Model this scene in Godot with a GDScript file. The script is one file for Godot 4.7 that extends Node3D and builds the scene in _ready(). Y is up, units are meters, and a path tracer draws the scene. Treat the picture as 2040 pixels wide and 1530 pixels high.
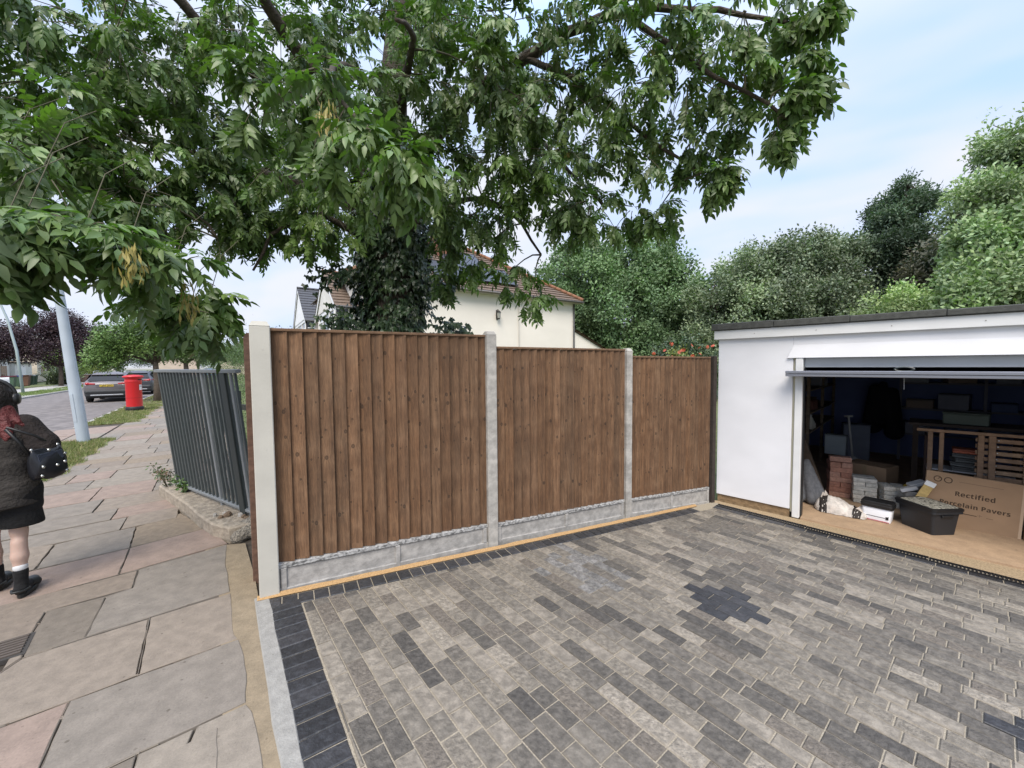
extends Node3D
# A driveway beside a corner plot: fence, garage, ash tree, pavement and street. Metres, y up.

var rng := RandomNumberGenerator.new()
var counts := {}
var cam: Camera3D

const FX := 0.8010   # into the plot, across the street line
const FZ := -0.5987
const SLOPE := 0.047 # the drive falls towards the garage


# ---------- small helpers ----------
func lin(r: float, g: float, b: float) -> Color:
	return Color(r, g, b).linear_to_srgb()

func mat(c: Color, rough := 0.8, metal := 0.0) -> StandardMaterial3D:
	var m := StandardMaterial3D.new()
	m.albedo_color = c
	m.roughness = rough
	m.metallic = metal
	return m

func noise_tex(seed_: int, freq: float, c0: Color, c1: Color, size := 512, oct := 5, lo := 0.3, hi := 0.7, gain := 0.5) -> NoiseTexture2D:
	var n := FastNoiseLite.new()
	n.seed = seed_
	n.frequency = freq
	n.fractal_octaves = oct
	n.fractal_gain = gain
	var t := NoiseTexture2D.new()
	t.width = size
	t.height = size
	t.seamless = true
	t.noise = n
	var g := Gradient.new()
	g.offsets = PackedFloat32Array([lo, hi])
	g.colors = PackedColorArray([c0, c1])
	t.color_ramp = g
	return t

func grey(v: float) -> Color:
	return Color(v, v, v)

# a rough mineral or cloth surface: mottled colour and fine relief, laid by position
func rough_mat(c: Color, tex: Texture2D, scale: float, rough := 0.9, bump: Texture2D = null, depth := 0.3, bscale := 1.0) -> StandardMaterial3D:
	var m := mat(c, rough)
	m.albedo_texture = tex
	m.uv1_triplanar = true
	m.uv1_world_triplanar = true
	m.uv1_scale = Vector3.ONE * scale
	if bump:
		m.heightmap_enabled = true
		m.heightmap_texture = bump
		m.heightmap_scale = depth
	return m

func stool(smooth := false) -> SurfaceTool:
	var st := SurfaceTool.new()
	st.begin(Mesh.PRIMITIVE_TRIANGLES)
	st.set_smooth_group(0 if smooth else -1)
	return st

# corners run counter-clockwise seen from outside
func tri(st: SurfaceTool, a: Vector3, b: Vector3, c: Vector3, ua := Vector2.ZERO, ub := Vector2.ZERO, uc := Vector2.ZERO) -> void:
	st.set_uv(ua); st.add_vertex(a)
	st.set_uv(uc); st.add_vertex(c)
	st.set_uv(ub); st.add_vertex(b)

func quad(st: SurfaceTool, a: Vector3, b: Vector3, c: Vector3, d: Vector3, w := 1.0, h := 1.0) -> void:
	tri(st, a, b, c, Vector2(0, h), Vector2(w, h), Vector2(w, 0))
	tri(st, a, c, d, Vector2(0, h), Vector2(w, 0), Vector2(0, 0))

func done(st: SurfaceTool) -> ArrayMesh:
	st.generate_normals()
	return st.commit()

# a box from lo to hi in the frame xf, its edges chamfered by bev
func box(st: SurfaceTool, lo: Vector3, hi: Vector3, bev := 0.0, xf := Transform3D.IDENTITY) -> void:
	var c := (lo + hi) * 0.5
	var h := (hi - lo) * 0.5
	var b := minf(bev, minf(h.x, minf(h.y, h.z)) * 0.8)
	var f := func(x: float, y: float, z: float) -> Vector3: return xf * (c + Vector3(x * h.x, y * h.y, z * h.z))
	if b <= 0.0:
		quad(st, f.call(-1, -1, 1), f.call(1, -1, 1), f.call(1, 1, 1), f.call(-1, 1, 1))
		quad(st, f.call(1, -1, -1), f.call(-1, -1, -1), f.call(-1, 1, -1), f.call(1, 1, -1))
		quad(st, f.call(1, -1, 1), f.call(1, -1, -1), f.call(1, 1, -1), f.call(1, 1, 1))
		quad(st, f.call(-1, -1, -1), f.call(-1, -1, 1), f.call(-1, 1, 1), f.call(-1, 1, -1))
		quad(st, f.call(-1, 1, 1), f.call(1, 1, 1), f.call(1, 1, -1), f.call(-1, 1, -1))
		quad(st, f.call(-1, -1, -1), f.call(1, -1, -1), f.call(1, -1, 1), f.call(-1, -1, 1))
		return
	var P := func(ax: int, s: Vector3) -> Vector3:   # the corner s as seen on the face of axis ax
		var v := Vector3(s.x * (h.x - b), s.y * (h.y - b), s.z * (h.z - b))
		v[ax] = s[ax] * h[ax]
		return xf * (c + v)
	for ax in 3:
		var i := (ax + 1) % 3
		var j := (ax + 2) % 3
		for s in [-1.0, 1.0]:
			var q := []
			for k in [[-1, -1], [1, -1], [1, 1], [-1, 1]]:
				var v := Vector3.ZERO
				v[ax] = s; v[i] = k[0]; v[j] = k[1]
				q.append(P.call(ax, v))
			if s > 0: quad(st, q[0], q[1], q[2], q[3])
			else: quad(st, q[3], q[2], q[1], q[0])
		for k in [[-1.0, -1.0], [1.0, -1.0], [1.0, 1.0], [-1.0, 1.0]]:   # the edges that run along ax
			var v0 := Vector3.ZERO
			v0[i] = k[0]; v0[j] = k[1]
			var v1 := v0
			v0[ax] = -1; v1[ax] = 1
			if k[0] * k[1] > 0: quad(st, P.call(i, v0), P.call(j, v0), P.call(j, v1), P.call(i, v1))
			else: quad(st, P.call(j, v0), P.call(i, v0), P.call(i, v1), P.call(j, v1))
	for x in [-1.0, 1.0]:
		for y in [-1.0, 1.0]:
			for z in [-1.0, 1.0]:
				var s := Vector3(x, y, z)
				if x * y * z > 0: tri(st, P.call(0, s), P.call(1, s), P.call(2, s))
				else: tri(st, P.call(0, s), P.call(2, s), P.call(1, s))

func tube(st: SurfaceTool, pts: Array, radii: Array, sides := 8, caps := true) -> void:
	var rings := []
	var side := Vector3.ZERO
	for i in pts.size():
		var d: Vector3 = (pts[mini(i + 1, pts.size() - 1)] - pts[maxi(i - 1, 0)]).normalized()
		if side == Vector3.ZERO: side = d.cross(Vector3.UP if absf(d.y) < 0.9 else Vector3.RIGHT).normalized()
		side = (side - d * side.dot(d)).normalized()
		var up := side.cross(d)
		var ring := []
		var r: float = radii[i] if radii.size() > 1 else radii[0]
		for k in sides:
			var a := TAU * k / sides
			ring.append(pts[i] + (side * cos(a) + up * sin(a)) * r)
		rings.append(ring)
	for i in pts.size() - 1:
		for k in sides:
			var n := (k + 1) % sides
			quad(st, rings[i][n], rings[i][k], rings[i + 1][k], rings[i + 1][n])
	if caps:
		for k in range(1, sides - 1):
			tri(st, rings[0][0], rings[0][k], rings[0][k + 1])
			tri(st, rings[-1][0], rings[-1][k + 1], rings[-1][k])

func lathe(st: SurfaceTool, prof: Array, seg := 24, xf := Transform3D.IDENTITY) -> void:   # prof: Vector2(radius, height) from the bottom up
	for i in prof.size() - 1:
		var p: Vector2 = prof[i]
		var q: Vector2 = prof[i + 1]
		for k in seg:
			var a := TAU * k / seg
			var b := TAU * (k + 1) / seg
			quad(st, xf * Vector3(p.x * cos(b), p.y, p.x * sin(b)), xf * Vector3(p.x * cos(a), p.y, p.x * sin(a)), xf * Vector3(q.x * cos(a), q.y, q.x * sin(a)), xf * Vector3(q.x * cos(b), q.y, q.x * sin(b)))

func inset(poly: PackedVector2Array, d: float) -> PackedVector2Array:   # moves every side inwards by d
	var out := PackedVector2Array()
	var n := poly.size()
	var sgn := -1.0 if Geometry2D.is_polygon_clockwise(poly) else 1.0
	for i in n:
		var e0 := (poly[i] - poly[(i + n - 1) % n]).normalized()
		var e1 := (poly[(i + 1) % n] - poly[i]).normalized()
		var n0 := Vector2(-e0.y, e0.x) * sgn
		var n1 := Vector2(-e1.y, e1.x) * sgn
		var m := (n0 + n1).normalized()
		out.append(poly[i] + m * d / maxf(0.5, m.dot(n0)))
	return out

# an upright slab over the outline poly (x, z) from y0 to y1, its top edge chamfered
func slab(st: SurfaceTool, poly_in: PackedVector2Array, y0: float, y1: float, bev := 0.0, bump := 0.0, xf := Transform3D.IDENTITY) -> void:
	var poly := poly_in
	if Geometry2D.is_polygon_clockwise(poly):
		poly = poly_in.duplicate()
		poly.reverse()
	var n := poly.size()
	var top := inset(poly, bev) if bev > 0.0 else poly
	var yb := y1 - bev
	var v := func(p: Vector2, y: float) -> Vector3: return xf * Vector3(p.x, y, p.y)
	for i in n:
		var j := (i + 1) % n
		quad(st, v.call(poly[j], y0), v.call(poly[i], y0), v.call(poly[i], yb), v.call(poly[j], yb))
		if bev > 0.0: quad(st, v.call(poly[j], yb), v.call(poly[i], yb), v.call(top[i], y1), v.call(top[j], y1))
	if bump != 0.0:
		var c := Vector2.ZERO
		for p in top: c += p
		c /= n
		for i in n: tri(st, v.call(top[(i + 1) % n], y1), v.call(top[i], y1), v.call(c, y1 + bump))
	else:
		var t := Geometry2D.triangulate_polygon(top)
		for i in range(0, t.size(), 3):
			var a: Vector3 = v.call(top[t[i]], y1)
			var b: Vector3 = v.call(top[t[i + 1]], y1)
			var c: Vector3 = v.call(top[t[i + 2]], y1)
			if (b - a).cross(c - a).dot(xf.basis.y) > 0: tri(st, a, b, c)
			else: tri(st, a, c, b)

# a flat outline in the local xy plane, extruded from z0 to z1
func plate(st: SurfaceTool, poly_in: PackedVector2Array, z0: float, z1: float, xf := Transform3D.IDENTITY, bev := 0.0) -> void:
	var poly := poly_in.duplicate()
	if Geometry2D.is_polygon_clockwise(poly): poly.reverse()   # counter-clockwise with y up
	var n := poly.size()
	var front := inset(poly, bev) if bev > 0.0 else poly
	var zb := z1 - bev
	var v := func(p: Vector2, z: float) -> Vector3: return xf * Vector3(p.x, p.y, z)
	for i in n:
		var j := (i + 1) % n
		quad(st, v.call(poly[i], z0), v.call(poly[j], z0), v.call(poly[j], zb), v.call(poly[i], zb))
		if bev > 0.0: quad(st, v.call(poly[i], zb), v.call(poly[j], zb), v.call(front[j], z1), v.call(front[i], z1))
	var t := Geometry2D.triangulate_polygon(front)
	for i in range(0, t.size(), 3):
		var a := front[t[i]]
		var b := front[t[i + 1]]
		var c := front[t[i + 2]]
		if (b - a).cross(c - a) < 0:
			var s := b
			b = c
			c = s
		tri(st, v.call(a, z1), v.call(b, z1), v.call(c, z1))
		tri(st, v.call(a, z0), v.call(c, z0), v.call(b, z0))

func rect(x0: float, y0: float, x1: float, y1: float) -> PackedVector2Array:
	return PackedVector2Array([Vector2(x0, y0), Vector2(x1, y0), Vector2(x1, y1), Vector2(x0, y1)])

func poly_of(a: Array) -> PackedVector2Array:
	var p := PackedVector2Array()
	for i in range(0, a.size(), 2): p.append(Vector2(a[i], a[i + 1]))
	return p

# ---------- naming ----------
func numbered(called: String, parent: Node) -> String:
	var key := str(parent.get_instance_id()) + called
	counts[key] = counts.get(key, -1) + 1
	return called if counts[key] == 0 else "%s_%03d" % [called, counts[key]]

func tag(o: Node3D, label := "", category := "", group := "", kind := "") -> Node3D:
	for k in [["label", label], ["category", category], ["group", group], ["kind", kind]]:
		if k[1] != "": o.set_meta(k[0], k[1])
	return o

func thing(called: String, label: String, category: String, at := Vector3.ZERO, turn := 0.0, group := "") -> Node3D:
	var o := Node3D.new()
	o.name = numbered(called, self)
	add_child(o, true)
	o.position = at
	o.rotation.y = turn
	tag(o, label, category, group)
	return o

func obj(called: String, mesh: Mesh, m: Material, parent: Node = self, xf := Transform3D.IDENTITY) -> MeshInstance3D:
	var o := MeshInstance3D.new()
	o.name = numbered(called, parent)
	o.mesh = mesh
	o.material_override = m
	parent.add_child(o, true)
	o.transform = xf
	return o

func bx(called: String, lo: Vector3, hi: Vector3, m: Material, parent: Node = self, bev := 0.0, xf := Transform3D.IDENTITY) -> MeshInstance3D:
	var st := stool()
	box(st, lo, hi, bev)
	return obj(called, done(st), m, parent, xf)

func dup(o: Node3D, called: String, label: String, at: Vector3, turn: float) -> Node3D:
	var c: Node3D = o.duplicate()
	c.name = numbered(called, self)
	add_child(c, true)
	c.position = at
	c.rotation.y = turn
	c.set_meta("label", label)
	return c

func many(called: String, mesh: Mesh, m: Material, parent: Node, xfs: Array, cols: Array = []) -> MultiMeshInstance3D:
	var mm := MultiMesh.new()
	mm.transform_format = MultiMesh.TRANSFORM_3D
	mm.use_colors = cols.size() > 0
	mm.mesh = mesh
	mm.instance_count = xfs.size()
	for i in xfs.size():
		mm.set_instance_transform(i, xfs[i])
		if cols.size() > 0: mm.set_instance_color(i, cols[i])
	var o := MultiMeshInstance3D.new()
	o.name = numbered(called, parent)
	o.multimesh = mm
	o.material_override = m
	parent.add_child(o, true)
	o.set_meta("kind", "stuff")
	return o

func drive_y(x: float, z: float) -> float:
	return -SLOPE * ((x + 1.83) * FX + (z + 2.81) * FZ)

# metres along the street (u) and across it towards the road (v), from the fence's street post
func street(u: float, v: float, y := 0.0) -> Vector3:
	return Vector3(-1.83 - 0.6 * u - 0.8 * v, y, -2.81 - 0.8 * u + 0.6 * v)

func street_flat(u: float, v: float) -> Vector2:
	return Vector2(-1.83 - 0.6 * u - 0.8 * v, -2.81 - 0.8 * u + 0.6 * v)

func ground_y(x: float, z: float) -> float:
	var n := (x + 1.83) * FX + (z + 2.81) * FZ
	if n > 0.0: return -0.07 - SLOPE * minf(n, 6.2)
	return lerpf(-0.07, -0.17, clampf(-n / 0.6, 0, 1))

# a body from round bones [from, radius, to, radius], joined smoothly and meshed as surface nets
func blend_body(st: SurfaceTool, bones: Array, cell: float, k: float, offset := Vector3.ZERO) -> void:
	var lo := Vector3.ONE * 1e9
	var hi := -lo
	for b in bones:
		for e in [[b[0], b[1]], [b[2], b[3]]]:
			lo = lo.min(e[0] - Vector3.ONE * (e[1] + 3 * cell))
			hi = hi.max(e[0] + Vector3.ONE * (e[1] + 3 * cell))
	var nx := int((hi.x - lo.x) / cell) + 2
	var ny := int((hi.y - lo.y) / cell) + 2
	var nz := int((hi.z - lo.z) / cell) + 2
	var f := PackedFloat32Array()
	f.resize(nx * ny * nz)
	f.fill(1.0)
	for b in bones:
		var a: Vector3 = b[0]
		var ra: float = b[1]
		var ab: Vector3 = b[2] - b[0]
		var dr: float = b[3] - b[1]
		var l2 := maxf(ab.length_squared(), 1e-9)
		var m := maxf(b[1], b[3]) + k + 2 * cell
		var l: Vector3 = ((b[0] as Vector3).min(b[2]) - Vector3.ONE * m - lo) / cell
		var h: Vector3 = ((b[0] as Vector3).max(b[2]) + Vector3.ONE * m - lo) / cell
		for z in range(maxi(0, int(l.z)), mini(nz, int(h.z) + 2)):
			for y in range(maxi(0, int(l.y)), mini(ny, int(h.y) + 2)):
				var row := (z * ny + y) * nx
				for x in range(maxi(0, int(l.x)), mini(nx, int(h.x) + 2)):
					var p := lo + Vector3(x, y, z) * cell - a
					var t := clampf(p.dot(ab) / l2, 0.0, 1.0)
					var d := (p - ab * t).length() - ra - dr * t
					var o := f[row + x]
					var w := maxf(k - absf(d - o), 0.0) / k
					f[row + x] = minf(d, o) - w * w * k * 0.25
	var ids := {}
	var vs := PackedVector3Array()
	var step := [1, nx, nx * ny]
	var corner := [0, 1, nx, nx + 1, nx * ny, nx * ny + 1, nx * ny + nx, nx * ny + nx + 1]
	for z in nz - 1:
		for y in ny - 1:
			for x in nx - 1:
				var i := (z * ny + y) * nx + x
				var mask := 0
				for c in 8:
					if f[i + corner[c]] < 0.0: mask |= 1 << c
				if mask == 0 or mask == 255: continue
				var s := Vector3.ZERO
				var n := 0
				for c in 8:
					for ax in 3:
						if c & (1 << ax): continue
						var e := c | (1 << ax)
						var fa := f[i + corner[c]]
						var fb := f[i + corner[e]]
						if (fa < 0.0) != (fb < 0.0):
							var p := Vector3(c & 1, (c >> 1) & 1, (c >> 2) & 1)
							p[ax] += fa / (fa - fb)
							s += p
							n += 1
				ids[i] = vs.size()
				vs.append(lo + (Vector3(x, y, z) + s / n) * cell + offset)
	for i in ids:
		for ax in 3:
			var fa := f[i]
			var fb := f[i + step[ax]]
			if (fa < 0.0) == (fb < 0.0): continue
			var s1: int = step[(ax + 1) % 3]
			var s2: int = step[(ax + 2) % 3]
			if not (ids.has(i - s1) and ids.has(i - s2) and ids.has(i - s1 - s2)): continue
			var q := [vs[ids[i]], vs[ids[i - s1]], vs[ids[i - s1 - s2]], vs[ids[i - s2]]]
			if fa < 0.0: quad(st, q[0], q[1], q[2], q[3])
			else: quad(st, q[3], q[2], q[1], q[0])

func bones_mesh(bones: Array, cell := 0.012, k := 0.04) -> ArrayMesh:
	var st := stool(true)
	blend_body(st, bones, cell, k)
	return done(st)

func text_mesh(s: String, height: float, width: float, depth := 0.001) -> TextMesh:
	var t := TextMesh.new()
	var f := SystemFont.new()
	f.font_names = PackedStringArray(["Droid Sans"])
	f.font_weight = 700
	t.font = f
	t.text = s
	t.font_size = 64
	t.pixel_size = 0.001
	t.depth = depth
	var w := t.get_aabb().size.x
	if width > 0.0 and w > 0.0: t.pixel_size = 0.001 * width / w
	else: t.pixel_size = height / 64.0
	return t

# ---------- shared materials ----------
var M := {}
var T := {}

func materials() -> void:
	T.stone = noise_tex(3, 0.009, grey(0.80), grey(1.0), 1024, 7, 0.28, 0.72, 0.68)
	T.slab = slab_image()
	T.fine = noise_tex(5, 0.06, grey(0.82), grey(1.0), 512, 4, 0.25, 0.75)
	T.speck = noise_tex(7, 0.022, grey(0.5), grey(1.0), 1024, 7, 0.34, 0.58, 0.66)
	T.riven = noise_tex(9, 0.012, grey(0.0), grey(1.0), 1024, 6, 0.25, 0.75, 0.55)
	T.grain = noise_tex(11, 0.09, grey(0.0), grey(1.0), 512, 4, 0.2, 0.8)
	T.soft = noise_tex(13, 0.006, grey(0.955), grey(1.0), 512, 4, 0.3, 0.7)
	T.mottle = noise_tex(17, 0.006, Color(0.80, 0.79, 0.78), Color(1.0, 0.985, 0.97), 1024, 8, 0.28, 0.72, 0.66)
	T.wood = wood_image()
	M.concrete = rough_mat(lin(0.46, 0.45, 0.42), T.mottle, 1.2, 0.92, T.grain, 0.06)
	M.concrete_warm = rough_mat(lin(0.50, 0.48, 0.42), T.soft, 0.8, 0.9, T.grain, 0.05)
	M.gravel_board = rough_mat(lin(0.42, 0.415, 0.40), T.mottle, 1.6, 0.92, T.grain, 0.06)
	M.gravel_rim = rough_mat(lin(0.43, 0.425, 0.41), T.speck, 1.1, 0.92, T.riven, 0.08)
	M.render_white = rough_mat(lin(0.82, 0.82, 0.845), T.soft, 0.35, 0.85, T.grain, 0.03)
	M.paint_white = rough_mat(lin(0.78, 0.78, 0.77), T.soft, 0.7, 0.55)
	M.paint_head = rough_mat(lin(0.62, 0.64, 0.66), T.soft, 0.7, 0.5)
	M.felt = rough_mat(lin(0.095, 0.10, 0.095), T.mottle, 2.0, 0.95, T.grain, 0.15)
	M.sand = rough_mat(lin(0.42, 0.31, 0.185), T.fine, 1.5, 0.97, T.grain, 0.12)
	M.sand_orange = rough_mat(lin(0.50, 0.31, 0.14), T.fine, 2.0, 0.97, T.grain, 0.12)
	M.joint = rough_mat(lin(0.40, 0.345, 0.26), T.fine, 2.5, 0.97)
	M.mortar = rough_mat(lin(0.31, 0.255, 0.175), T.slab, 0.9, 0.95, T.grain, 0.12)
	M.earth = rough_mat(lin(0.075, 0.06, 0.045), T.stone, 1.0, 0.97)
	M.grass_ground = rough_mat(lin(0.14, 0.17, 0.06), T.mottle, 0.35, 0.97)
	M.asphalt = rough_mat(lin(0.205, 0.185, 0.175), T.mottle, 0.3, 0.93, T.grain, 0.1)
	M.floor_board = rough_mat(lin(0.50, 0.36, 0.235), T.slab, 0.5, 0.85, T.grain, 0.05)
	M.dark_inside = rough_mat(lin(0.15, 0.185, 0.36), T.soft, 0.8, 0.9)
	M.black_plastic = mat(lin(0.012, 0.012, 0.013), 0.45)
	M.steel_dark = mat(lin(0.10, 0.115, 0.12), 0.5, 0.2)
	M.card = rough_mat(lin(0.36, 0.235, 0.14), T.soft, 1.4, 0.85, T.fine, 0.03)
	M.black = mat(lin(0.01, 0.01, 0.011), 0.6)
	M.glass = mat(lin(0.02, 0.025, 0.03), 0.06)
	M.pvc = mat(lin(0.80, 0.80, 0.80), 0.4)
	M.cream = rough_mat(lin(0.87, 0.81, 0.725), T.soft, 0.12, 0.9)
	M.bark = rough_mat(lin(0.085, 0.068, 0.052), T.mottle, 1.0, 0.95, T.riven, 1.6)
	M.twig = mat(lin(0.10, 0.09, 0.055), 0.85)
	M.raw_wood = rough_mat(lin(0.36, 0.215, 0.115), T.stone, 1.2, 0.85, T.grain, 0.05)

# featheredge boards: eight strips of grain side by side, each with its rows of knots
func wood_image() -> ImageTexture:
	var w := 512
	var h := 1024
	var strip := 64
	var n := FastNoiseLite.new()
	n.seed = 21
	n.frequency = 0.02
	n.fractal_octaves = 4
	var n2 := FastNoiseLite.new()
	n2.seed = 5
	n2.frequency = 0.01
	var r := RandomNumberGenerator.new()
	r.seed = 4
	var im := Image.create(w, h, false, Image.FORMAT_RGB8)
	for s in 8:
		var knots := []
		for row in [118, 298, 345, 455, 560, 668, 840]:
			if r.randf() < 0.7: knots.append([r.randf_range(8, 56), row + r.randf_range(-9, 9), r.randf_range(2.0, 4.6)])
			if r.randf() < 0.35: knots.append([r.randf_range(8, 56), row + r.randf_range(-30, 30), r.randf_range(1.3, 2.4)])
		var tone := r.randf_range(0.94, 1.05)
		for y in h:
			var near := []
			for k in knots:
				if absf(k[1] - y) < 60: near.append(k)
			for x in strip:
				var u := float(x)
				var dark := 0.0
				for k in near:
					var dx: float = x - k[0]
					var dy: float = (y - k[1]) * 0.6
					var d := sqrt(dx * dx + dy * dy)
					var kr: float = k[2]
					u += dx / maxf(d, 1.0) * 9.0 * kr / 5.0 * exp(-d * d / (kr * kr * 14.0))
					if d < kr * 1.5: dark = maxf(dark, 1.0 if d > kr * 0.85 and d < kr * 1.2 else 0.55 if d < kr else 0.4)
				var g := n.get_noise_2d(u * 9.0 + s * 900, y * 0.35) * 0.5 + n.get_noise_2d(u * 2.2 + s * 500, y * 0.09) * 0.6
				var blot := n2.get_noise_2d(x * 0.8 + s * 300, y * 0.7)
				var v := clampf(0.74 + g * 0.26 + blot * 0.09 + n.get_noise_2d(u * 26.0 + s * 77, y * 1.1) * 0.14, 0.25, 1.0) * tone
				v *= 1.0 - dark * 0.42
				var warm := clampf(0.5 + blot * 0.9 + g * 0.3, 0, 1)
				im.set_pixel(s * strip + x, y, Color(v * 0.76, v * lerpf(0.575, 0.60, warm), v * lerpf(0.425, 0.465, warm)))
	return ImageTexture.create_from_image(im)

# worn paving: faint clouding, grit, pale lichen and gum spots, dark scuffs
func slab_image() -> ImageTexture:
	var s := 1024
	var n := FastNoiseLite.new()
	n.seed = 4
	n.frequency = 0.009
	n.fractal_octaves = 6
	n.fractal_gain = 0.62
	var base := n.get_seamless_image(s, s, false, false, 0.12)
	n.seed = 9
	n.frequency = 0.11
	n.fractal_octaves = 3
	var grit := n.get_seamless_image(s, s, false, false, 0.1)
	base.convert(Image.FORMAT_L8)
	grit.convert(Image.FORMAT_L8)
	var a := base.get_data()
	var b := grit.get_data()
	var out := PackedByteArray()
	out.resize(s * s * 3)
	for i in s * s:
		var g := (b[i] - 128) / 128.0
		var v := 0.90 + (a[i] - 128) / 128.0 * 0.085 + g * 0.05
		if g > 0.62: v += 0.06
		if g < -0.62: v -= 0.10
		v = clampf(v, 0.0, 1.0)
		out[i * 3] = int(v * 255)
		out[i * 3 + 1] = int(v * 250)
		out[i * 3 + 2] = int(v * 245)
	var r := RandomNumberGenerator.new()
	r.seed = 12
	var im := Image.create_from_data(s, s, false, Image.FORMAT_RGB8, out)
	for k in 150:
		var cx := r.randi_range(16, s - 17)
		var cy := r.randi_range(16, s - 17)
		var rx := r.randf_range(1.5, 7.0)
		var ry := rx * r.randf_range(0.5, 1.0)
		var t := r.randf_range(0.10, 0.28) * (1.0 if r.randf() < 0.6 else -1.0)
		for y in range(-8, 9):
			for x in range(-8, 9):
				var d := Vector2(x / rx, y / ry).length() + r.randf_range(-0.25, 0.25)
				if d < 1.0:
					var c := im.get_pixel(cx + x, cy + y)
					im.set_pixel(cx + x, cy + y, c.lerp(Color(1, 0.98, 0.93) if t > 0 else Color(0.45, 0.42, 0.38), absf(t) * 1.6))
	return ImageTexture.create_from_image(im)

func sky_image() -> ImageTexture:
	var w := 1024
	var h := 512
	var im := Image.create(w, h, false, Image.FORMAT_RGBF)
	var n := FastNoiseLite.new()
	n.seed = 8
	n.frequency = 1.6
	n.fractal_octaves = 5
	for y in h:
		var el := PI * (0.5 - (y + 0.5) / h)
		for x in w:
			var az := TAU * (x + 0.5) / w
			var d := Vector3(sin(az) * cos(el), sin(el), -cos(az) * cos(el))
			var up := maxf(d.y, 0.0)
			# thin streaked cloud: the sheet is sampled far up, drawn out along one direction
			var p := Vector2(d.x, d.z) / (up + 0.22)
			var q := Vector2(p.x * 0.85 + p.y * 0.52, -p.x * 0.52 + p.y * 0.85)
			var c := n.get_noise_2d(q.x * 0.35, q.y * 1.1) * 0.75 + n.get_noise_2d(q.x * 1.1 + 30, q.y * 2.6) * 0.3
			var cover := clampf(0.55 + c * 1.2, 0.0, 1.0)
			cover = lerpf(cover, 0.85, pow(1.0 - up, 6.0) * 0.75)
			var blue := Vector3(0.33, 0.475, 0.78).lerp(Vector3(0.42, 0.53, 0.74), pow(1.0 - up, 3.0))
			var white := Vector3(0.54, 0.56, 0.615)
			var col := blue.lerp(white, cover)
			col *= 1.0 + 1.4 * smoothstep(0.5, 1.0, up)   # an overcast sky is brightest overhead
			if d.y < 0.0: col = col.lerp(Vector3(0.35, 0.34, 0.32), clampf(-d.y * 6.0, 0, 1))
			im.set_pixel(x, y, Color(col.x, col.y, col.z))
	return ImageTexture.create_from_image(im)

func _ready() -> void:
	rng.seed = 11
	cam = Camera3D.new()
	cam.name = "camera"
	add_child(cam)
	cam.position = Vector3(0, 1.7, 0)
	cam.rotation = Vector3(-0.04868, 0, -0.008)
	cam.fov = 88.89
	cam.near = 0.05
	cam.far = 900
	var env := WorldEnvironment.new()
	env.name = "world"
	var e := Environment.new()
	e.background_mode = Environment.BG_SKY
	var sky := Sky.new()
	var pan := PanoramaSkyMaterial.new()
	pan.panorama = sky_image()
	pan.energy_multiplier = 1.0
	sky.sky_material = pan
	e.sky = sky
	e.background_energy_multiplier = 1.0
	e.tonemap_mode = Environment.TONE_MAPPER_LINEAR
	e.tonemap_exposure = 1.66
	e.sdfgi_enabled = true
	e.ssao_enabled = true
	e.ssil_enabled = true
	env.environment = e
	add_child(env)
	var sun := DirectionalLight3D.new()
	sun.name = "sun"
	sun.light_energy = 0.75
	sun.light_color = Color(1.0, 0.96, 0.9)
	sun.light_angular_distance = 32.0
	sun.shadow_enabled = true
	add_child(sun)
	sun.look_at_from_position(Vector3(-0.5, 7.5, 6), Vector3.ZERO)
	materials()
	setting()
	driveway()
	pavement()
	fence()
	garage()
	houses()
	ash_tree()
	railing_and_hedge()
	background_trees()
	far_street()
	verge()
	cars()
	person()
	garage_contents()

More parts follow.
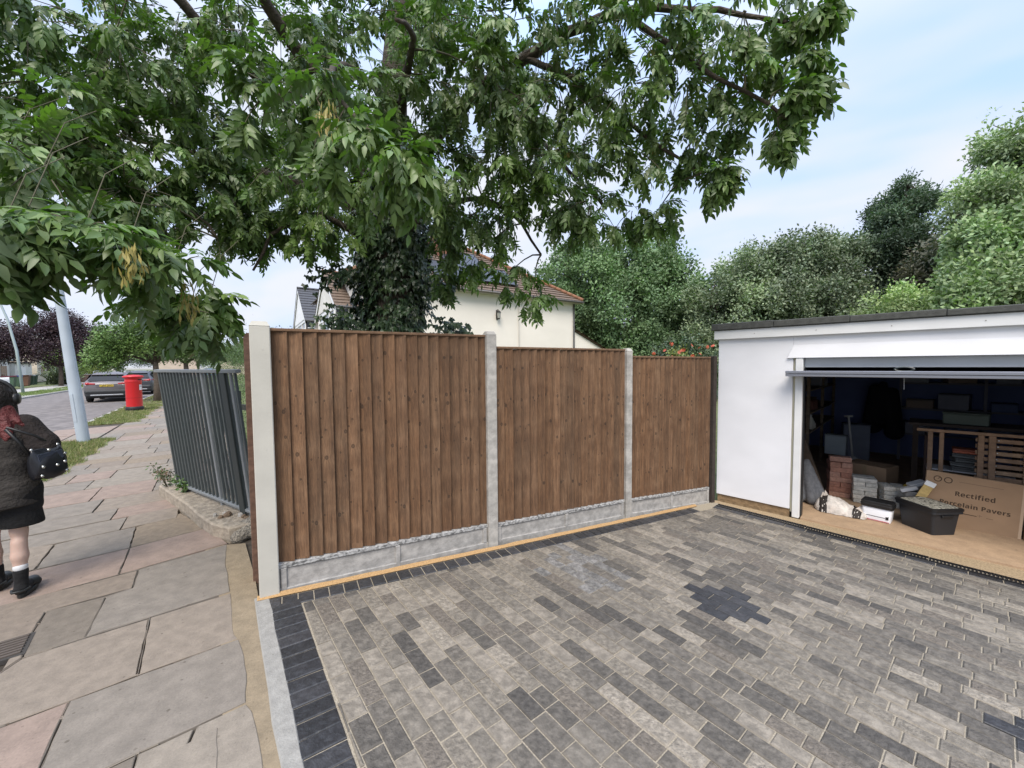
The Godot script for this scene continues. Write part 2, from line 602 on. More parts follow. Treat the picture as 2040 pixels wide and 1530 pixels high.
# ---------- the setting ----------
func setting() -> void:
	# the terrain: one sheet to the horizon that falls with the drive
	var ax := [-420.0, -220.0, -120.0, -70.0, -45.0, -30.0]
	var az := [-420.0, -220.0, -120.0, -70.0, -45.0, -30.0]
	for i in range(-11, 12): ax.append(i * 2.0)
	for i in range(-11, 6): az.append(i * 2.0)
	ax.append_array([30.0, 50.0, 90.0, 180.0, 420.0])
	az.append_array([20.0, 60.0, 150.0, 420.0])
	var st := stool()
	for i in ax.size() - 1:
		for j in az.size() - 1:
			var f := func(x: float, z: float) -> Vector3: return Vector3(x, ground_y(x, z) - (0.05 if z > -1.0 else 0.0), z)
			quad(st, f.call(ax[i], az[j + 1]), f.call(ax[i + 1], az[j + 1]), f.call(ax[i + 1], az[j]), f.call(ax[i], az[j]))
	tag(obj("ground", done(st), M.grass_ground), "", "", "", "structure")
	st = stool()
	var road := PackedVector2Array([street_flat(-25, 3.62), street_flat(190, 3.62), street_flat(190, 9.6), street_flat(-25, 9.6)])
	slab(st, road, -0.2, -0.10)
	tag(obj("road", done(st), M.asphalt), "", "", "", "structure")
	# old repair in the tarmac
	st = stool()
	slab(st, PackedVector2Array([street_flat(9.5, 3.63), street_flat(13.5, 3.63), street_flat(13.6, 4.3), street_flat(9.5, 4.2)]), -0.11, -0.095)
	tag(obj("road_patch", done(st), rough_mat(lin(0.15, 0.14, 0.135), T.mottle, 0.5, 0.95)), "", "", "", "structure")
	for side in 2:
		var k := Node3D.new()
		k.name = numbered("kerb", self)
		add_child(k, true)
		k.set_meta("kind", "structure")
		var proto := stool()
		box(proto, Vector3(-0.0625, -0.12, -0.455), Vector3(0.0625, 0.006, 0.455), 0.015)
		var mesh := done(proto)
		for i in 46:
			var u := -2.0 + i * 0.92
			if side == 1: u += 14.0
			var low := side == 0 and u > 10.0 and u < 13.4
			var p := street(u, 3.56 if side == 0 else 9.66, -0.075 if low else 0.0)
			obj("kerb_stone", mesh, M.concrete, k, Transform3D(Basis(Vector3.UP, atan2(-0.6, -0.8)), p))
	st = stool()
	slab(st, PackedVector2Array([street_flat(-25, 9.73), street_flat(190, 9.73), street_flat(190, 11.6), street_flat(-25, 11.6)]), -0.2, -0.005)
	tag(obj("far_verge", done(st), M.grass_ground), "", "", "", "structure")
	st = stool()
	slab(st, PackedVector2Array([street_flat(-25, 11.61), street_flat(190, 11.61), street_flat(190, 13.6), street_flat(-25, 13.6)]), -0.2, 0.0)
	tag(obj("far_pavement", done(st), M.concrete), "", "", "", "structure")
	for a in [[23.0, 25.5], [31.5, 35.5], [44.0, 47.0]]:
		st = stool()
		slab(st, PackedVector2Array([street_flat(a[0], 9.74), street_flat(a[1], 9.74), street_flat(a[1], 11.6), street_flat(a[0], 11.6)]), -0.02, 0.004)
		tag(obj("far_crossover", done(st), M.concrete), "", "", "", "structure")

# ---------- the drive ----------
func driveway() -> void:
	var D := Node3D.new()
	D.name = "driveway"
	add_child(D)
	D.set_meta("kind", "structure")
	var dn := Vector3(SLOPE * FX, 1, SLOPE * FZ).normalized()
	var bed := stool()
	var outline := poly_of([-1.90, -2.86, 2.82, -5.44, 5.2, -2.7, 6.5, -0.3, 3.0, 2.2, 0.95, 1.0])
	var tr := Geometry2D.triangulate_polygon(outline)
	for i in range(0, tr.size(), 3):
		var q := []
		for k in 3:
			var p := outline[tr[i + k]]
			q.append(Vector3(p.x, drive_y(p.x, p.y) - 0.008, p.y))
		if (q[1] - q[0]).cross(q[2] - q[0]).y > 0: tri(bed, q[0], q[1], q[2])
		else: tri(bed, q[0], q[2], q[1])
	obj("joint_sand", done(bed), M.joint, D)

	var tones := [lin(0.291, 0.253, 0.202), lin(0.214, 0.188, 0.152), lin(0.168, 0.148, 0.122), lin(0.128, 0.114, 0.096), lin(0.100, 0.090, 0.078), lin(0.250, 0.218, 0.173), lin(0.337, 0.293, 0.233), lin(0.192, 0.164, 0.132)]
	var shares := [0, 0, 0, 1, 1, 1, 1, 2, 2, 2, 2, 3, 3, 3, 4, 5, 5, 5, 6, 7, 7, 7]
	var mats := []
	for t in tones.size():
		var m := rough_mat(tones[t], T.stone, 1.0, 0.78, T.riven, 0.45)
		m.uv1_scale = Vector3.ONE * (1.1 + 0.23 * t)
		m.uv1_offset = Vector3(0.13, 0.37, 0.71) * t
		mats.append(m)
	var salted := []   # blocks with a whitish bloom of lime salts
	for t in 2:
		var m := rough_mat([lin(0.23, 0.218, 0.20), lin(0.27, 0.255, 0.235)][t], noise_tex(40 + t, 0.02, grey(0.66), grey(1.0), 512, 8, 0.3, 0.68, 0.85), 1.0, 0.85, T.riven, 0.4)
		salted.append(m)
	var charcoal := []
	for t in 3:
		var m := rough_mat([lin(0.042, 0.043, 0.047), lin(0.056, 0.056, 0.060), lin(0.034, 0.035, 0.038)][t], T.stone, 1.6, 0.46, T.riven, 0.25)
		m.uv1_offset = Vector3(0.31, 0.17, 0.53) * t
		charcoal.append(m)

	var lay := func(called: String, poly: PackedVector2Array, m: Material, joint := 0.0032, rough := 1.0) -> MeshInstance3D:
		var c := Vector2.ZERO
		for p in poly: c += p
		c /= poly.size()
		var loc := PackedVector2Array()
		for p in inset(poly, joint): loc.append(p - c)
		var st := stool()
		slab(st, loc, -0.02, 0.0, 0.006 * rough, rng.randf_range(-0.002, 0.004) * rough)
		var tilt := Vector3(dn.x + rng.randf_range(-0.012, 0.012) * rough, 1, dn.z + rng.randf_range(-0.012, 0.012) * rough).normalized()
		var bz := Vector3(0, 0, 1).slide(tilt).normalized()
		return obj(called, done(st), m, D, Transform3D(Basis(tilt.cross(bz).normalized(), tilt, bz), Vector3(c.x, drive_y(c.x, c.y) + rng.randf_range(-0.002, 0.002), c.y)))

	# the field: rows of 200 x 100 blocks, cut along the borders
	var field := poly_of([-1.535, -2.765, 2.70, -5.165, 4.468, -3.142, 6.35, -0.54, 3.0, 2.1, 1.17, 0.88])
	var r := Vector2(0.6293, 0.7772)
	var n := Vector2(0.7772, -0.6293)
	var c1 := Vector2(1.622, -2.927)
	var c2 := Vector2(2.406, -1.925) + r * 0.304
	var pitch := 0.1017
	var pieces := []
	for row in range(-33, 40):
		var off := row * pitch
		var t := -4.5 + rng.randf() * 0.2
		# each diamond: 1-2-3-2-1 charcoal blocks, laid in their rows
		var blocks := []
		for ci in 2:
			var cc: Vector2 = [c1, c2][ci]
			var rel := roundi(((cc - c1).dot(n)) / pitch)
			var k := absi(row - rel)
			if k <= 2:
				var mid := (cc - c1).dot(r)
				for b in 3 - k: blocks.append([mid + (b - (3 - k) * 0.5) * 0.203, mid + (b + 1 - (3 - k) * 0.5) * 0.203])
		var last_tone: int = shares[rng.randi() % shares.size()]
		while t < 6.5:
			var l: float = [0.203, 0.203, 0.203, 0.152, 0.152, 0.128][rng.randi() % 6]
			var e := t + l
			var black := false
			for b in blocks:
				if absf(t - b[0]) < 0.001:
					e = b[1]
					black = true
					break
				if t < b[0] and e > b[0] - 0.06:
					e = b[0] if b[0] - t < 0.24 else (t + b[0]) * 0.5
					break
			var mid := c1 + n * off + r * ((t + e) * 0.5)
			var half := r * (e - t) * 0.5
			var q := PackedVector2Array([mid - half - n * pitch * 0.5, mid + half - n * pitch * 0.5, mid + half + n * pitch * 0.5, mid - half + n * pitch * 0.5])
			t = e
			var cut := Geometry2D.intersect_polygons(q, field)
			for p in cut:
				var area := 0.0
				for i in p.size(): area += p[i].cross(p[(i + 1) % p.size()])
				if absf(area) < 0.0016: continue
				var w := 0.0
				var ctr := Vector2.ZERO
				for v in p: ctr += v
				ctr /= p.size()
				var at := Vector3(ctr.x, drive_y(ctr.x, ctr.y), ctr.y)
				var cs := cam.global_transform.affine_inverse() * at
				var seen := cs.z < -0.3 and absf(cs.x / cs.z) < 1.36 and absf(cs.y / cs.z) < 1.04
				var size := absf(area) * (1.75) / pow(cs.length(), 3.0) if seen else 0.0
				var tone: int = shares[rng.randi() % shares.size()]
				if rng.randf() < 0.25: tone = last_tone
				last_tone = tone
				pieces.append([size, p, charcoal[rng.randi() % 2] if black else mats[tone], black])
	pieces.sort_custom(func(a, b): return a[0] > b[0])
	var made := 0
	var rest := {}
	for p in pieces:
		var ef := Vector2.ZERO
		for v in p[1]: ef += v
		ef = ef / p[1].size() - Vector2(0.38, -3.62)
		ef = Vector2(ef.dot(r) * 0.55, ef.dot(n))
		if not p[3] and ef.length() < 0.42 and rng.randf() < 0.7 - ef.length(): p[2] = salted[rng.randi() % 2]
		if p[3]: lay.call("charcoal_paver", p[1], p[2], 0.0028, 0.6)
		elif made < 296:
			made += 1
			lay.call("paver", p[1], p[2])
		else:
			if not rest.has(p[2]): rest[p[2]] = stool()
			var ctr := Vector2.ZERO
			for v in p[1]: ctr += v
			ctr /= p[1].size()
			var loc := PackedVector2Array()
			for v in inset(p[1], 0.0032): loc.append(v - ctr)
			var tilt := Vector3(dn.x + rng.randf_range(-0.012, 0.012), 1, dn.z + rng.randf_range(-0.012, 0.012)).normalized()
			var bz := Vector3(0, 0, 1).slide(tilt).normalized()
			slab(rest[p[2]], loc, -0.02, 0.0, 0.006, rng.randf_range(-0.002, 0.004), Transform3D(Basis(tilt.cross(bz).normalized(), tilt, bz), Vector3(ctr.x, drive_y(ctr.x, ctr.y) + rng.randf_range(-0.002, 0.002), ctr.y)))
	var joined := ArrayMesh.new()
	for m in rest:
		rest[m].generate_normals()
		rest[m].commit(joined)
		joined.surface_set_material(joined.get_surface_count() - 1, m)
	var far_o := MeshInstance3D.new()
	far_o.name = "smaller_pavers"
	far_o.mesh = joined
	D.add_child(far_o, true)
	far_o.set_meta("kind", "stuff")

	# the borders
	var sd := Vector2(0.596, 0.803)
	var sn := Vector2(0.803, -0.596)
	var o := Vector2(-1.845, -2.83)
	for i in 46:
		var a := o + sd * (0.1045 * i + 0.17)
		var b := a + sd * 0.1045
		lay.call("border_paver", PackedVector2Array([a, b, b + sn * 0.204, a + sn * 0.204]), charcoal[rng.randi() % 3], 0.003, 0.8)
	var fd := Vector2(4.2, -2.365).normalized()
	var fn := Vector2(fd.y, -fd.x)   # towards the fence
	var f0 := Vector2(-1.56, -2.755)
	for i in 46:
		var a := f0 + fd * (0.1045 * (i - 2))
		var b := a + fd * 0.1045
		lay.call("border_paver", PackedVector2Array([a, b, b + fn * 0.145, a + fn * 0.145]), charcoal[rng.randi() % 3], 0.004, 0.8)
	var gd := Vector2(0.652, 0.758)
	var gn := Vector2(0.758, -0.652)
	var g0 := Vector2(2.69, -5.20)
	for i in 19:
		var a := g0 + gd * (0.205 * i)
		var b := a + gd * 0.205
		lay.call("border_paver", PackedVector2Array([a, b, b + gn * 0.10, a + gn * 0.10]), charcoal[rng.randi() % 3], 0.0035, 0.8)
	# ochre sand left along the foot of the fence
	var st := stool()
	var s0 := f0 + fn * 0.147 - fd * 0.26
	var prev := []
	for i in 40:
		var w := 0.04 + rng.randf_range(-0.008, 0.008)
		var p := s0 + fd * (0.128 * i)
		var a := Vector3(p.x, drive_y(p.x, p.y) + 0.004, p.y)
		var b2 := p + fn * w
		var b := Vector3(b2.x, drive_y(b2.x, b2.y) + 0.02, b2.y)
		if prev.size(): quad(st, prev[0], a, b, prev[1])
		prev = [a, b]
	obj("sand_strip", done(st), M.sand_orange, D)
	# drain channel in front of the garage
	var dr := Node3D.new()
	dr.name = "drain_channel"
	D.add_child(dr)
	var p0 := g0 + gn * 0.104
	for i in 4:
		var a := p0 + gd * (1.0 * i)
		var yaw := atan2(gd.x, gd.y)
		var base := Vector3(a.x, drive_y(a.x, a.y), a.y)
		var xf := Transform3D(Basis(Vector3(gn.x, 0, gn.y), Vector3.UP, Vector3(gd.x, 0, gd.y)), base)
		st = stool()
		box(st, Vector3(0.0, -0.03, 0.002), Vector3(0.012, 0.003, 0.998), 0.0, xf)
		box(st, Vector3(0.088, -0.03, 0.002), Vector3(0.10, 0.003, 0.998), 0.0, xf)
		for s in 40:
			box(st, Vector3(0.012, -0.02, 0.006 + s * 0.0248), Vector3(0.088, 0.001, 0.016 + s * 0.0248), 0.0, xf)
		obj("grating", done(st), M.black_plastic, dr)
	# pale concrete edging between the drive and the pavement
	st = stool()
	var ragged := PackedVector2Array()
	for i in 20:
		var p := Vector2(-1.905, -2.80) + sd * (i * 0.25) + sn * rng.randf_range(-0.007, 0.007)
		ragged.append(p)
	for i in range(19, -1, -1):
		ragged.append(Vector2(-1.905, -2.80) + sd * (i * 0.25) + sn * (0.088 + rng.randf_range(-0.007, 0.007)))
	slab(st, ragged, -0.1, 0.002, 0.006)
	tag(obj("concrete_edging", done(st), rough_mat(lin(0.36, 0.36, 0.34), T.slab, 1.6, 0.93, T.grain, 0.1)), "", "", "", "structure")
	# tan mortar bed between the edging and the slabs
	st = stool()
	slab(st, poly_of([-2.95, -3.65, -2.60, -3.72, -2.10, -3.1, -1.86, -2.78, -0.2, -0.56, 1.0, 1.05, 0.72, 1.2, -0.95, -1.2, -1.72, -2.22, -2.4, -3.1]), -0.1, -0.006)
	tag(obj("mortar_strip", done(st), M.mortar), "", "", "", "structure")

# ---------- the pavement ----------
func pavement() -> void:
	var P := Node3D.new()
	P.name = "pavement"
	add_child(P)
	P.set_meta("kind", "structure")
	var st := stool()
	slab(st, PackedVector2Array([street_flat(-6, -0.3), street_flat(60, 0.0), street_flat(60, 3.5), street_flat(-6, 3.5)]), -0.3, -0.03)
	obj("bed", done(st), M.earth, P)
	var kinds := {
		"pink": lin(0.333, 0.262, 0.220), "grey": lin(0.266, 0.241, 0.208), "pale": lin(0.309, 0.277, 0.232), "tan": lin(0.297, 0.257, 0.212),
		"dark": lin(0.214, 0.188, 0.155), "brown": lin(0.266, 0.225, 0.183), "sandy": lin(0.293, 0.241, 0.179)}
	var mats := {}
	var i := 0
	for k in kinds:
		var m := rough_mat(kinds[k], T.slab, 0.9, 0.9, T.riven, 0.12)
		m.uv1_scale = Vector3.ONE * (0.62 + 0.11 * i)
		m.uv1_offset = Vector3(0.21, 0.43, 0.67) * i
		mats[k] = m
		i += 1
	var lay := func(poly: PackedVector2Array, kind: String, gap := 0.006, ragged := 0.004) -> void:
		var c := Vector2.ZERO
		for p in poly: c += p
		c /= poly.size()
		# worn edges: each side is broken into short uneven pieces
		var src := inset(poly, gap)
		var loc := PackedVector2Array()
		for a in src.size():
			var p := src[a]
			var q := src[(a + 1) % src.size()]
			var parts := maxi(1, int((q - p).length() / 0.07))
			var nn := (q - p).orthogonal().normalized()
			for k in parts:
				var j := 0.0 if k == 0 else rng.randf_range(-ragged, ragged)
				loc.append(p.lerp(q, float(k) / parts) + nn * j - c)
		var s := stool()
		slab(s, loc, -0.05, 0.0, 0.003)
		var tilt := Vector3(rng.randf_range(-0.006, 0.006), 1, rng.randf_range(-0.006, 0.006)).normalized()
		var bz := Vector3(0, 0, 1).slide(tilt).normalized()
		obj("paving_slab", done(s), mats[kind], P, Transform3D(Basis(tilt.cross(bz).normalized(), tilt, bz), Vector3(c.x, rng.randf_range(-0.003, 0.003), c.y)))
	var traced: Array[PackedVector2Array] = []
	for s in [
		["pink", [-2.556,-1.685, -2.277,-1.920, -2.220,-1.843, -2.000,-1.548, -2.363,-1.551]],
		["grey", [-2.273,-1.923, -1.727,-2.375, -1.591,-2.230, -1.488,-2.100, -1.365,-1.911, -1.517,-1.775, -1.669,-1.652, -1.762,-1.567, -1.998,-1.555, -2.214,-1.840]],
		["pale", [-1.509,-1.777, -1.358,-1.901, -1.299,-1.859, -1.223,-1.775, -1.158,-1.698, -1.043,-1.548, -1.415,-1.551, -1.442,-1.604, -1.463,-1.661]],
		["pale", [-1.666,-1.648, -1.515,-1.770, -1.469,-1.661, -1.449,-1.604, -1.422,-1.551, -1.603,-1.552, -1.635,-1.602]],
		["dark", [-1.755,-1.564, -1.667,-1.643, -1.640,-1.602, -1.608,-1.552]],
		["tan", [-2.990,-1.988, -2.878,-2.110, -2.892,-2.223, -2.707,-2.392, -2.480,-2.581, -2.100,-2.096, -2.282,-1.926, -2.573,-1.698]],
		["tan", [-2.478,-2.588, -2.134,-2.874, -2.029,-2.736, -1.790,-2.426, -1.733,-2.382, -1.919,-2.234, -2.088,-2.096]],
		["dark", [-3.273,-2.658, -3.029,-2.825, -2.904,-2.653, -2.716,-2.398, -2.900,-2.231, -3.084,-2.425]],
		["grey", [-3.028,-2.829, -2.947,-2.950, -3.163,-3.223, -3.018,-3.384, -2.758,-3.693, -2.509,-3.334, -2.362,-3.162, -2.154,-2.893, -2.487,-2.596, -2.715,-2.403, -2.902,-2.657]],
		["brown", [-3.800,-2.551, -3.697,-2.738, -3.599,-2.824, -3.169,-3.221, -2.960,-2.957, -3.289,-2.668, -3.100,-2.435, -3.137,-2.375, -3.288,-2.195]],
		["brown", [-3.081,-2.344, -3.088,-2.422, -2.905,-2.231, -2.890,-2.124]],
		["pink", [-4.280,-2.916, -4.076,-3.211, -3.625,-3.616, -3.483,-3.441, -3.261,-3.150, -3.608,-2.826, -3.810,-2.585]],
		["pink", [-3.620,-3.620, -3.238,-4.066, -2.764,-3.708, -2.982,-3.463, -3.181,-3.239, -3.256,-3.156, -3.478,-3.441]],
		["grey", [-4.065,-3.247, -4.432,-3.710, -4.332,-3.844, -4.048,-4.120, -3.640,-3.635]],
		["tan", [-4.279,-2.965, -4.764,-3.369, -4.592,-3.651, -4.442,-3.710, -4.065,-3.241]],
		["sandy", [-4.035,-4.115, -3.889,-4.508, -3.255,-4.081, -3.636,-3.639]],
		]:
		traced.append(poly_of(s[1]))
		lay.call(poly_of(s[1]), s[0], 0.0025, 0.0035)
	# coursed slabs farther along the street
	var U := Vector2(-0.6, -0.8)
	var W := Vector2(-0.72, 0.69)
	var o := Vector2(-1.83, -2.81)
	var names := ["pink", "grey", "tan", "grey", "brown", "tan", "grey", "pale", "sandy"]
	var a := 2.51
	while a < 34.0:
		var h: float = [0.46, 0.6, 0.6, 0.46, 0.76][rng.randi() % 5]
		var b := 0.12 if a > 3.3 else 0.66
		while b < 2.55:
			var l: float = minf([0.6, 0.76, 0.9, 0.46][rng.randi() % 4], 2.62 - b)
			if l < 0.2: break
			if 2.62 - b - l < 0.3: l = 2.62 - b
			lay.call(PackedVector2Array([o + U * a + W * b, o + U * (a + h) + W * b, o + U * (a + h) + W * (b + l), o + U * a + W * (b + l)]), names[rng.randi() % 9])
			b += l
		a += h
	# rows that carry the paving on towards the road, cut to fit round the slabs already laid
	a = -1.05
	while a < 2.5:
		var h := minf(0.6, 2.5 - a)
		var b := 0.5
		while b < 2.6:
			var l := minf([0.6, 0.76, 0.9][rng.randi() % 3], 2.64 - b)
			if l < 0.1: break
			var bits: Array[PackedVector2Array] = [PackedVector2Array([o + U * a + W * b, o + U * (a + h) + W * b, o + U * (a + h) + W * (b + l), o + U * a + W * (b + l)])]
			for s in traced:
				var left: Array[PackedVector2Array] = []
				for q in bits: left.append_array(Geometry2D.clip_polygons(q, s))
				bits = left
			var kind: String = names[rng.randi() % 9]
			for q in bits:
				var area := 0.0
				for i2 in q.size(): area += q[i2].cross(q[(i2 + 1) % q.size()])
				if absf(area) > 0.016: lay.call(q, kind, 0.006, 0.002)
			b += l
		a += h
	a = -1.05
	while a > -5.0:
		for k in 3:
			var b := 0.28 + k * 0.8
			lay.call(PackedVector2Array([o + U * a + W * b, o + U * (a - 0.6) + W * b, o + U * (a - 0.6) + W * (b + 0.8), o + U * a + W * (b + 0.8)]), names[rng.randi() % 9])
		a -= 0.6
	# the crossover to the road, in pale slabs
	a = 10.0
	while a < 13.2:
		for k in 2:
			var b := 2.66 + k * 0.62
			lay.call(PackedVector2Array([o + U * a + W * b, o + U * (a + 0.8) + W * b, o + U * (a + 0.8) + W * (b + 0.6), o + U * a + W * (b + 0.6)]), ["tan", "pink", "pale"][rng.randi() % 3])
		a += 0.8
	# iron cover at the edge of the path
	var cover := thing("drain_cover", "rusty slatted iron drain cover set into the pavement by the dark slab", "drain cover", Vector3(-3.15, 0.004, -2.23), 0.72)
	bx("frame", Vector3(-0.19, -0.03, -0.13), Vector3(0.19, -0.002, 0.13), mat(lin(0.05, 0.045, 0.04), 0.8), cover)
	for k in 7:
		bx("slat", Vector3(-0.17, -0.01, -0.112 + k * 0.033), Vector3(0.17, 0.008, -0.094 + k * 0.033), mat(lin(0.11, 0.09, 0.075), 0.7, 0.3), cover, 0.002)

# ---------- the fence ----------
func fence() -> void:
	var F := thing("fence", "brown featheredge fence in three stepped panels between concrete posts", "fence")
	var posts := [Vector2(-1.83, -2.86), Vector2(-0.22, -3.87), Vector2(1.40, -4.77), Vector2(2.80, -5.44)]
	var tops := [2.03, 2.03, 1.89]
	var widths := [0.128, 0.105, 0.09]
	var board_mats := []
	for t in 5:
		var m := mat([lin(0.47, 0.44, 0.395), lin(0.51, 0.48, 0.44), lin(0.435, 0.41, 0.375), lin(0.48, 0.435, 0.375), lin(0.46, 0.445, 0.415)][t], 0.85)
		m.albedo_texture = T.wood
		m.heightmap_enabled = true
		m.heightmap_texture = T.wood
		m.heightmap_scale = 0.2
		board_mats.append(m)
	var panel_top := [[1.985, 1.995], [1.885, 1.88], [1.80, 1.79]]
	var gravel_top := [[0.215, 0.115], [0.10, 0.035], [0.03, -0.03]]
	for i in 3:
		var yaw := -atan2((posts[mini(i + 1, 3)] - posts[i]).y, (posts[mini(i + 1, 3)] - posts[i]).x)
		var p: Vector2 = posts[i]
		var by := drive_y(p.x, p.y) - 0.05
		var h: float = tops[i] - by
		var w: float = widths[i] * 0.5
		var st := stool()
		box(st, Vector3(-w, 0, -0.055), Vector3(w, h - 0.035, 0.055), 0.006)
		var a := [Vector3(-w, h - 0.035, 0.055), Vector3(w, h - 0.035, 0.055), Vector3(w, h - 0.035, -0.055), Vector3(-w, h - 0.035, -0.055)]
		var b := []
		for q in a: b.append(Vector3(q.x * 0.72, h, q.z * 0.5))
		for k in 4: quad(st, a[k], a[(k + 1) % 4], b[(k + 1) % 4], b[k])
		quad(st, b[0], b[1], b[2], b[3])
		for k in [0.12, 0.55, 0.9]:   # cast fixing holes filled with grit
			box(st, Vector3(w * 0.2 - 0.004, h * k, 0.0545), Vector3(w * 0.2 + 0.004, h * k + 0.009, 0.0565))
		obj("concrete_post", done(st), M.concrete_warm if i == 0 else M.concrete, F, Transform3D(Basis(Vector3.UP, yaw), Vector3(p.x, by, p.y)))
	for i in 3:
		var p: Vector2 = posts[i]
		var q: Vector2 = posts[i + 1]
		var d := (q - p).normalized()
		var l := (q - p).length()
		var x0: float = widths[i] * 0.5 - 0.006
		var x1: float = l - (widths[i + 1] * 0.5 - 0.006 if i < 2 else 0.07)
		var xf := Transform3D(Basis(Vector3(d.x, 0, d.y), Vector3.UP, Vector3(-d.y, 0, d.x)), Vector3(p.x, 0, p.y))
		var top := func(x: float) -> float: return lerpf(panel_top[i][0], panel_top[i][1], x / l)
		var low := func(x: float) -> float: return lerpf(gravel_top[i][0], gravel_top[i][1], x / l)
		var panel := Node3D.new()
		panel.name = numbered("panel", F)
		F.add_child(panel, true)
		panel.transform = xf
		var pitch: float = (x1 - x0) / 18.0
		for k in 18:
			var a: float = x0 + pitch * k
			var b: float = a + pitch + 0.013
			if k == 17: b = x1
			var st := stool()
			var strip := rng.randi() % 8
			var u0 := strip / 8.0 + 0.008
			var u1 := (strip + 1) / 8.0 - 0.008
			if rng.randf() < 0.5:
				var s := u0
				u0 = u1
				u1 = s
			var v0 := rng.randf_range(-0.03, 0.03)
			var ya: float = low.call(a) + 0.004
			var yb: float = low.call(b) + 0.004
			var ta: float = top.call(a) - 0.022 + rng.randf_range(-0.002, 0.001)
			var jz := rng.randf_range(-0.0015, 0.0015)
			var z0 := -0.022 + jz
			var z1 := 0.010 + jz
			var seg := 6
			for s in seg:   # a slight bow along the board
				var f0 := float(s) / seg
				var f1 := float(s + 1) / seg
				var w0 := sin(f0 * PI) * 0.003 * (1 if k % 2 else -1)
				var w1 := sin(f1 * PI) * 0.003 * (1 if k % 2 else -1)
				var A := Vector3(a, lerpf(ya, ta, f0), z0 + w0)
				var B := Vector3(b, lerpf(yb, ta, f0), z1 + w0)
				var C := Vector3(b, lerpf(yb, ta, f1), z1 + w1)
				var E := Vector3(a, lerpf(ya, ta, f1), z0 + w1)
				var back := Vector3(0, 0, -0.009)
				var U := func(u: float, f: float) -> Vector2: return Vector2(u, 1.0 - f + v0)
				tri(st, A, B, C, U.call(u0, f0), U.call(u1, f0), U.call(u1, f1))
				tri(st, A, C, E, U.call(u0, f0), U.call(u1, f1), U.call(u0, f1))
				for e in [[B, B + back, C + back, C], [A + back, A, E, E + back], [B + back, A + back, E + back, C + back]]:
					tri(st, e[0], e[1], e[2], U.call(u1, f0), U.call(u1 - 0.01, f0), U.call(u1 - 0.01, f1))
					tri(st, e[0], e[2], e[3], U.call(u1, f0), U.call(u1 - 0.01, f1), U.call(u1, f1))
			obj("featheredge_board", done(st), board_mats[rng.randi() % 5], panel)
		var st2 := stool()
		var c0: float = top.call(x0)
		var c1: float = top.call(x1)
		plate(st2, PackedVector2Array([Vector2(x0, c0 - 0.022), Vector2(x1, c1 - 0.022), Vector2(x1, c1), Vector2(x0, c0)]), -0.035, 0.014, Transform3D.IDENTITY, 0.003)
		obj("capping", done(st2), rough_mat(lin(0.20, 0.115, 0.063), T.stone, 1.5, 0.85), panel)
		# gravel board: a concrete plank with a raised border and a middle rib
		st2 = stool()
		var ga := drive_y(p.x, p.y) - 0.06
		var gb := drive_y(q.x, q.y) - 0.06
		var ra: float = low.call(x0)
		var rb: float = low.call(x1)
		plate(st2, PackedVector2Array([Vector2(x0, ga), Vector2(x1, gb), Vector2(x1, rb), Vector2(x0, ra)]), -0.03, 0.008)
		var rim := stool()
		plate(rim, PackedVector2Array([Vector2(x0, ra - 0.034), Vector2(x1, rb - 0.034), Vector2(x1, rb + 0.001), Vector2(x0, ra + 0.001)]), 0.0085, 0.023, Transform3D.IDENTITY, 0.005)
		plate(st2, PackedVector2Array([Vector2(x0, ga), Vector2(x1, gb), Vector2(x1, gb + 0.085), Vector2(x0, ga + 0.085)]), 0.008, 0.022, Transform3D.IDENTITY, 0.004)
		for f in [0.02, 0.5, 0.98]:
			var m := lerpf(x0, x1, f)
			plate(st2, PackedVector2Array([Vector2(m - 0.02, ga), Vector2(m + 0.02, ga), Vector2(m + 0.02, lerpf(ra, rb, f) - 0.035), Vector2(m - 0.02, lerpf(ra, rb, f) - 0.035)]), 0.008, 0.0245, Transform3D.IDENTITY, 0.004)
		var gbo := obj("gravel_board", done(st2), M.gravel_board, F, xf)
		obj("worn_rim", done(rim), M.gravel_rim, gbo)
	var tp := stool()
	box(tp, Vector3(-0.035, -0.32, -0.04), Vector3(0.035, 1.80, 0.04), 0.004)
	obj("end_post", done(tp), rough_mat(lin(0.05, 0.036, 0.028), T.stone, 1.5), F, Transform3D(Basis(Vector3.UP, 0.51), Vector3(2.80, 0, -5.455)))
	var side := thing("timber_post", "reddish brown weathered timber post standing behind the pale street post", "post", Vector3(-2.055, 0, -3.10), 0.6)
	bx("post", Vector3(-0.05, -0.1, -0.045), Vector3(0.05, 1.93, 0.045), rough_mat(lin(0.17, 0.095, 0.065), T.stone, 1.5, 0.85, T.riven, 0.2), side, 0.004)
	var cap := stool()
	plate(cap, poly_of([-0.05, 1.93, 0.05, 1.93, 0.03, 1.965, -0.03, 1.965]), -0.043, 0.043)
	obj("cap", done(cap), rough_mat(lin(0.15, 0.085, 0.06), T.stone, 1.5), side)

# ---------- the garage: x along its front, z outwards from it ----------
var G := Transform3D(Basis(Vector3(0.696, 0, 0.718), Vector3.UP, Vector3(-0.718, 0, 0.696)), Vector3(2.92, 0, -5.54))

func at_garage(t: float, inside: float, y := -0.24) -> Vector3:
	return G * Vector3(t, y, -inside)

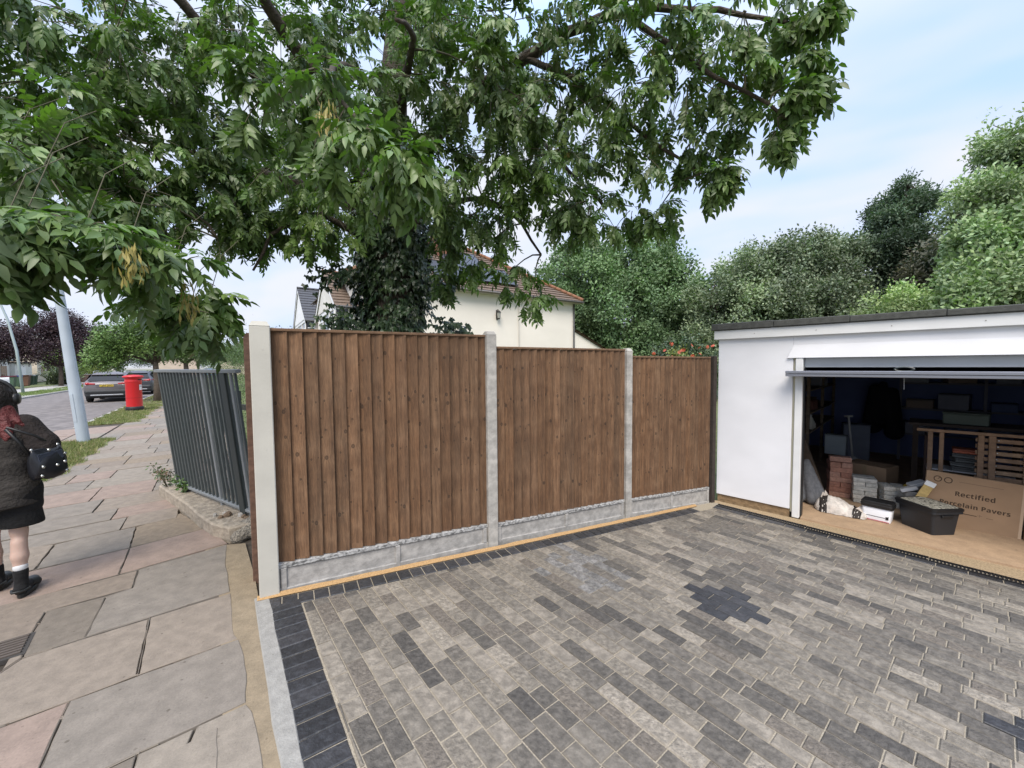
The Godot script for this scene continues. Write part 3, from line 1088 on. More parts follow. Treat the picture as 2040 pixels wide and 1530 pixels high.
func garage() -> void:
	var g := thing("garage", "white rendered flat-roofed garage with dark felt roof edge and open door", "garage")
	g.transform = G
	var brick := rough_mat(lin(0.34, 0.235, 0.13), T.mottle, 2.5, 0.95, T.riven, 0.4)
	bx("front_wall", Vector3(0, -0.165, -0.12), Vector3(0.872, 2.05, 0), M.render_white, g, 0.006)
	bx("plinth", Vector3(0.012, -0.4, -0.118), Vector3(0.868, -0.168, -0.022), brick, g)
	bx("front_wall", Vector3(3.62, -0.4, -0.12), Vector3(4.3, 2.05, 0), M.render_white, g, 0.006)
	bx("side_wall", Vector3(0.003, -0.4, -5.6), Vector3(0.12, 2.1, -0.125), M.render_white, g)
	bx("side_wall", Vector3(4.18, -0.4, -5.6), Vector3(4.297, 2.1, -0.125), M.render_white, g)
	bx("rear_wall", Vector3(0.123, -0.4, -5.6), Vector3(4.177, 2.1, -5.48), M.render_white, g)
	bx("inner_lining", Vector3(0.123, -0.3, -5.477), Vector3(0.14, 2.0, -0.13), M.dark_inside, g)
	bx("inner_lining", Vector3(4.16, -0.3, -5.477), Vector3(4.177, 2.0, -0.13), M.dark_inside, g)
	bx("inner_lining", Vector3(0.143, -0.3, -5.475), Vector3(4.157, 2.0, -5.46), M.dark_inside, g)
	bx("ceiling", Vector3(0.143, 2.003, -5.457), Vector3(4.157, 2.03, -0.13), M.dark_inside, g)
	# lintel with its bell-cast drip, thickest at the foot
	var st := stool()
	box(st, Vector3(0.874, 1.765, -0.12), Vector3(3.618, 2.05, 0.001), 0.0)
	var a := [Vector3(0.815, 1.76, 0.028), Vector3(3.68, 1.76, 0.028), Vector3(3.62, 1.92, 0.004), Vector3(0.875, 1.92, 0.004), Vector3(0.815, 1.76, 0.002), Vector3(3.68, 1.76, 0.002)]
	quad(st, a[0], a[1], a[2], a[3])
	quad(st, a[4], a[5], a[1], a[0])
	tri(st, a[4], a[0], a[3])
	tri(st, a[1], a[5], a[2])
	obj("lintel", done(st), M.render_white, g)
	bx("door_head", Vector3(0.98, 1.64, -0.15), Vector3(3.55, 1.758, -0.075), M.paint_head, g, 0.004)
	bx("door_jamb", Vector3(0.90, -0.255, -0.14), Vector3(0.975, 1.757, 0.02), M.paint_white, g, 0.005)
	bx("door_jamb", Vector3(3.55, -0.255, -0.14), Vector3(3.612, 1.757, 0.02), M.paint_white, g, 0.005)
	bx("reveal", Vector3(0.874, -0.2, -0.12), Vector3(0.897, 1.757, -0.02), rough_mat(lin(0.62, 0.58, 0.42), T.soft, 1.0), g)
	bx("draught_strip", Vector3(0.977, -0.235, -0.13), Vector3(0.99, 1.63, -0.04), M.black_plastic, g)
	bx("fascia", Vector3(-0.045, 2.03, 0.004), Vector3(4.34, 2.152, 0.05), M.paint_white, g, 0.004)
	for x in [0.45, 1.1, 1.75, 2.4]:
		st = stool()
		lathe(st, [Vector2(0.006, 0), Vector2(0.006, 0.003), Vector2(0.0, 0.004)], 8, Transform3D(Basis(Vector3.RIGHT, PI / 2), Vector3(x, 2.09, 0.05)))
		obj("nail_head", done(st), mat(lin(0.35, 0.33, 0.31), 0.6), g)
	bx("fascia", Vector3(-0.045, 2.03, -5.64), Vector3(0.0, 2.152, 0.002), M.paint_white, g)
	st = stool()
	for k in 6:   # the felt drip, in lapped lengths
		box(st, Vector3(-0.075 + k * 0.74, 2.156, -0.05), Vector3(-0.075 + k * 0.74 + 0.738, 2.246 - 0.008 * k, 0.082 + 0.002 * (k % 2)), 0.008)
	box(st, Vector3(-0.075, 2.156, -5.68), Vector3(4.37, 2.205, -0.052), 0.008)
	obj("roof_felt", done(st), M.felt, g)
	# floor: boarded sheet inside, running out to the drain
	st = stool()
	slab(st, poly_of([0.14, 5.46, 0.14, 0.13, 0.99, 0.13, 0.99, -0.02, 3.55, -0.02, 3.55, 0.13, 4.16, 0.13, 4.16, 5.46]), -0.4, -0.24, 0.0, 0.0, Transform3D(Basis(Vector3.RIGHT, Vector3.UP, Vector3.FORWARD), Vector3.ZERO))
	obj("floor", done(st), M.floor_board, g)
	var apron := stool()
	slab(apron, poly_of([-0.1, 0.02, 0.86, 0.02, 0.9, 0.02, 3.6, 0.02, 4.2, 0.02, 4.3, 0.9, 0.0, 0.16]), -0.4, -0.262, 0.0, 0.0)
	var ao := obj("apron", done(apron), M.sand, g)
	# the door, swung up: seen along its lower edge
	var door := Node3D.new()
	door.name = "up_and_over_door"
	g.add_child(door)
	st = stool()
	var slope := Transform3D(Basis(Vector3.RIGHT, 0.035), Vector3(0, 1.565, 0.2))
	box(st, Vector3(0.86, -0.005, -2.1), Vector3(3.5, 0.012, -0.03), 0.0, slope)
	obj("door_panel", done(st), mat(lin(0.05, 0.055, 0.07), 0.5, 0.3), door)
	st = stool()
	box(st, Vector3(0.83, 0.002, -0.03), Vector3(3.53, 0.036, 0.0), 0.004, slope)
	box(st, Vector3(0.83, -0.032, -0.032), Vector3(3.53, 0.0, -0.006), 0.004, slope)
	obj("bottom_rail", done(st), mat(lin(0.26, 0.27, 0.31), 0.4, 0.4), door)
	st = stool()
	var ring := []
	for k in 25: ring.append(slope * Vector3(1.86 + 0.075 * cos(TAU * k / 24), 0.05 + 0.022 * sin(TAU * k / 24), -0.16))
	tube(st, ring, [0.008], 6, false)
	obj("handle", done(st), mat(lin(0.05, 0.06, 0.06), 0.4), door)
	st = stool()
	tube(st, [slope * Vector3(1.86, -0.005, -0.2), slope * Vector3(1.863, -0.17, -0.2)], [0.004], 6)
	obj("pull_cord", done(st), mat(lin(0.35, 0.36, 0.38), 0.7), door)
	st = stool()
	tube(st, [Vector3(1.02, 1.58, -0.3), Vector3(1.02, 1.6, -2.2)], [0.012], 6)
	tube(st, [Vector3(3.48, 1.58, -0.3), Vector3(3.48, 1.6, -2.2)], [0.012], 6)
	obj("track", done(st), M.steel_dark, door)

# ---------- what stands in the garage ----------
func garage_contents() -> void:
	var gyaw := -atan2(0.718, 0.696)
	# red blocks: pairs laid crosswise
	var reds := []
	for t in 3: reds.append(rough_mat([lin(0.56, 0.29, 0.205), lin(0.48, 0.235, 0.165), lin(0.60, 0.34, 0.25)][t], T.mottle, 2.0 + t, 0.9, T.grain, 0.1))
	var greys := []
	for t in 3: greys.append(rough_mat([lin(0.68, 0.68, 0.63), lin(0.60, 0.61, 0.57), lin(0.74, 0.73, 0.67)][t], T.mottle, 2.0 + t, 0.9, T.grain, 0.1))
	var ordinal := ["bottom", "second", "third", "fourth", "fifth", "sixth", "seventh", "eighth"]
	var block := func(h: float) -> ArrayMesh:
		var st := stool()
		box(st, Vector3(-0.124, 0, -0.061), Vector3(0.124, h - 0.002, 0.061), 0.006)
		return done(st)
	var stack := func(t: float, inside: float, layers: int, h: float, ms: Array, kind: String, place: String, group: String, turn: float, single_top: bool) -> void:
		var mesh: ArrayMesh = block.call(h)
		for l in layers:
			var cross := l % 2 == 0
			var n := 1 if single_top and l == layers - 1 else 2
			for k in n:
				var off := (k - 0.5) * 0.127 if n == 2 else -0.02
				var loc := Vector3(off, 0, 0) if cross else Vector3(0, 0, -off)
				loc += Vector3(rng.randf_range(-0.006, 0.006), 0, rng.randf_range(-0.006, 0.006))
				var base := at_garage(t, inside, -0.238 + l * h)
				var b := Basis(Vector3.UP, gyaw + turn)
				var layer_name: String = "topmost" if l == layers - 1 else ordinal[l]
				var which := "" if n == 1 else (", left one" if cross else ", front one") if k == 0 else (", right one" if cross else ", rear one")
				var o := obj("paving_block", mesh, ms[rng.randi() % 3], self, Transform3D(b * Basis(Vector3.UP, (PI / 2 if cross else 0.0) + rng.randf_range(-0.05, 0.05)), base + b * loc))
				tag(o, "%s block in the %s layer of %s%s" % [kind, layer_name, place, which], "paving block", group)
	stack.call(1.21, 1.40, 8, 0.072, reds, "red", "the tall red stack", "red blocks stacked in the garage", 0.25, true)
	stack.call(1.485, 1.30, 6, 0.058, greys, "pale grey", "the stack beside the red one", "pale blocks in the higher grey stack", 0.2, false)
	stack.call(1.77, 1.34, 5, 0.056, greys, "pale grey", "the lower stack behind the tub", "pale blocks in the lower grey stack", 0.35, false)

	# cardboard box behind the bricks
	var cb := thing("cardboard_box", "plain brown cardboard box standing behind the red blocks", "box", at_garage(1.52, 1.95, -0.238), gyaw - 0.35)
	bx("carton", Vector3(-0.25, 0, -0.18), Vector3(0.25, 0.42, 0.18), M.card, cb, 0.006)
	bx("tape", Vector3(-0.025, 0.02, 0.1802), Vector3(0.025, 0.415, 0.1815), mat(lin(0.30, 0.21, 0.12), 0.4), cb)
	bx("lid_seam", Vector3(-0.246, 0.4202, -0.003), Vector3(0.246, 0.4212, 0.003), mat(lin(0.12, 0.08, 0.05), 0.9), cb)

	# torn cement sack
	var sack := thing("cement_sack", "slumped pale paper cement sack, torn open, in front of the red blocks", "sack", at_garage(1.32, 0.56, -0.238), gyaw)
	var st := stool(true)
	var nz := FastNoiseLite.new()
	nz.seed = 3
	nz.frequency = 3.2
	var bag := func(s: SurfaceTool, x0: float, x1: float, grow: float) -> void:
		var f := func(u: float, v: float) -> Vector3:
			var x := lerpf(-0.25, 0.25, u)
			var env := pow(maxf(0.0, 1.0 - pow(absf(u - 0.5) * 2.0, 3.4)), 0.5)
			var a := PI * v
			var crease := nz.get_noise_3d(x * 3, v * 2.0, 0.0) * 0.03 + nz.get_noise_2d(x * 9.0, v * 3.0) * 0.012
			var h := (0.15 + 0.05 * sin(u * 5.0 + 0.5)) * (0.25 + 0.75 * env) + crease * env
			var w := 0.16 * (0.55 + 0.45 * env) + crease
			return Vector3(x * (1.0 + 0.06 * sin(a)), maxf(0.004, sin(a) * h) + grow * sin(a), cos(a) * w + grow * cos(a))
		for i in 26:
			for j in 16:
				var u0 := lerpf(x0, x1, i / 26.0)
				var u1 := lerpf(x0, x1, (i + 1) / 26.0)
				quad(s, f.call(u0, j / 16.0), f.call(u1, j / 16.0), f.call(u1, (j + 1) / 16.0), f.call(u0, (j + 1) / 16.0))
	bag.call(st, 0.0, 1.0, 0.0)
	obj("paper_sack", done(st), rough_mat(lin(0.76, 0.72, 0.67), T.mottle, 2.0, 0.8, T.grain, 0.1), sack)
	for r in [[0.10, 0.26], [0.74, 0.90]]:
		st = stool(true)
		bag.call(st, r[0], r[1], 0.0025)
		obj("printed_band", done(st), rough_mat(lin(0.035, 0.025, 0.02), T.speck, 1.5, 0.7), sack)
	st = stool()
	for e in [[0.235, 0.06], [0.21, 0.11]]:
		tri(st, Vector3(e[0] - 0.06, 0.1, 0.05), Vector3(e[0], 0.02, 0.09), Vector3(e[0] + 0.03, 0.06 + e[1], -0.02))
		tri(st, Vector3(-e[0] + 0.12, 0.14, 0.03), Vector3(-e[0] + 0.05, 0.2 + e[1] * 0.5, 0.0), Vector3(-e[0] + 0.02, 0.12, 0.06))
	obj("torn_flap", done(st), rough_mat(lin(0.62, 0.56, 0.5), T.mottle, 2.0), sack)

	# tub of jointing compound
	var tub := thing("plastic_tub", "white plastic tub with black lid and red label, left of the black crate", "tub", at_garage(1.67, 0.58, -0.238), gyaw - 0.12)
	var rounded := func(w: float, d: float, r: float) -> PackedVector2Array:
		var p := PackedVector2Array()
		for c in [[1, 1, 0.0], [-1, 1, 0.5], [-1, -1, 1.0], [1, -1, 1.5]]:
			for k in 5:
				var a: float = PI * (c[2] + 0.125 * k)
				p.append(Vector2(c[0] * (w - r) + cos(a) * r, c[1] * (d - r) + sin(a) * r))
		return p
	var loft := func(s: SurfaceTool, rings: Array) -> void:   # rings: [outline, height]
		for i in rings.size() - 1:
			var a: PackedVector2Array = rings[i][0]
			var b: PackedVector2Array = rings[i + 1][0]
			for k in a.size():
				var n := (k + 1) % a.size()
				quad(s, Vector3(a[n].x, rings[i][1], a[n].y), Vector3(a[k].x, rings[i][1], a[k].y), Vector3(b[k].x, rings[i + 1][1], b[k].y), Vector3(b[n].x, rings[i + 1][1], b[n].y))
		var top: PackedVector2Array = rings[-1][0]
		for k in range(1, top.size() - 1):
			tri(s, Vector3(top[0].x, rings[-1][1], top[0].y), Vector3(top[k + 1].x, rings[-1][1], top[k + 1].y), Vector3(top[k].x, rings[-1][1], top[k].y))
	st = stool(true)
	loft.call(st, [[rounded.call(0.125, 0.085, 0.025), 0.0], [rounded.call(0.14, 0.098, 0.03), 0.19]])
	obj("tub_body", done(st), mat(lin(0.82, 0.82, 0.84), 0.4), tub)
	st = stool()
	loft.call(st, [[rounded.call(0.15, 0.106, 0.034), 0.165], [rounded.call(0.152, 0.108, 0.034), 0.2], [rounded.call(0.146, 0.102, 0.03), 0.206], [rounded.call(0.146, 0.102, 0.03), 0.228], [rounded.call(0.138, 0.094, 0.028), 0.236]])
	obj("lid", done(st), M.black_plastic, tub)
	var label := Node3D.new()
	label.name = "label"
	tub.add_child(label)
	label.transform = Transform3D(Basis(Vector3.RIGHT, -0.066), Vector3(0, 0.0, 0.0945))
	bx("red_line", Vector3(-0.10, 0.128, -0.002), Vector3(0.02, 0.146, 0.0005), mat(lin(0.55, 0.05, 0.06), 0.5), label)
	bx("dark_line", Vector3(-0.09, 0.092, -0.002), Vector3(0.095, 0.097, 0.0004), M.black, label)
	bx("dark_line", Vector3(-0.09, 0.054, -0.002), Vector3(0.08, 0.060, 0.0004), M.black, label)
	bx("dark_square", Vector3(0.085, 0.04, -0.002), Vector3(0.112, 0.125, 0.0006), M.black, label)
	bx("red_line", Vector3(-0.118, 0.006, -0.004), Vector3(0.118, 0.013, 0.0), mat(lin(0.5, 0.05, 0.05), 0.5), label)

	# black storage crate with a dusty lid
	var crate := thing("storage_crate", "large black plastic storage crate with a dusty flat lid", "crate", at_garage(2.09, 0.60, -0.238), gyaw - 0.73)
	st = stool()
	loft.call(st, [[rounded.call(0.17, 0.135, 0.02), 0.0], [rounded.call(0.195, 0.16, 0.03), 0.245], [rounded.call(0.215, 0.18, 0.03), 0.248], [rounded.call(0.215, 0.18, 0.03), 0.285]])
	obj("crate_body", done(st), mat(lin(0.02, 0.022, 0.026), 0.5), crate)
	st = stool()
	loft.call(st, [[rounded.call(0.222, 0.187, 0.035), 0.28], [rounded.call(0.222, 0.187, 0.035), 0.302], [rounded.call(0.212, 0.177, 0.03), 0.308]])
	obj("lid_rim", done(st), M.black_plastic, crate)
	st = stool()
	loft.call(st, [[rounded.call(0.19, 0.155, 0.03), 0.306], [rounded.call(0.186, 0.151, 0.028), 0.3115]])
	obj("dusty_lid", done(st), rough_mat(lin(0.42, 0.40, 0.33), T.speck, 1.2, 0.9), crate)
	for s in [-1.0, 1.0]:
		bx("handle", Vector3(s * 0.197 - 0.014, 0.205, -0.07), Vector3(s * 0.197 + 0.014, 0.235, 0.07), M.black_plastic, crate, 0.005)
	for k in 4:
		st = stool()
		box(st, Vector3(-0.12 + k * 0.07, 0.312, -0.04 + 0.02 * (k % 3)), Vector3(-0.10 + k * 0.07, 0.3145, -0.025 + 0.02 * (k % 3)))
		obj("dirt_clod", done(st), M.black, crate)

	# long printed cartons leaning in front of the pallet
	var lean := Basis(Vector3.UP, gyaw + 0.02) * Basis(Vector3.RIGHT, -0.1)
	var box_a := thing("paver_carton", "long brown carton printed Rectified Porcelain Pavers, leaning on its edge", "carton")
	box_a.transform = Transform3D(lean * Basis(Vector3.BACK, -0.055), at_garage(2.04, 0.90, -0.232))
	bx("carton", Vector3(0.0, 0.0, -0.07), Vector3(0.755, 0.62, 0.0), M.card, box_a, 0.006)
	var ink := mat(lin(0.06, 0.035, 0.02), 0.8)
	var say := func(s: String, x: float, y: float, w: float) -> void:
		var tm := text_mesh(s, 0.05, w, 0.001)
		var o := obj("lettering", tm, ink, box_a, Transform3D(Basis.IDENTITY, Vector3(x, y, 0.001)))
	say.call("Rectified", 0.40, 0.395, 0.30)
	say.call("Porcelain Pavers", 0.40, 0.275, 0.53)
	for k in 2:
		st = stool()
		var ring := []
		for q in 21: ring.append(Vector3(0.10 + k * 0.085 + 0.031 * cos(TAU * q / 20), 0.535 + 0.031 * sin(TAU * q / 20), 0.001))
		tube(st, ring, [0.0042], 5, false)
		obj("printed_ring", done(st), ink, box_a)
	st = stool()
	tube(st, [Vector3(0.10, 0.535, 0.001), Vector3(0.118, 0.556, 0.001)], [0.003], 5)
	obj("printed_ring", done(st), ink, box_a)
	bx("printed_line", Vector3(0.27, 0.534, 0.0), Vector3(0.60, 0.539, 0.0008), mat(lin(0.2, 0.13, 0.08), 0.8), box_a)
	for r in [[0.33, 0.43], [0.45, 0.455], [0.50, 0.55]]:
		bx("printed_line", Vector3(r[0], 0.176, 0.0), Vector3(r[1], 0.184 if r[1] - r[0] > 0.01 else 0.205, 0.0009), ink if r[0] < 0.4 else mat(lin(0.22, 0.14, 0.085), 0.8), box_a)
	bx("printed_line", Vector3(0.434, 0.188, 0.0), Vector3(0.472, 0.193, 0.0009), mat(lin(0.22, 0.14, 0.085), 0.8), box_a)
	bx("end_tape", Vector3(0.732, 0.004, 0.0005), Vector3(0.7545, 0.615, 0.0018), mat(lin(0.5, 0.36, 0.24), 0.6), box_a)
	var box_b := thing("paver_carton", "second brown carton beyond the taped end of the printed one", "carton")
	box_b.transform = Transform3D(lean * Basis(Vector3.BACK, -0.055), at_garage(2.80, 0.87, -0.275))
	bx("carton", Vector3(0.01, 0.0, -0.09), Vector3(0.66, 0.60, -0.01), M.card, box_b, 0.006)

	# pallet boards standing on end behind the cartons
	var pal := thing("wooden_pallet", "slatted wooden pallet standing upright behind the printed cartons", "pallet")
	pal.transform = Transform3D(Basis(Vector3.UP, gyaw + 0.03) * Basis(Vector3.RIGHT, -0.06), at_garage(1.98, 1.25, -0.238))
	var pw := []
	for t in 3: pw.append(rough_mat([lin(0.38, 0.24, 0.15), lin(0.45, 0.30, 0.19), lin(0.31, 0.20, 0.13)][t], T.stone, 1.3 + t * 0.3, 0.85, T.grain, 0.06))
	bx("rail", Vector3(0.0, 1.05, -0.07), Vector3(1.3, 1.085, 0.0), pw[0], pal, 0.003)
	for x in [[0.1, 0.045], [0.2, 0.04], [0.515, 0.05], [0.60, 0.055], [0.86, 0.075], [1.15, 0.06]]:
		bx("stile", Vector3(x[0], 0, -0.04), Vector3(x[0] + x[1], 1.048, -0.005), pw[rng.randi() % 3], pal, 0.003)
	for k in 13:
		var y := 0.97 - k * 0.075
		bx("slat", Vector3(0.50, y, -0.062), Vector3(1.28, y + 0.047, -0.043), pw[(k * 2) % 3], pal, 0.003)
	for k in 8:
		var st2 := stool()
		lathe(st2, [Vector2(0.007, 0.0), Vector2(0.007, 0.012), Vector2(0, 0.014)], 8, Transform3D(Basis(Vector3.RIGHT, PI / 2), Vector3(0.676 - k * 0.004, 0.97 - k * 0.075 + 0.03, -0.04)))
		obj("nail_plate", done(st2), mat(lin(0.7, 0.7, 0.66), 0.4), pal)

	# offcuts leaning left of the pallet
	var plank := thing("yellow_plank", "yellowish sawn plank leaning between grey blocks and printed carton", "plank")
	plank.transform = Transform3D(Basis(Vector3.UP, gyaw) * Basis(Vector3.BACK, -0.4) * Basis(Vector3.RIGHT, -0.1), at_garage(1.86, 0.80, -0.236))
	bx("plank", Vector3(0, 0, -0.04), Vector3(0.085, 0.50, 0.0), rough_mat(lin(0.62, 0.44, 0.17), T.stone, 1.0), plank, 0.003)
	bx("end_cap", Vector3(-0.003, 0.501, -0.043), Vector3(0.09, 0.56, 0.003), mat(lin(0.68, 0.68, 0.67), 0.6), plank, 0.003)
	var yb := thing("yellow_bag", "folded yellow bag on the floor behind the grey blocks", "bag", at_garage(1.98, 1.42, -0.238), gyaw + 0.3)
	st = stool(true)
	blend_body(st, [[Vector3(-0.06, 0.11, 0), 0.10, Vector3(0.05, 0.1, 0.02), 0.085], [Vector3(-0.04, 0.24, 0), 0.085, Vector3(0.05, 0.26, 0), 0.07]], 0.015, 0.03)
	obj("bag_body", done(st), rough_mat(lin(0.66, 0.48, 0.10), T.mottle, 3.0, 0.7), yb)
	bx("white_label", Vector3(-0.07, 0.16, 0.085), Vector3(0.05, 0.2, 0.09), mat(lin(0.5, 0.42, 0.2), 0.7), yb)
	for k in 2:
		var off := thing("foam_offcut", ["white angled offcut resting above the yellow plank", "upper grey-white offcut behind the yellow plank"][k], "offcut", at_garage(1.95 + k * 0.06, 1.10 + k * 0.12, 0.07 + 0.05 * k), gyaw + 0.4 * k)
		bx("offcut", Vector3(-0.09, 0, -0.06), Vector3(0.07, 0.045, 0.06), mat(lin(0.62, 0.63, 0.64), 0.8), off, 0.004, Transform3D(Basis(Vector3.BACK, 0.45), Vector3.ZERO))
		bx("block_end", Vector3(-0.05, -0.30, -0.04), Vector3(0.05, -0.01, 0.04), rough_mat(lin(0.35, 0.35, 0.34), T.mottle, 2.0), off, 0.004)

	# left: leaning timber, bundled sheet
	var lp := thing("leaning_timber", "dark old timber plank leaning inside the door frame", "timber")
	lp.transform = Transform3D(Basis(Vector3.UP, gyaw) * Basis(Vector3.BACK, 0.32), at_garage(1.08, 1.02, -0.24))
	bx("plank", Vector3(-0.05, 0, -0.03), Vector3(0.05, 0.86, 0.03), rough_mat(lin(0.11, 0.075, 0.05), T.stone, 1.2), lp, 0.004)
	var ds := thing("dust_sheet", "grey bundled dust sheet slumped behind the door frame", "dust sheet", at_garage(0.93, 0.72, -0.238), gyaw)
	st = stool(true)
	var folds := []
	for k in 7: folds.append([Vector3(-0.12 + 0.05 * k, 0.06, 0.06 * sin(k * 2.0)), 0.07, Vector3(-0.16 + 0.03 * k, 0.5 + 0.06 * sin(k * 1.7), -0.1), 0.035])
	folds.append([Vector3(0.16, 0.05, 0.08), 0.06, Vector3(0.24, 0.04, 0.05), 0.045])
	blend_body(st, folds, 0.016, 0.03)
	obj("sheet_folds", done(st), rough_mat(lin(0.16, 0.17, 0.19), T.mottle, 3.0, 0.95), ds)

	# shelves along the left wall and at the back
	var sh := thing("wall_shelves", "rough wooden wall shelves at the dim left side of the garage", "shelf")
	sh.transform = G * Transform3D(Basis.IDENTITY, Vector3(0.16, -0.24, -3.9))
	for y in [0.72, 1.05, 1.45]:
		bx("shelf_board", Vector3(0, y, -1.4), Vector3(0.55, y + 0.025, 1.6), rough_mat(lin(0.26, 0.2, 0.14), T.stone, 1.0), sh)
	for z in [-1.38, 0.1, 1.55]:
		bx("upright", Vector3(0.5, 0, z), Vector3(0.545, 1.8, z + 0.045), rough_mat(lin(0.2, 0.15, 0.1), T.stone, 1.0), sh)
	var item := func(called: String, lab: String, cat: String, t: float, inside: float, y: float, s: Vector3, c: Color) -> void:
		var o := thing(called, lab, cat, at_garage(t, inside, y), gyaw + rng.randf_range(-0.3, 0.3))
		bx("body", Vector3(-s.x * 0.5, 0, -s.z * 0.5), Vector3(s.x * 0.5, s.y, s.z * 0.5), rough_mat(c, T.soft, 1.5, 0.7), o, 0.008)
		bx("lid", Vector3(-s.x * 0.52, s.y + 0.001, -s.z * 0.52), Vector3(s.x * 0.52, s.y + 0.025, s.z * 0.52), rough_mat(c.darkened(0.2), T.soft, 1.5, 0.7), o, 0.006)
	item.call("storage_box", "reddish brown box on the middle wall shelf", "box", 0.55, 3.0, 0.84, Vector3(0.28, 0.16, 0.2), lin(0.16, 0.07, 0.05))
	item.call("storage_box", "dark brown box beside the reddish one on the wall shelf", "box", 0.52, 3.35, 0.84, Vector3(0.25, 0.18, 0.2), lin(0.12, 0.075, 0.05))
	item.call("storage_box", "grey carton high on the top wall shelf", "box", 0.55, 3.9, 1.24, Vector3(0.3, 0.2, 0.3), lin(0.3, 0.3, 0.33))
	item.call("tool_case", "pale grey tool case under the lowest wall shelf", "case", 0.98, 3.1, 0.05, Vector3(0.3, 0.33, 0.16), lin(0.42, 0.48, 0.5))
	for k in 3:
		var b := thing("spray_bottle", ["tall white bottle on the lowest wall shelf", "short cream bottle next to the tall white one", "clear-topped bottle at the end of the lowest shelf"][k], "bottle", at_garage(0.66, 2.75 + 0.12 * k, 0.508), 0)
		st = stool(true)
		var bh := 0.26 - 0.07 * k
		lathe(st, [Vector2(0, 0), Vector2(0.04, 0), Vector2(0.04, bh * 0.65), Vector2(0.015, bh * 0.82), Vector2(0.015, bh * 0.9)], 12)
		obj("bottle_body", done(st), mat(lin(0.6, 0.58, 0.5), 0.4), b)
		st = stool(true)
		lathe(st, [Vector2(0.019, bh * 0.88), Vector2(0.019, bh), Vector2(0, bh)], 12)
		obj("cap", done(st), mat(lin(0.5, 0.5, 0.5), 0.5), b)
	var shovel := thing("shovel", "white-bladed shovel leaning near the lowest wall shelf", "shovel")
	shovel.transform = Transform3D(Basis(Vector3.UP, gyaw) * Basis(Vector3.BACK, 0.1), at_garage(1.25, 3.0, -0.238))
	st = stool(true)
	tube(st, [Vector3(0, 0.28, 0), Vector3(0, 1.0, 0)], [0.016], 8)
	tube(st, [Vector3(-0.06, 1.0, 0), Vector3(0.06, 1.0, 0)], [0.016], 8)
	obj("handle", done(st), mat(lin(0.45, 0.45, 0.42), 0.6), shovel)
	st = stool()
	plate(st, poly_of([-0.09, 0.02, 0.09, 0.02, 0.1, 0.24, 0.03, 0.30, -0.03, 0.30, -0.1, 0.24]), -0.006, 0.006)
	obj("blade", done(st), mat(lin(0.5, 0.52, 0.52), 0.4, 0.3), shovel)
	var coat := thing("hanging_coats", "dark coats hanging on the left wall of the garage", "coats")
	coat.transform = G * Transform3D(Basis.IDENTITY, Vector3(1.5, 0.3, -4.9))
	st = stool(true)
	blend_body(st, [[Vector3(-0.15, 0.1, 0), 0.16, Vector3(-0.12, 0.85, 0), 0.1], [Vector3(0.18, 0.0, 0), 0.15, Vector3(0.14, 0.8, 0), 0.09], [Vector3(0, 0.3, 0.05), 0.12, Vector3(0, 0.95, 0), 0.06]], 0.025, 0.05)
	obj("coat_folds", done(st), mat(lin(0.012, 0.012, 0.016), 0.9), coat)
	# white shelf seen through the pallet, with stacked trays
	var ws := thing("white_shelf", "white shelf behind the open end of the pallet", "shelf")
	ws.transform = Transform3D(Basis(Vector3.UP, gyaw), at_garage(2.1, 1.75, 0.27))
	bx("board", Vector3(-0.02, 0, -0.2), Vector3(0.72, 0.018, 0.12), mat(lin(0.55, 0.55, 0.57), 0.6), ws)
	bx("side", Vector3(-0.045, -0.508, -0.2), Vector3(-0.022, 0.45, 0.12), rough_mat(lin(0.05, 0.03, 0.025), T.soft, 1.0), ws)
	bx("side", Vector3(0.722, -0.508, -0.2), Vector3(0.745, 0.45, 0.12), rough_mat(lin(0.05, 0.03, 0.025), T.soft, 1.0), ws)
	for k in 5:
		item.call("plastic_tray", ["bottom grey tray of the pile on the white shelf", "second tray from the bottom on the white shelf", "third tray of the pile on the white shelf", "fourth tray, just under the orange one", "orange tray topping the pile on the white shelf"][k], "tray", 2.42, 1.72, 0.29 + k * 0.058, Vector3(0.22, 0.03, 0.2), lin(0.55, 0.16, 0.09) if k == 4 else lin(0.16, 0.17, 0.17))
	item.call("tool_box", "dull green toolbox above the pallet's top rail", "toolbox", 2.45, 2.3, 0.83, Vector3(0.42, 0.14, 0.2), lin(0.13, 0.16, 0.13))
	# back shelving, dim behind everything
	var back := thing("back_shelving", "dim shelving unit across the rear of the garage", "shelving")
	back.transform = G * Transform3D(Basis.IDENTITY, Vector3(1.75, -0.238, -5.2))
	for y in [0.5, 1.0, 1.5]: bx("shelf_board", Vector3(0, y, -0.2), Vector3(2.2, y + 0.03, 0.2), rough_mat(lin(0.2, 0.2, 0.24), T.soft, 1.0), back)
	for x in [0.0, 1.08, 2.16]: bx("upright", Vector3(x - 0.02, 0, 0.205), Vector3(x + 0.02, 1.9, 0.235), rough_mat(lin(0.22, 0.22, 0.26), T.soft, 1.0), back)
	var shades := [lin(0.30, 0.31, 0.36), lin(0.16, 0.18, 0.26), lin(0.34, 0.26, 0.2), lin(0.12, 0.16, 0.3), lin(0.4, 0.42, 0.46)]
	var where := ["wide pale box at the unit's near end, lowest shelf", "blue-grey box second on the unit's lowest shelf", "brown carton third on the unit's lowest shelf", "navy case last on the unit's lowest shelf", "light carton first on the unit's middle shelf", "grey-blue tin second on the unit's middle shelf", "brown tin third on the unit's middle shelf", "navy box last on the unit's middle shelf", "pale case first on the unit's top shelf", "slate box second on the unit's top shelf", "tan box third on the unit's top shelf", "dark blue tub last on the unit's top shelf"]
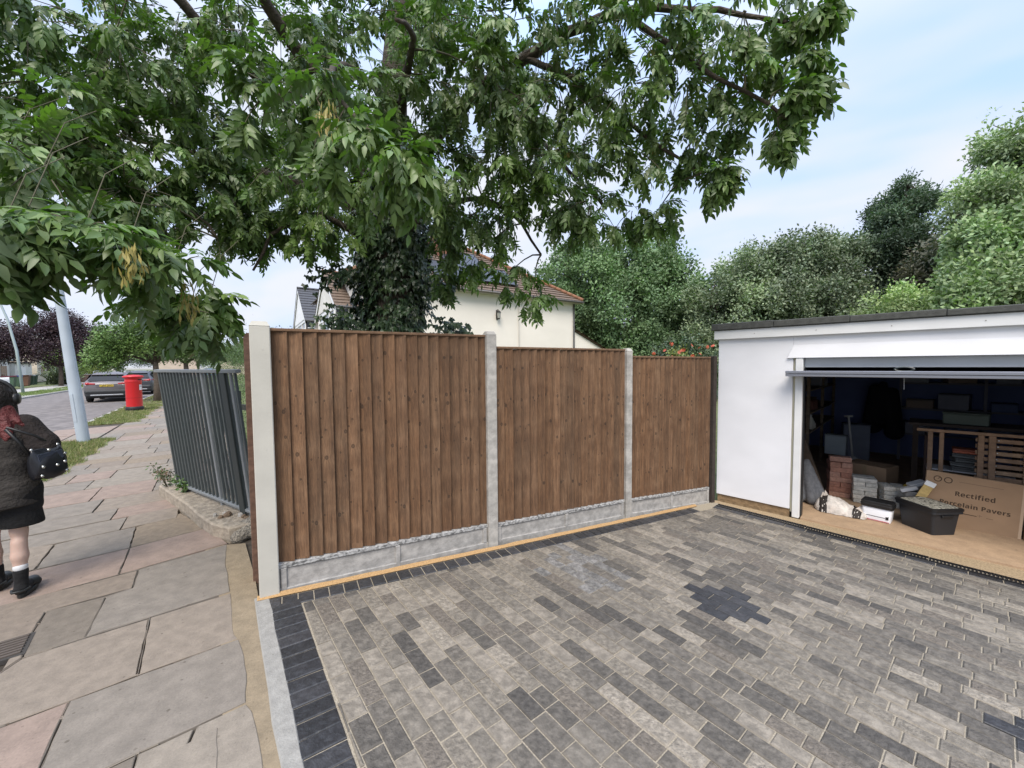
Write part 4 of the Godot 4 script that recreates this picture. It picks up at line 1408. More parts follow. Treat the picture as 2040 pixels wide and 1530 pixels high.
	for k in 12:
		var row := int(k / 4)
		item.call("storage_box", where[k], "box", 1.98 + (k % 4) * 0.54 + 0.05 * sin(k * 2.1), 5.18, -0.238 + 0.532 + 0.5 * row, Vector3(0.34 + 0.06 * sin(k * 1.7), 0.2 + 0.07 * sin(k * 2.9), 0.3), shades[(k * 3) % 5])
	item.call("hung_case", "pale blue-grey case standing on the floor by the dark coats", "case", 1.15, 4.3, -0.238, Vector3(0.4, 0.7, 0.25), lin(0.26, 0.29, 0.36))
	var bench := thing("workbench", "dark workbench under the dull green toolbox", "workbench", at_garage(2.6, 2.4, -0.24), gyaw)
	bx("top", Vector3(-0.7, 1.03, -0.3), Vector3(0.9, 1.068, 0.3), rough_mat(lin(0.08, 0.06, 0.05), T.stone, 1.0), bench)
	for x in [-0.66, 0.8]:
		for z in [-0.26, 0.2]:
			bx("leg", Vector3(x, 0, z), Vector3(x + 0.06, 1.028, z + 0.06), rough_mat(lin(0.07, 0.05, 0.04), T.stone, 1.0), bench)

# ---------- the house next door and the one beyond it ----------
# frame: x along the side wall away from the street, z towards the drive, y up
func houses() -> void:
	var H := Transform3D(Basis(Vector3(0.827, 0, -0.562), Vector3.UP, Vector3(0.562, 0, 0.827)), Vector3(-6.4, 0, -15.9))
	var tile := rough_mat(lin(0.19, 0.14, 0.105), T.mottle, 1.5, 0.9, T.riven, 0.5)
	var ridge_m := rough_mat(lin(0.31, 0.15, 0.085), T.mottle, 1.5, 0.9)
	var h := thing("house", "cream rendered house with hipped tiled roof and solar panels beyond the fence", "house")
	h.transform = H
	var top := 5.3
	bx("side_wall", Vector3(0, -0.6, -0.25), Vector3(12.1, top, 0), M.cream, h)
	bx("front_wall", Vector3(0, -0.6, -9.0), Vector3(0.25, top, -0.255), M.cream, h)
	bx("rear_wall", Vector3(11.85, -0.6, -9.0), Vector3(12.1, top, -0.255), M.cream, h)
	bx("far_wall", Vector3(0.255, -0.6, -9.0), Vector3(11.845, top, -8.75), M.cream, h)
	# roof: hip towards the drive, ridge along the street
	var ex := 0.35
	var A := Vector3(-ex, top - 0.02, ex)
	var B := Vector3(12.1 + ex, top - 0.02, ex)
	var C := Vector3(12.1 + ex, top - 0.02, -9.0)
	var D := Vector3(-ex, top - 0.02, -9.0)
	var R0 := Vector3(6.05, 9.0, -4.6)
	var R1 := Vector3(6.05, 9.0, -9.0)
	var courses := func(called: String, a: Vector3, b: Vector3, c: Vector3, d: Vector3, n: int, m: Material, parent: Node) -> void:
		# eave a-b, head d-c: every course of tiles is a lapped strip of its own
		var nrm := (b - a).cross(d - a).normalized()
		var st := stool()
		for k in n:
			var f0 := float(k) / n
			var f1 := float(k + 1) / n
			var p := [a.lerp(d, f0), b.lerp(c, f0), b.lerp(c, f1), a.lerp(d, f1)]
			var lift := nrm * 0.045
			quad(st, p[0] + lift, p[1] + lift, p[2], p[3])
			quad(st, p[0], p[1], p[1] + lift, p[0] + lift)
		quad(st, d - nrm * 0.06, c - nrm * 0.06, b - nrm * 0.06, a - nrm * 0.06)
		obj(called, done(st), m, parent)
	courses.call("roof", A, B, R0, R0, 22, tile, h)
	courses.call("roof", D, A, R0, R1, 22, tile, h)
	courses.call("roof", B, C, R1, R0, 22, tile, h)
	var ridge := func(parent: Node, p: Vector3, q: Vector3, r: float, m: Material) -> void:
		var n := int((q - p).length() / 0.33)
		var st := stool(true)
		for i in n:
			tube(st, [p.lerp(q, float(i) / n), p.lerp(q, (i + 0.97) / n)], [r, r * 0.88], 7)
		obj("ridge_tiles", done(st), m, parent)
	ridge.call(h, A + Vector3(0, 0.08, 0), R0 + Vector3(0, 0.06, 0), 0.11, ridge_m)
	ridge.call(h, B + Vector3(0, 0.08, 0), R0 + Vector3(0, 0.06, 0), 0.11, ridge_m)
	ridge.call(h, R0 + Vector3(0, 0.06, 0), R1 + Vector3(0, 0.06, 0), 0.11, ridge_m)
	var st := stool(true)
	tube(st, [A + Vector3(0, -0.06, 0.06), B + Vector3(0, -0.06, 0.06)], [0.06], 8)
	obj("gutter", done(st), mat(lin(0.16, 0.14, 0.12), 0.5), h)
	bx("soffit", Vector3(-ex, top - 0.14, 0.003), Vector3(12.1 + ex, top - 0.09, ex), rough_mat(lin(0.5, 0.47, 0.42), T.soft, 1.0), h)
	# solar panels on the hip
	var up := (R0 - (A + B) * 0.5).normalized()
	var along := Vector3.RIGHT
	var out := along.cross(up).normalized()
	var pan := mat(lin(0.035, 0.038, 0.045), 0.45)
	for k in 4:
		for row in 2:
			if row == 1 and (k == 0 or k == 3): continue
			var base := (A + B) * 0.5 + up * (0.75 + row * 1.72) + along * (-2.35 + k * 1.16 if row == 0 else -2.35 + k * 1.16) + out * 0.12
			var o := Node3D.new()
			o.name = numbered("solar_panel", h)
			h.add_child(o, true)
			o.transform = Transform3D(Basis(along, up, out), base)
			bx("cells", Vector3(0.02, 0.02, 0.0), Vector3(1.1, 1.66, 0.032), pan, o)
			for f in [[0.0, 0.0, 0.019, 1.68], [1.101, 0.0, 1.12, 1.68], [0.02, 0.0, 1.1, 0.019], [0.02, 1.661, 1.1, 1.68]]:
				bx("frame", Vector3(f[0], f[1], 0), Vector3(f[2], f[3], 0.04), mat(lin(0.02, 0.02, 0.022), 0.5), o)
	var chim := bx("chimney", Vector3(4.7, 7.0, -3.2), Vector3(5.6, 8.9, -2.4), rough_mat(lin(0.27, 0.125, 0.08), T.mottle, 2.0, 0.9, T.riven, 0.5), h, 0.01)
	bx("cap", Vector3(4.64, 8.902, -3.26), Vector3(5.66, 9.0, -2.34), M.concrete, chim)
	for k in 2:
		st = stool(true)
		lathe(st, [Vector2(0.13, 9.002), Vector2(0.11, 9.4), Vector2(0.13, 9.44), Vector2(0.09, 9.44)], 12, Transform3D(Basis.IDENTITY, Vector3(4.95 + k * 0.45, 0, -2.8)))
		obj("chimney_pot", done(st), ridge_m, chim)
	st = stool(true)
	tube(st, [Vector3(8.15, top - 0.15, 0.09), Vector3(8.15, 0, 0.09)], [0.022], 6)
	obj("drainpipe", done(st), mat(lin(0.46, 0.43, 0.38), 0.6), h)
	st = stool(true)
	tube(st, [Vector3(12.0, top - 0.15, 0.1), Vector3(12.0, 0, 0.1)], [0.045], 8)
	obj("drainpipe", done(st), mat(lin(0.05, 0.05, 0.05), 0.5), h)
	# lean-to behind
	st = stool()
	plate(st, poly_of([12.105, -0.6, 15.4, -0.6, 15.4, 2.25, 12.105, 3.6]), -0.24, -0.01)
	obj("lean_to_wall", done(st), M.cream, h)
	courses.call("lean_to_roof", Vector3(15.65, 2.22, 0.12), Vector3(15.65, 2.22, -5.0), Vector3(12.1, 3.72, -5.0), Vector3(12.1, 3.72, 0.12), 10, tile, h)
	# front wing: a wide boarded gable over bay windows, towards the street
	var W := Node3D.new()
	W.name = "gable_wing"
	h.add_child(W)
	W.transform = Transform3D(Basis.IDENTITY, Vector3(-0.6, 0, 0.05))
	wing(W, 5.0, 4.2, 5.85, 3.2, tile, rough_mat(lin(0.72, 0.70, 0.66), T.soft, 0.5), ridge_m)
	var h2 := thing("house", "farther house with dark grey tiled gable roof past the cream house", "house")
	h2.transform = H * Transform3D(Basis.IDENTITY, Vector3(-0.55, 0, -9.6))
	var slate := rough_mat(lin(0.085, 0.088, 0.098), T.mottle, 1.5, 0.75)
	wing(h2, 6.6, 4.6, 6.85, 9.0, slate, M.pvc, slate)
	st = stool(true)
	tube(st, [Vector3(0.0, 4.5, 0.1), Vector3(0.0, 4.1, 0.16), Vector3(0.0, 0, 0.16)], [0.05], 8)
	obj("drainpipe", done(st), mat(lin(0.04, 0.04, 0.042), 0.5), h2)
	# wall lantern
	var l := thing("wall_lantern", "black carriage lantern fixed high on the cream house wall", "lantern")
	l.transform = H * Transform3D(Basis.IDENTITY, Vector3(6.85, 3.95, 0.0))
	var lm := mat(lin(0.03, 0.028, 0.025), 0.5)
	bx("back_plate", Vector3(-0.05, 0.02, 0.003), Vector3(0.05, 0.5, 0.03), lm, l, 0.006)
	st = stool(true)
	tube(st, [Vector3(0, 0.42, 0.03), Vector3(0, 0.52, 0.1), Vector3(0, 0.46, 0.19)], [0.014], 6)
	obj("bracket", done(st), lm, l)
	st = stool()
	lathe(st, [Vector2(0.0, 0.47), Vector2(0.03, 0.45), Vector2(0.13, 0.37), Vector2(0.13, 0.355), Vector2(0.0, 0.355)], 6, Transform3D(Basis.IDENTITY, Vector3(0, 0, 0.19)))
	lathe(st, [Vector2(0.0, 0.0), Vector2(0.05, 0.03), Vector2(0.075, 0.07), Vector2(0.0, 0.075)], 6, Transform3D(Basis.IDENTITY, Vector3(0, 0, 0.19)))
	for k in 6:
		var a := TAU * k / 6
		tube(st, [Vector3(cos(a) * 0.075, 0.07, 0.19 + sin(a) * 0.075), Vector3(cos(a) * 0.11, 0.356, 0.19 + sin(a) * 0.11)], [0.008], 4)
	obj("frame", done(st), lm, l)
	st = stool()
	lathe(st, [Vector2(0.068, 0.077), Vector2(0.1, 0.352)], 6, Transform3D(Basis.IDENTITY, Vector3(0, 0, 0.19)))
	obj("glass", done(st), mat(lin(0.4, 0.4, 0.36), 0.2), l)

# a gabled front of width w facing the street (-x), eaves at e, apex at a, reaching back by depth d
func wing(p: Node3D, w: float, e: float, a: float, d: float, tile: Material, board: Material, ridge_m: Material) -> void:
	bx("cheek_wall", Vector3(0.5, -0.6, -0.24), Vector3(d, e, 0), M.cream, p)
	bx("cheek_wall", Vector3(0.5, -0.6, -w), Vector3(d, e, -w + 0.24), M.cream, p)
	bx("apron_wall", Vector3(0.25, -0.6, -w + 0.245), Vector3(0.5, 1.2, -0.245), M.cream, p)
	bx("spandrel", Vector3(0.26, 2.35, -w + 0.245), Vector3(0.5, 3.0, -0.245), M.pvc, p)
	# boarded gable
	var n := int(w / 0.3)
	for k in n:
		var z0 := -w * k / n - 0.006
		var z1 := -w * (k + 1) / n + 0.006
		var hh := func(z: float) -> float: return a - 0.1 - (a - e) * absf(z + w * 0.5) / (w * 0.5)
		var st := stool()
		var pts := PackedVector2Array([Vector2(z0, e - 0.02), Vector2(z1, e - 0.02), Vector2(z1, hh.call(z1))])
		if (z0 + w * 0.5) * (z1 + w * 0.5) < 0: pts.append(Vector2(-w * 0.5, a - 0.1))
		pts.append(Vector2(z0, hh.call(z0)))
		plate(st, pts, 0.0, 0.03, Transform3D(Basis(Vector3(0, 0, 1), Vector3.UP, Vector3(-1, 0, 0)), Vector3.ZERO), 0.012)
		obj("gable_board", done(st), board, p)
	var st2 := stool()
	plate(st2, PackedVector2Array([Vector2(0, e - 0.02), Vector2(-w, e - 0.02), Vector2(-w * 0.5, a - 0.12)]), -0.2, -0.03, Transform3D(Basis(Vector3(0, 0, 1), Vector3.UP, Vector3(-1, 0, 0)), Vector3.ZERO))
	obj("gable_backing", done(st2), mat(lin(0.3, 0.3, 0.3), 0.9), p)
	var up0 := Vector3(0, a - e, -w * 0.5)
	for s in 2:
		var lo := Vector3(0, e, 0) if s == 0 else Vector3(0, e, -w)
		var hi := Vector3(0, a, -w * 0.5)
		var dir := (lo - hi).normalized()
		lo += dir * 0.3
		var st := stool()
		var nrm := Vector3(0, -dir.z, dir.y) if s == 0 else Vector3(0, dir.z, -dir.y)
		if nrm.y < 0: nrm = -nrm
		# barge board
		var bl := [lo + Vector3(-0.09, 0, 0), hi + Vector3(-0.09, 0, 0)]
		quad(st, bl[0], bl[0] - Vector3(0, 0.2, 0), bl[1] - Vector3(0, 0.2, 0), bl[1])
		quad(st, bl[0] + Vector3(0.03, 0, 0), bl[1] + Vector3(0.03, 0, 0), bl[1] + Vector3(0.03, -0.2, 0), bl[0] + Vector3(0.03, -0.2, 0))
		quad(st, bl[0] - Vector3(0, 0.2, 0), bl[0] + Vector3(0.03, -0.2, 0), bl[1] + Vector3(0.03, -0.2, 0), bl[1] - Vector3(0, 0.2, 0))
		obj("barge_board", done(st), M.pvc, p)
		st = stool()
		var rows := 12
		for k in rows:
			var f0 := float(k) / rows
			var f1 := float(k + 1) / rows
			var q0 := lo.lerp(hi, f0)
			var q1 := lo.lerp(hi, f1)
			var x0 := Vector3(-0.11, 0, 0)
			var x1 := Vector3(d, 0, 0)
			var lift := nrm * 0.05
			var base := nrm * 0.02
			quad(st, q0 + x0 + lift, q0 + x1 + lift, q1 + x1 + base, q1 + x0 + base)
			quad(st, q0 + x0 + base, q0 + x1 + base, q0 + x1 + lift, q0 + x0 + lift)
			quad(st, q0 + x0 + base, q0 + x0 + lift, q1 + x0 + base, q1 + x0 + base * 0.5)
		obj("roof", done(st), tile, p)
		st = stool(true)
		tube(st, [lo + Vector3(-0.1, -0.02, 0.05 if s == 0 else -0.05), lo + Vector3(d, -0.02, 0.05 if s == 0 else -0.05)], [0.055], 8)
		obj("gutter", done(st), mat(lin(0.05, 0.05, 0.05), 0.5), p)
	var sr := stool(true)
	for i in int(d / 0.34):
		tube(sr, [Vector3(-0.11 + i * 0.34, a + 0.05, -w * 0.5), Vector3(0.22 + i * 0.34, a + 0.05, -w * 0.5)], [0.1, 0.09], 7)
	obj("ridge_tiles", done(sr), ridge_m, p)
	# bay: canted window lights between white frames
	var y0 := 3.03
	var y1 := e - 0.12
	var corners := [Vector3(0.5, 0, -0.02), Vector3(0.02, 0, -0.55), Vector3(0.02, 0, -w * 0.34), Vector3(0.02, 0, -w * 0.67), Vector3(0.02, 0, -w + 0.55), Vector3(0.5, 0, -w + 0.02)]
	for lvl in 2:
		var ya := y0 if lvl == 0 else 1.25
		var yb := y1 if lvl == 0 else 2.33
		for k in 5:
			var c0: Vector3 = corners[k]
			var c1: Vector3 = corners[k + 1]
			var dx := (c0 - c1).normalized()
			var xf := Transform3D(Basis(dx, Vector3.UP, dx.cross(Vector3.UP)), c1)
			var l := (c0 - c1).length()
			var win := Node3D.new()
			win.name = numbered("window", p)
			p.add_child(win, true)
			win.transform = xf
			var f := 0.07
			var mid := lerpf(ya, yb, 0.68)
			if p.get_parent() != self:   # already a sub-part: the window stays one mesh deep
				var st := stool()
				for r in [[0.0, ya, f, yb], [l - f, ya, l, yb], [f, ya, l - f, ya + f], [f, yb - f, l - f, yb], [f, mid, l - f, mid + f]]:
					box(st, Vector3(r[0], r[1], -0.05), Vector3(r[2], r[3], 0.03))
				win.free()
				obj("window_frame", done(st), M.pvc, p, xf)
				bx("pane", Vector3(f, ya + f, -0.03), Vector3(l - f, mid, -0.015), M.glass, p, 0.0, xf)
				bx("pane", Vector3(f, mid + f, -0.03), Vector3(l - f, yb - f, -0.015), M.glass, p, 0.0, xf)
			else:
				var st := stool()
				for r in [[0.0, ya, f, yb], [l - f, ya, l, yb], [f, ya, l - f, ya + f], [f, yb - f, l - f, yb], [f, mid, l - f, mid + f]]:
					box(st, Vector3(r[0], r[1], -0.05), Vector3(r[2], r[3], 0.03))
				obj("frame", done(st), M.pvc, win)
				bx("pane", Vector3(f, ya + f, -0.03), Vector3(l - f, mid, -0.015), M.glass, win)
				bx("pane", Vector3(f, mid + f, -0.03), Vector3(l - f, yb - f, -0.015), M.glass, win)
	bx("bay_head", Vector3(0.0, y1, -w + 0.1), Vector3(0.5, e - 0.03, -0.1), M.pvc, p)

# ---------- leaves ----------
func leaflet(st: SurfaceTool, at: Vector3, dir: Vector3, up: Vector3, l: float, w: float, droop: float) -> void:
	var side := dir.cross(up).normalized()
	var m := []
	for k in 4:
		var f := k / 3.0
		m.append(at + dir * l * f - up * droop * l * f * f)
	var e := []
	for s in [-1.0, 1.0]:
		for k in [1, 2]:
			var ww: float = w * (0.5 if k == 1 else 0.42)
			e.append(m[k] + side * s * ww + up * w * 0.13)
	tri(st, m[0], e[0], m[1]); tri(st, m[1], e[0], e[1]); tri(st, m[1], e[1], m[2]); tri(st, m[2], e[1], m[3])
	tri(st, m[0], m[1], e[2]); tri(st, m[1], e[3], e[2]); tri(st, m[1], m[2], e[3]); tri(st, m[2], m[3], e[3])

# a pinnate ash leaf along +x, about 0.26 m
func ash_leaf(r: RandomNumberGenerator) -> ArrayMesh:
	var st := stool(true)
	var pairs := 4
	var len := 0.24
	var pts := []
	for k in pairs + 1:
		var f := float(k + 1) / (pairs + 1)
		pts.append(Vector3(len * f, -0.07 * f * f * len / 0.24, 0.0))
	var last := Vector3.ZERO
	for k in pts.size():   # the stalk
		var a: Vector3 = last
		var b: Vector3 = pts[k]
		tri(st, a + Vector3(0, 0, 0.0018), b + Vector3(0, 0, 0.0018), b + Vector3(0, 0, -0.0018))
		tri(st, a + Vector3(0, 0, 0.0018), b + Vector3(0, 0, -0.0018), a + Vector3(0, 0, -0.0018))
		last = b
	for k in pairs:
		for s in [-1.0, 1.0]:
			var d := Vector3(r.randf_range(0.5, 0.95), r.randf_range(-0.85, 0.0), s * r.randf_range(0.6, 1.0)).normalized()
			leaflet(st, pts[k], d, Vector3(0, 1, r.randf_range(-0.3, 0.3)).normalized(), r.randf_range(0.078, 0.108), r.randf_range(0.038, 0.050), r.randf_range(0.1, 0.6))
	leaflet(st, pts[pairs], Vector3(1, -0.4, r.randf_range(-0.2, 0.2)).normalized(), Vector3.UP, 0.105, 0.046, 0.3)
	return done(st)

# a spray of simple leaves within radius 1
func leaf_clump(r: RandomNumberGenerator, n: int, size: float, flat := 1.0, narrow := 0.6) -> ArrayMesh:
	var st := stool()
	for k in n:
		var p := Vector3(r.randfn(0, 0.42), r.randfn(0, 0.42) * flat, r.randfn(0, 0.42))
		var d := (p.normalized() + Vector3(r.randf_range(-1, 1), r.randf_range(-0.9, 0.5), r.randf_range(-1, 1)) * 0.9).normalized()
		var s := d.cross(Vector3(r.randf_range(-1, 1), 1.0, r.randf_range(-1, 1))).normalized() * size * narrow * 0.5
		var l := d * size * r.randf_range(0.75, 1.25)
		var sag := Vector3(0, -size * 0.12, 0)
		tri(st, p, p + l * 0.5 + s, p + l + sag)
		tri(st, p, p + l + sag, p + l * 0.5 - s)
	return done(st)

func leaf_mat(rough := 0.5, back := 0.5, spec := 0.5) -> StandardMaterial3D:
	var m := mat(Color.WHITE, rough)
	m.vertex_color_use_as_albedo = true
	m.metallic_specular = spec
	m.backlight_enabled = true
	m.backlight = lin(0.10 * back, 0.16 * back, 0.03 * back)
	m.cull_mode = BaseMaterial3D.CULL_DISABLED
	return m

func any_turn() -> Basis:
	return Basis.from_euler(Vector3(rng.randf_range(-PI, PI), rng.randf_range(-PI, PI), rng.randf_range(-PI, PI)))

func vary(c: Vector3, amount: float) -> Color:
	var k := 1.0 + rng.randfn(0, amount)
	k = clampf(k, 0.45, 1.9)
	var y := rng.randf_range(-0.12, 0.2) * amount * 2.0
	return Color(maxf(c.x * k * (1.0 + y), 0.004), maxf(c.y * k, 0.006), maxf(c.z * k * (1.0 - y), 0.003))

# ---------- the ash tree ----------
const BOUGHS := "-2.77,2.55,-2.30,0.28; -2.56,2.48,-2.40,0.25; -3.25,2.98,-2.80,0.43; -2.49,2.46,-2.60,0.23; -3.98,3.32,-3.20,0.45; -2.82,2.41,-2.20,0.17; -2.73,2.40,-3.20,0.35; -2.62,2.08,-3.20,0.25; " + \
	"-3.10,2.32,-3.40,0.24; -2.59,2.27,-3.40,0.17; -1.54,3.67,-3.30,0.47; -1.00,3.23,-3.00,0.37; -2.06,4.00,-3.50,0.49; -0.77,3.16,-3.00,0.23; -1.37,3.91,-3.50,0.45; -5.10,4.61,-4.40,0.85; " + \
	"-4.93,5.18,-4.20,0.81; -4.45,5.18,-4.60,0.88; -4.51,4.24,-4.60,0.77; -4.34,6.16,-5.40,0.90; -4.20,5.00,-5.40,0.83; -4.04,3.45,-4.20,0.54; -4.03,3.86,-5.20,0.73; -3.66,3.48,-5.40,0.62; " + \
	"-3.86,3.22,-5.20,0.47; -3.08,4.27,-5.40,0.76; -2.66,3.81,-5.60,0.79; -2.92,3.24,-5.80,0.45; -3.24,6.48,-5.80,0.89; -2.17,6.17,-5.60,0.93; " + \
	"-1.13,5.80,-5.00,0.83; -0.92,4.90,-4.80,0.80; -0.31,5.47,-4.60,0.83; -0.20,4.76,-4.60,0.71; -0.73,4.18,-5.00,0.71; -0.10,4.18,-5.00,0.71; -0.59,3.72,-5.40,0.62; -0.12,3.72,-5.40,0.55; " + \
	"-0.48,3.17,-5.60,0.43; -0.06,2.88,-5.60,0.36; 0.33,2.67,-5.60,0.29; -0.94,2.93,-5.80,0.22; 0.48,5.46,-4.60,0.77; 0.54,4.70,-4.60,0.71; 0.62,4.07,-4.80,0.68; 1.02,3.62,-5.00,0.58; " + \
	"0.67,3.57,-5.20,0.47; 1.53,3.55,-5.00,0.38; 1.80,3.51,-4.90,0.22; 1.22,5.24,-4.40,0.68; 1.31,4.63,-4.50,0.63; 1.43,4.08,-4.70,0.54; 1.88,5.26,-4.30,0.55; 1.89,4.65,-4.30,0.55; " + \
	"2.04,4.13,-4.50,0.40; 2.17,3.70,-4.40,0.25; 2.30,3.76,-4.30,0.15; 2.35,5.09,-4.10,0.45; 2.36,4.62,-4.20,0.40; 2.37,4.28,-4.30,0.28; 2.73,5.10,-4.00,0.31; 2.99,5.06,-3.90,0.14; " + \
	"2.84,4.67,-4.00,0.21; 2.92,4.41,-3.90,0.14; 2.70,4.19,-4.00,0.26; 2.66,3.98,-4.00,0.15; " + \
	"-4.30,4.11,-4.80,0.49; -4.26,3.60,-5.00,0.45; -4.33,3.81,-4.40,0.45; -4.49,3.87,-4.20,0.48; -3.81,4.31,-5.20,0.53; -3.64,3.94,-5.40,0.48; -3.50,3.75,-5.60,0.43; -4.10,3.16,-4.60,0.35; -3.61,3.19,-3.80,0.29; -4.46,4.06,-4.00,0.56; -4.17,5.23,-5.00,0.64; -0.80,3.39,-5.40,0.42; -0.86,3.57,-5.00,0.38; -2.95,3.47,-5.60,0.43; -1.75,3.52,-4.40,0.39; -1.39,4.69,-4.40,0.51; -2.24,5.10,-4.60,0.53; -3.16,5.49,-4.80,0.55"
func ash_tree() -> void:
	var A := thing("ash_tree", "large ash tree with ivy-clad trunk rising behind the fence", "tree")
	var base := Vector3(-1.95, -0.25, -6.5)
	var st := stool(true)
	tube(st, [base, base + Vector3(0, 0.5, 0), base + Vector3(0.01, 2.0, 0), base + Vector3(-0.02, 3.6, 0.05), base + Vector3(-0.02, 5.0, 0.1), base + Vector3(0.1, 6.6, 0.0), base + Vector3(0.3, 8.6, 0.1)], [0.62, 0.5, 0.42, 0.38, 0.32, 0.2, 0.08], 14)
	obj("trunk", done(st), M.bark, A)
	var limbs := [
		[[Vector3(-1.98, 4.2, -6.4), Vector3(-2.5, 4.9, -6.1), Vector3(-3.3, 5.5, -5.5), Vector3(-3.65, 5.75, -4.9), Vector3(-4.0, 6.1, -4.0), Vector3(-4.5, 6.7, -2.9)], 0.13],
		[[Vector3(-1.95, 4.5, -6.4), Vector3(-2.4, 5.3, -6.0), Vector3(-2.9, 6.0, -5.5), Vector3(-3.05, 6.3, -4.9), Vector3(-3.1, 6.7, -3.6)], 0.19],
		[[Vector3(-1.9, 4.3, -6.4), Vector3(-1.0, 5.1, -5.8), Vector3(0.2, 5.55, -5.1), Vector3(1.3, 5.65, -4.6), Vector3(2.2, 5.3, -4.2), Vector3(2.8, 5.0, -4.0)], 0.14],
		[[Vector3(-1.85, 4.6, -6.4), Vector3(-0.6, 5.8, -6.2), Vector3(0.9, 6.5, -5.9), Vector3(2.4, 6.9, -5.4)], 0.14],
		[[Vector3(-1.95, 4.0, -6.5), Vector3(-3.2, 4.6, -6.6), Vector3(-4.6, 5.0, -6.4), Vector3(-6.0, 5.1, -5.8)], 0.13],
		[[Vector3(-1.9, 4.4, -6.3), Vector3(-1.4, 5.0, -5.2), Vector3(-1.0, 5.0, -4.2), Vector3(-0.9, 4.5, -3.3)], 0.10],
		[[Vector3(-1.9, 3.6, -6.4), Vector3(-1.0, 4.1, -6.0), Vector3(-0.1, 3.9, -5.6), Vector3(0.4, 3.2, -5.5)], 0.07],
		[[Vector3(-2.0, 3.4, -6.4), Vector3(-2.7, 3.9, -5.9), Vector3(-3.2, 3.6, -5.5), Vector3(-3.5, 3.0, -5.4)], 0.07],
		[[Vector3(-1.4, 5.0, -5.2), Vector3(-1.7, 4.8, -4.2), Vector3(-1.5, 4.1, -3.4), Vector3(-1.1, 3.5, -3.0)], 0.05],
		[[Vector3(0.2, 5.55, -5.1), Vector3(0.9, 5.0, -4.8), Vector3(1.5, 4.3, -4.6), Vector3(2.1, 3.8, -4.4)], 0.045],
		[[Vector3(1.3, 5.65, -4.6), Vector3(1.9, 4.9, -4.3), Vector3(2.5, 4.4, -4.1), Vector3(2.75, 4.1, -4.0)], 0.04],
		[[Vector3(-0.6, 5.8, -6.2), Vector3(0.2, 5.2, -5.9), Vector3(0.8, 4.3, -5.4), Vector3(1.2, 3.7, -5.1)], 0.05],
		[[Vector3(-4.6, 5.0, -6.4), Vector3(-4.5, 4.4, -5.6), Vector3(-4.1, 3.8, -5.2), Vector3(-3.7, 3.3, -5.0)], 0.05]]
	var nodes := []
	for l in limbs:
		# smooth the run of the limb and let it taper
		var c := Curve3D.new()
		var p: Array = l[0]
		for i in p.size():
			var t: Vector3 = (p[mini(i + 1, p.size() - 1)] - p[maxi(i - 1, 0)]) * 0.2
			c.add_point(p[i], -t, t)
		var pts := []
		var rad := []
		var total := c.get_baked_length()
		var n := int(total / 0.25)
		for i in n + 1:
			var f := float(i) / n
			pts.append(c.sample_baked(total * f) + Vector3(rng.randf_range(-1, 1), rng.randf_range(-1, 1), rng.randf_range(-1, 1)) * 0.025)
			rad.append(lerpf(l[1], 0.014, pow(f, 0.8)))
			nodes.append([pts[-1], rad[-1]])
		st = stool(true)
		tube(st, pts, rad, 8)
		obj("limb", done(st), M.bark, A)
	# boughs: [centre, radius]
	var blobs := []
	for s in BOUGHS.split(";"):
		var v: PackedFloat64Array = s.split_floats(",")
		blobs.append([Vector3(v[0], v[1], v[2]), v[3]])
	# the part of the crown that goes on out of the picture: above, and behind the trunk
	for i in 26:
		var p := Vector3(rng.randf_range(-7.0, 3.2), rng.randf_range(6.3, 11.0), rng.randf_range(-10.5, -1.8))
		if Vector2(p.x + 1.9, p.z + 6.2).length() > 6.0 - (p.y - 6.0) * 0.55: continue
		blobs.append([p, rng.randf_range(0.7, 1.1)])
	for i in 14:
		blobs.append([Vector3(rng.randf_range(-6.0, 1.5), rng.randf_range(4.6, 6.5), rng.randf_range(-10.5, -7.5)), rng.randf_range(0.6, 0.9)])
	var leaves := [ash_leaf(rng), ash_leaf(rng), ash_leaf(rng), ash_leaf(rng), ash_leaf(rng)]
	var xfs := [[], [], [], [], []]
	var cols := [[], [], [], [], []]
	var twigs := stool(true)
	var deep := Vector3(0.112, 0.166, 0.062)
	var mid := Vector3(0.14, 0.215, 0.07)
	var fresh := Vector3(0.16, 0.25, 0.065)
	var keys := []
	for b in blobs:
		var c: Vector3 = b[0]
		var r: float = b[1]
		if c.y < 3.5 and c.z < -5.0 and c.x < -1.0: c.y += 0.14
		# bough that carries it
		var best := Vector3.ZERO
		var bd := 1e9
		for q in nodes:
			var d: float = c.distance_to(q[0]) + maxf(0.0, c.y - q[0].y) * 0.3
			if d < bd:
				bd = d
				best = q[0]
		var hub := c + Vector3(0, r * 0.3, 0)
		if bd > 1.25:   # its bough comes down through the leaves from higher up
			var away := Vector3(c.x + 1.95, 0, c.z + 6.5).normalized()
			tube(twigs, [hub + Vector3(0, 0.55, 0) - away * 0.3, hub + Vector3(0, 0.36, 0) - away * 0.12, hub], [0.0025, 0.003, 0.0035], 5, false)
		else:
			var m := best.lerp(hub, 0.5) + Vector3(rng.randf_range(-0.1, 0.1), 0.12 * bd, rng.randf_range(-0.1, 0.1))
			tube(twigs, [best, best.lerp(m, 0.5) + Vector3(0, 0.03, 0), m, m.lerp(hub, 0.55), hub], [0.014, 0.011, 0.009, 0.007, 0.004], 5, false)
		var tone := deep.lerp(mid, rng.randf()) if rng.randf() < 0.72 else mid.lerp(fresh, rng.randf())
		var n := int(clampf(48.0 * r * r, 6, 52)) + 2
		if c.y < 3.5 and c.z < -5.0 and c.x < -1.0: n = int(n * 0.5)
		if c.y > 6.9: n = int(n * 0.75)
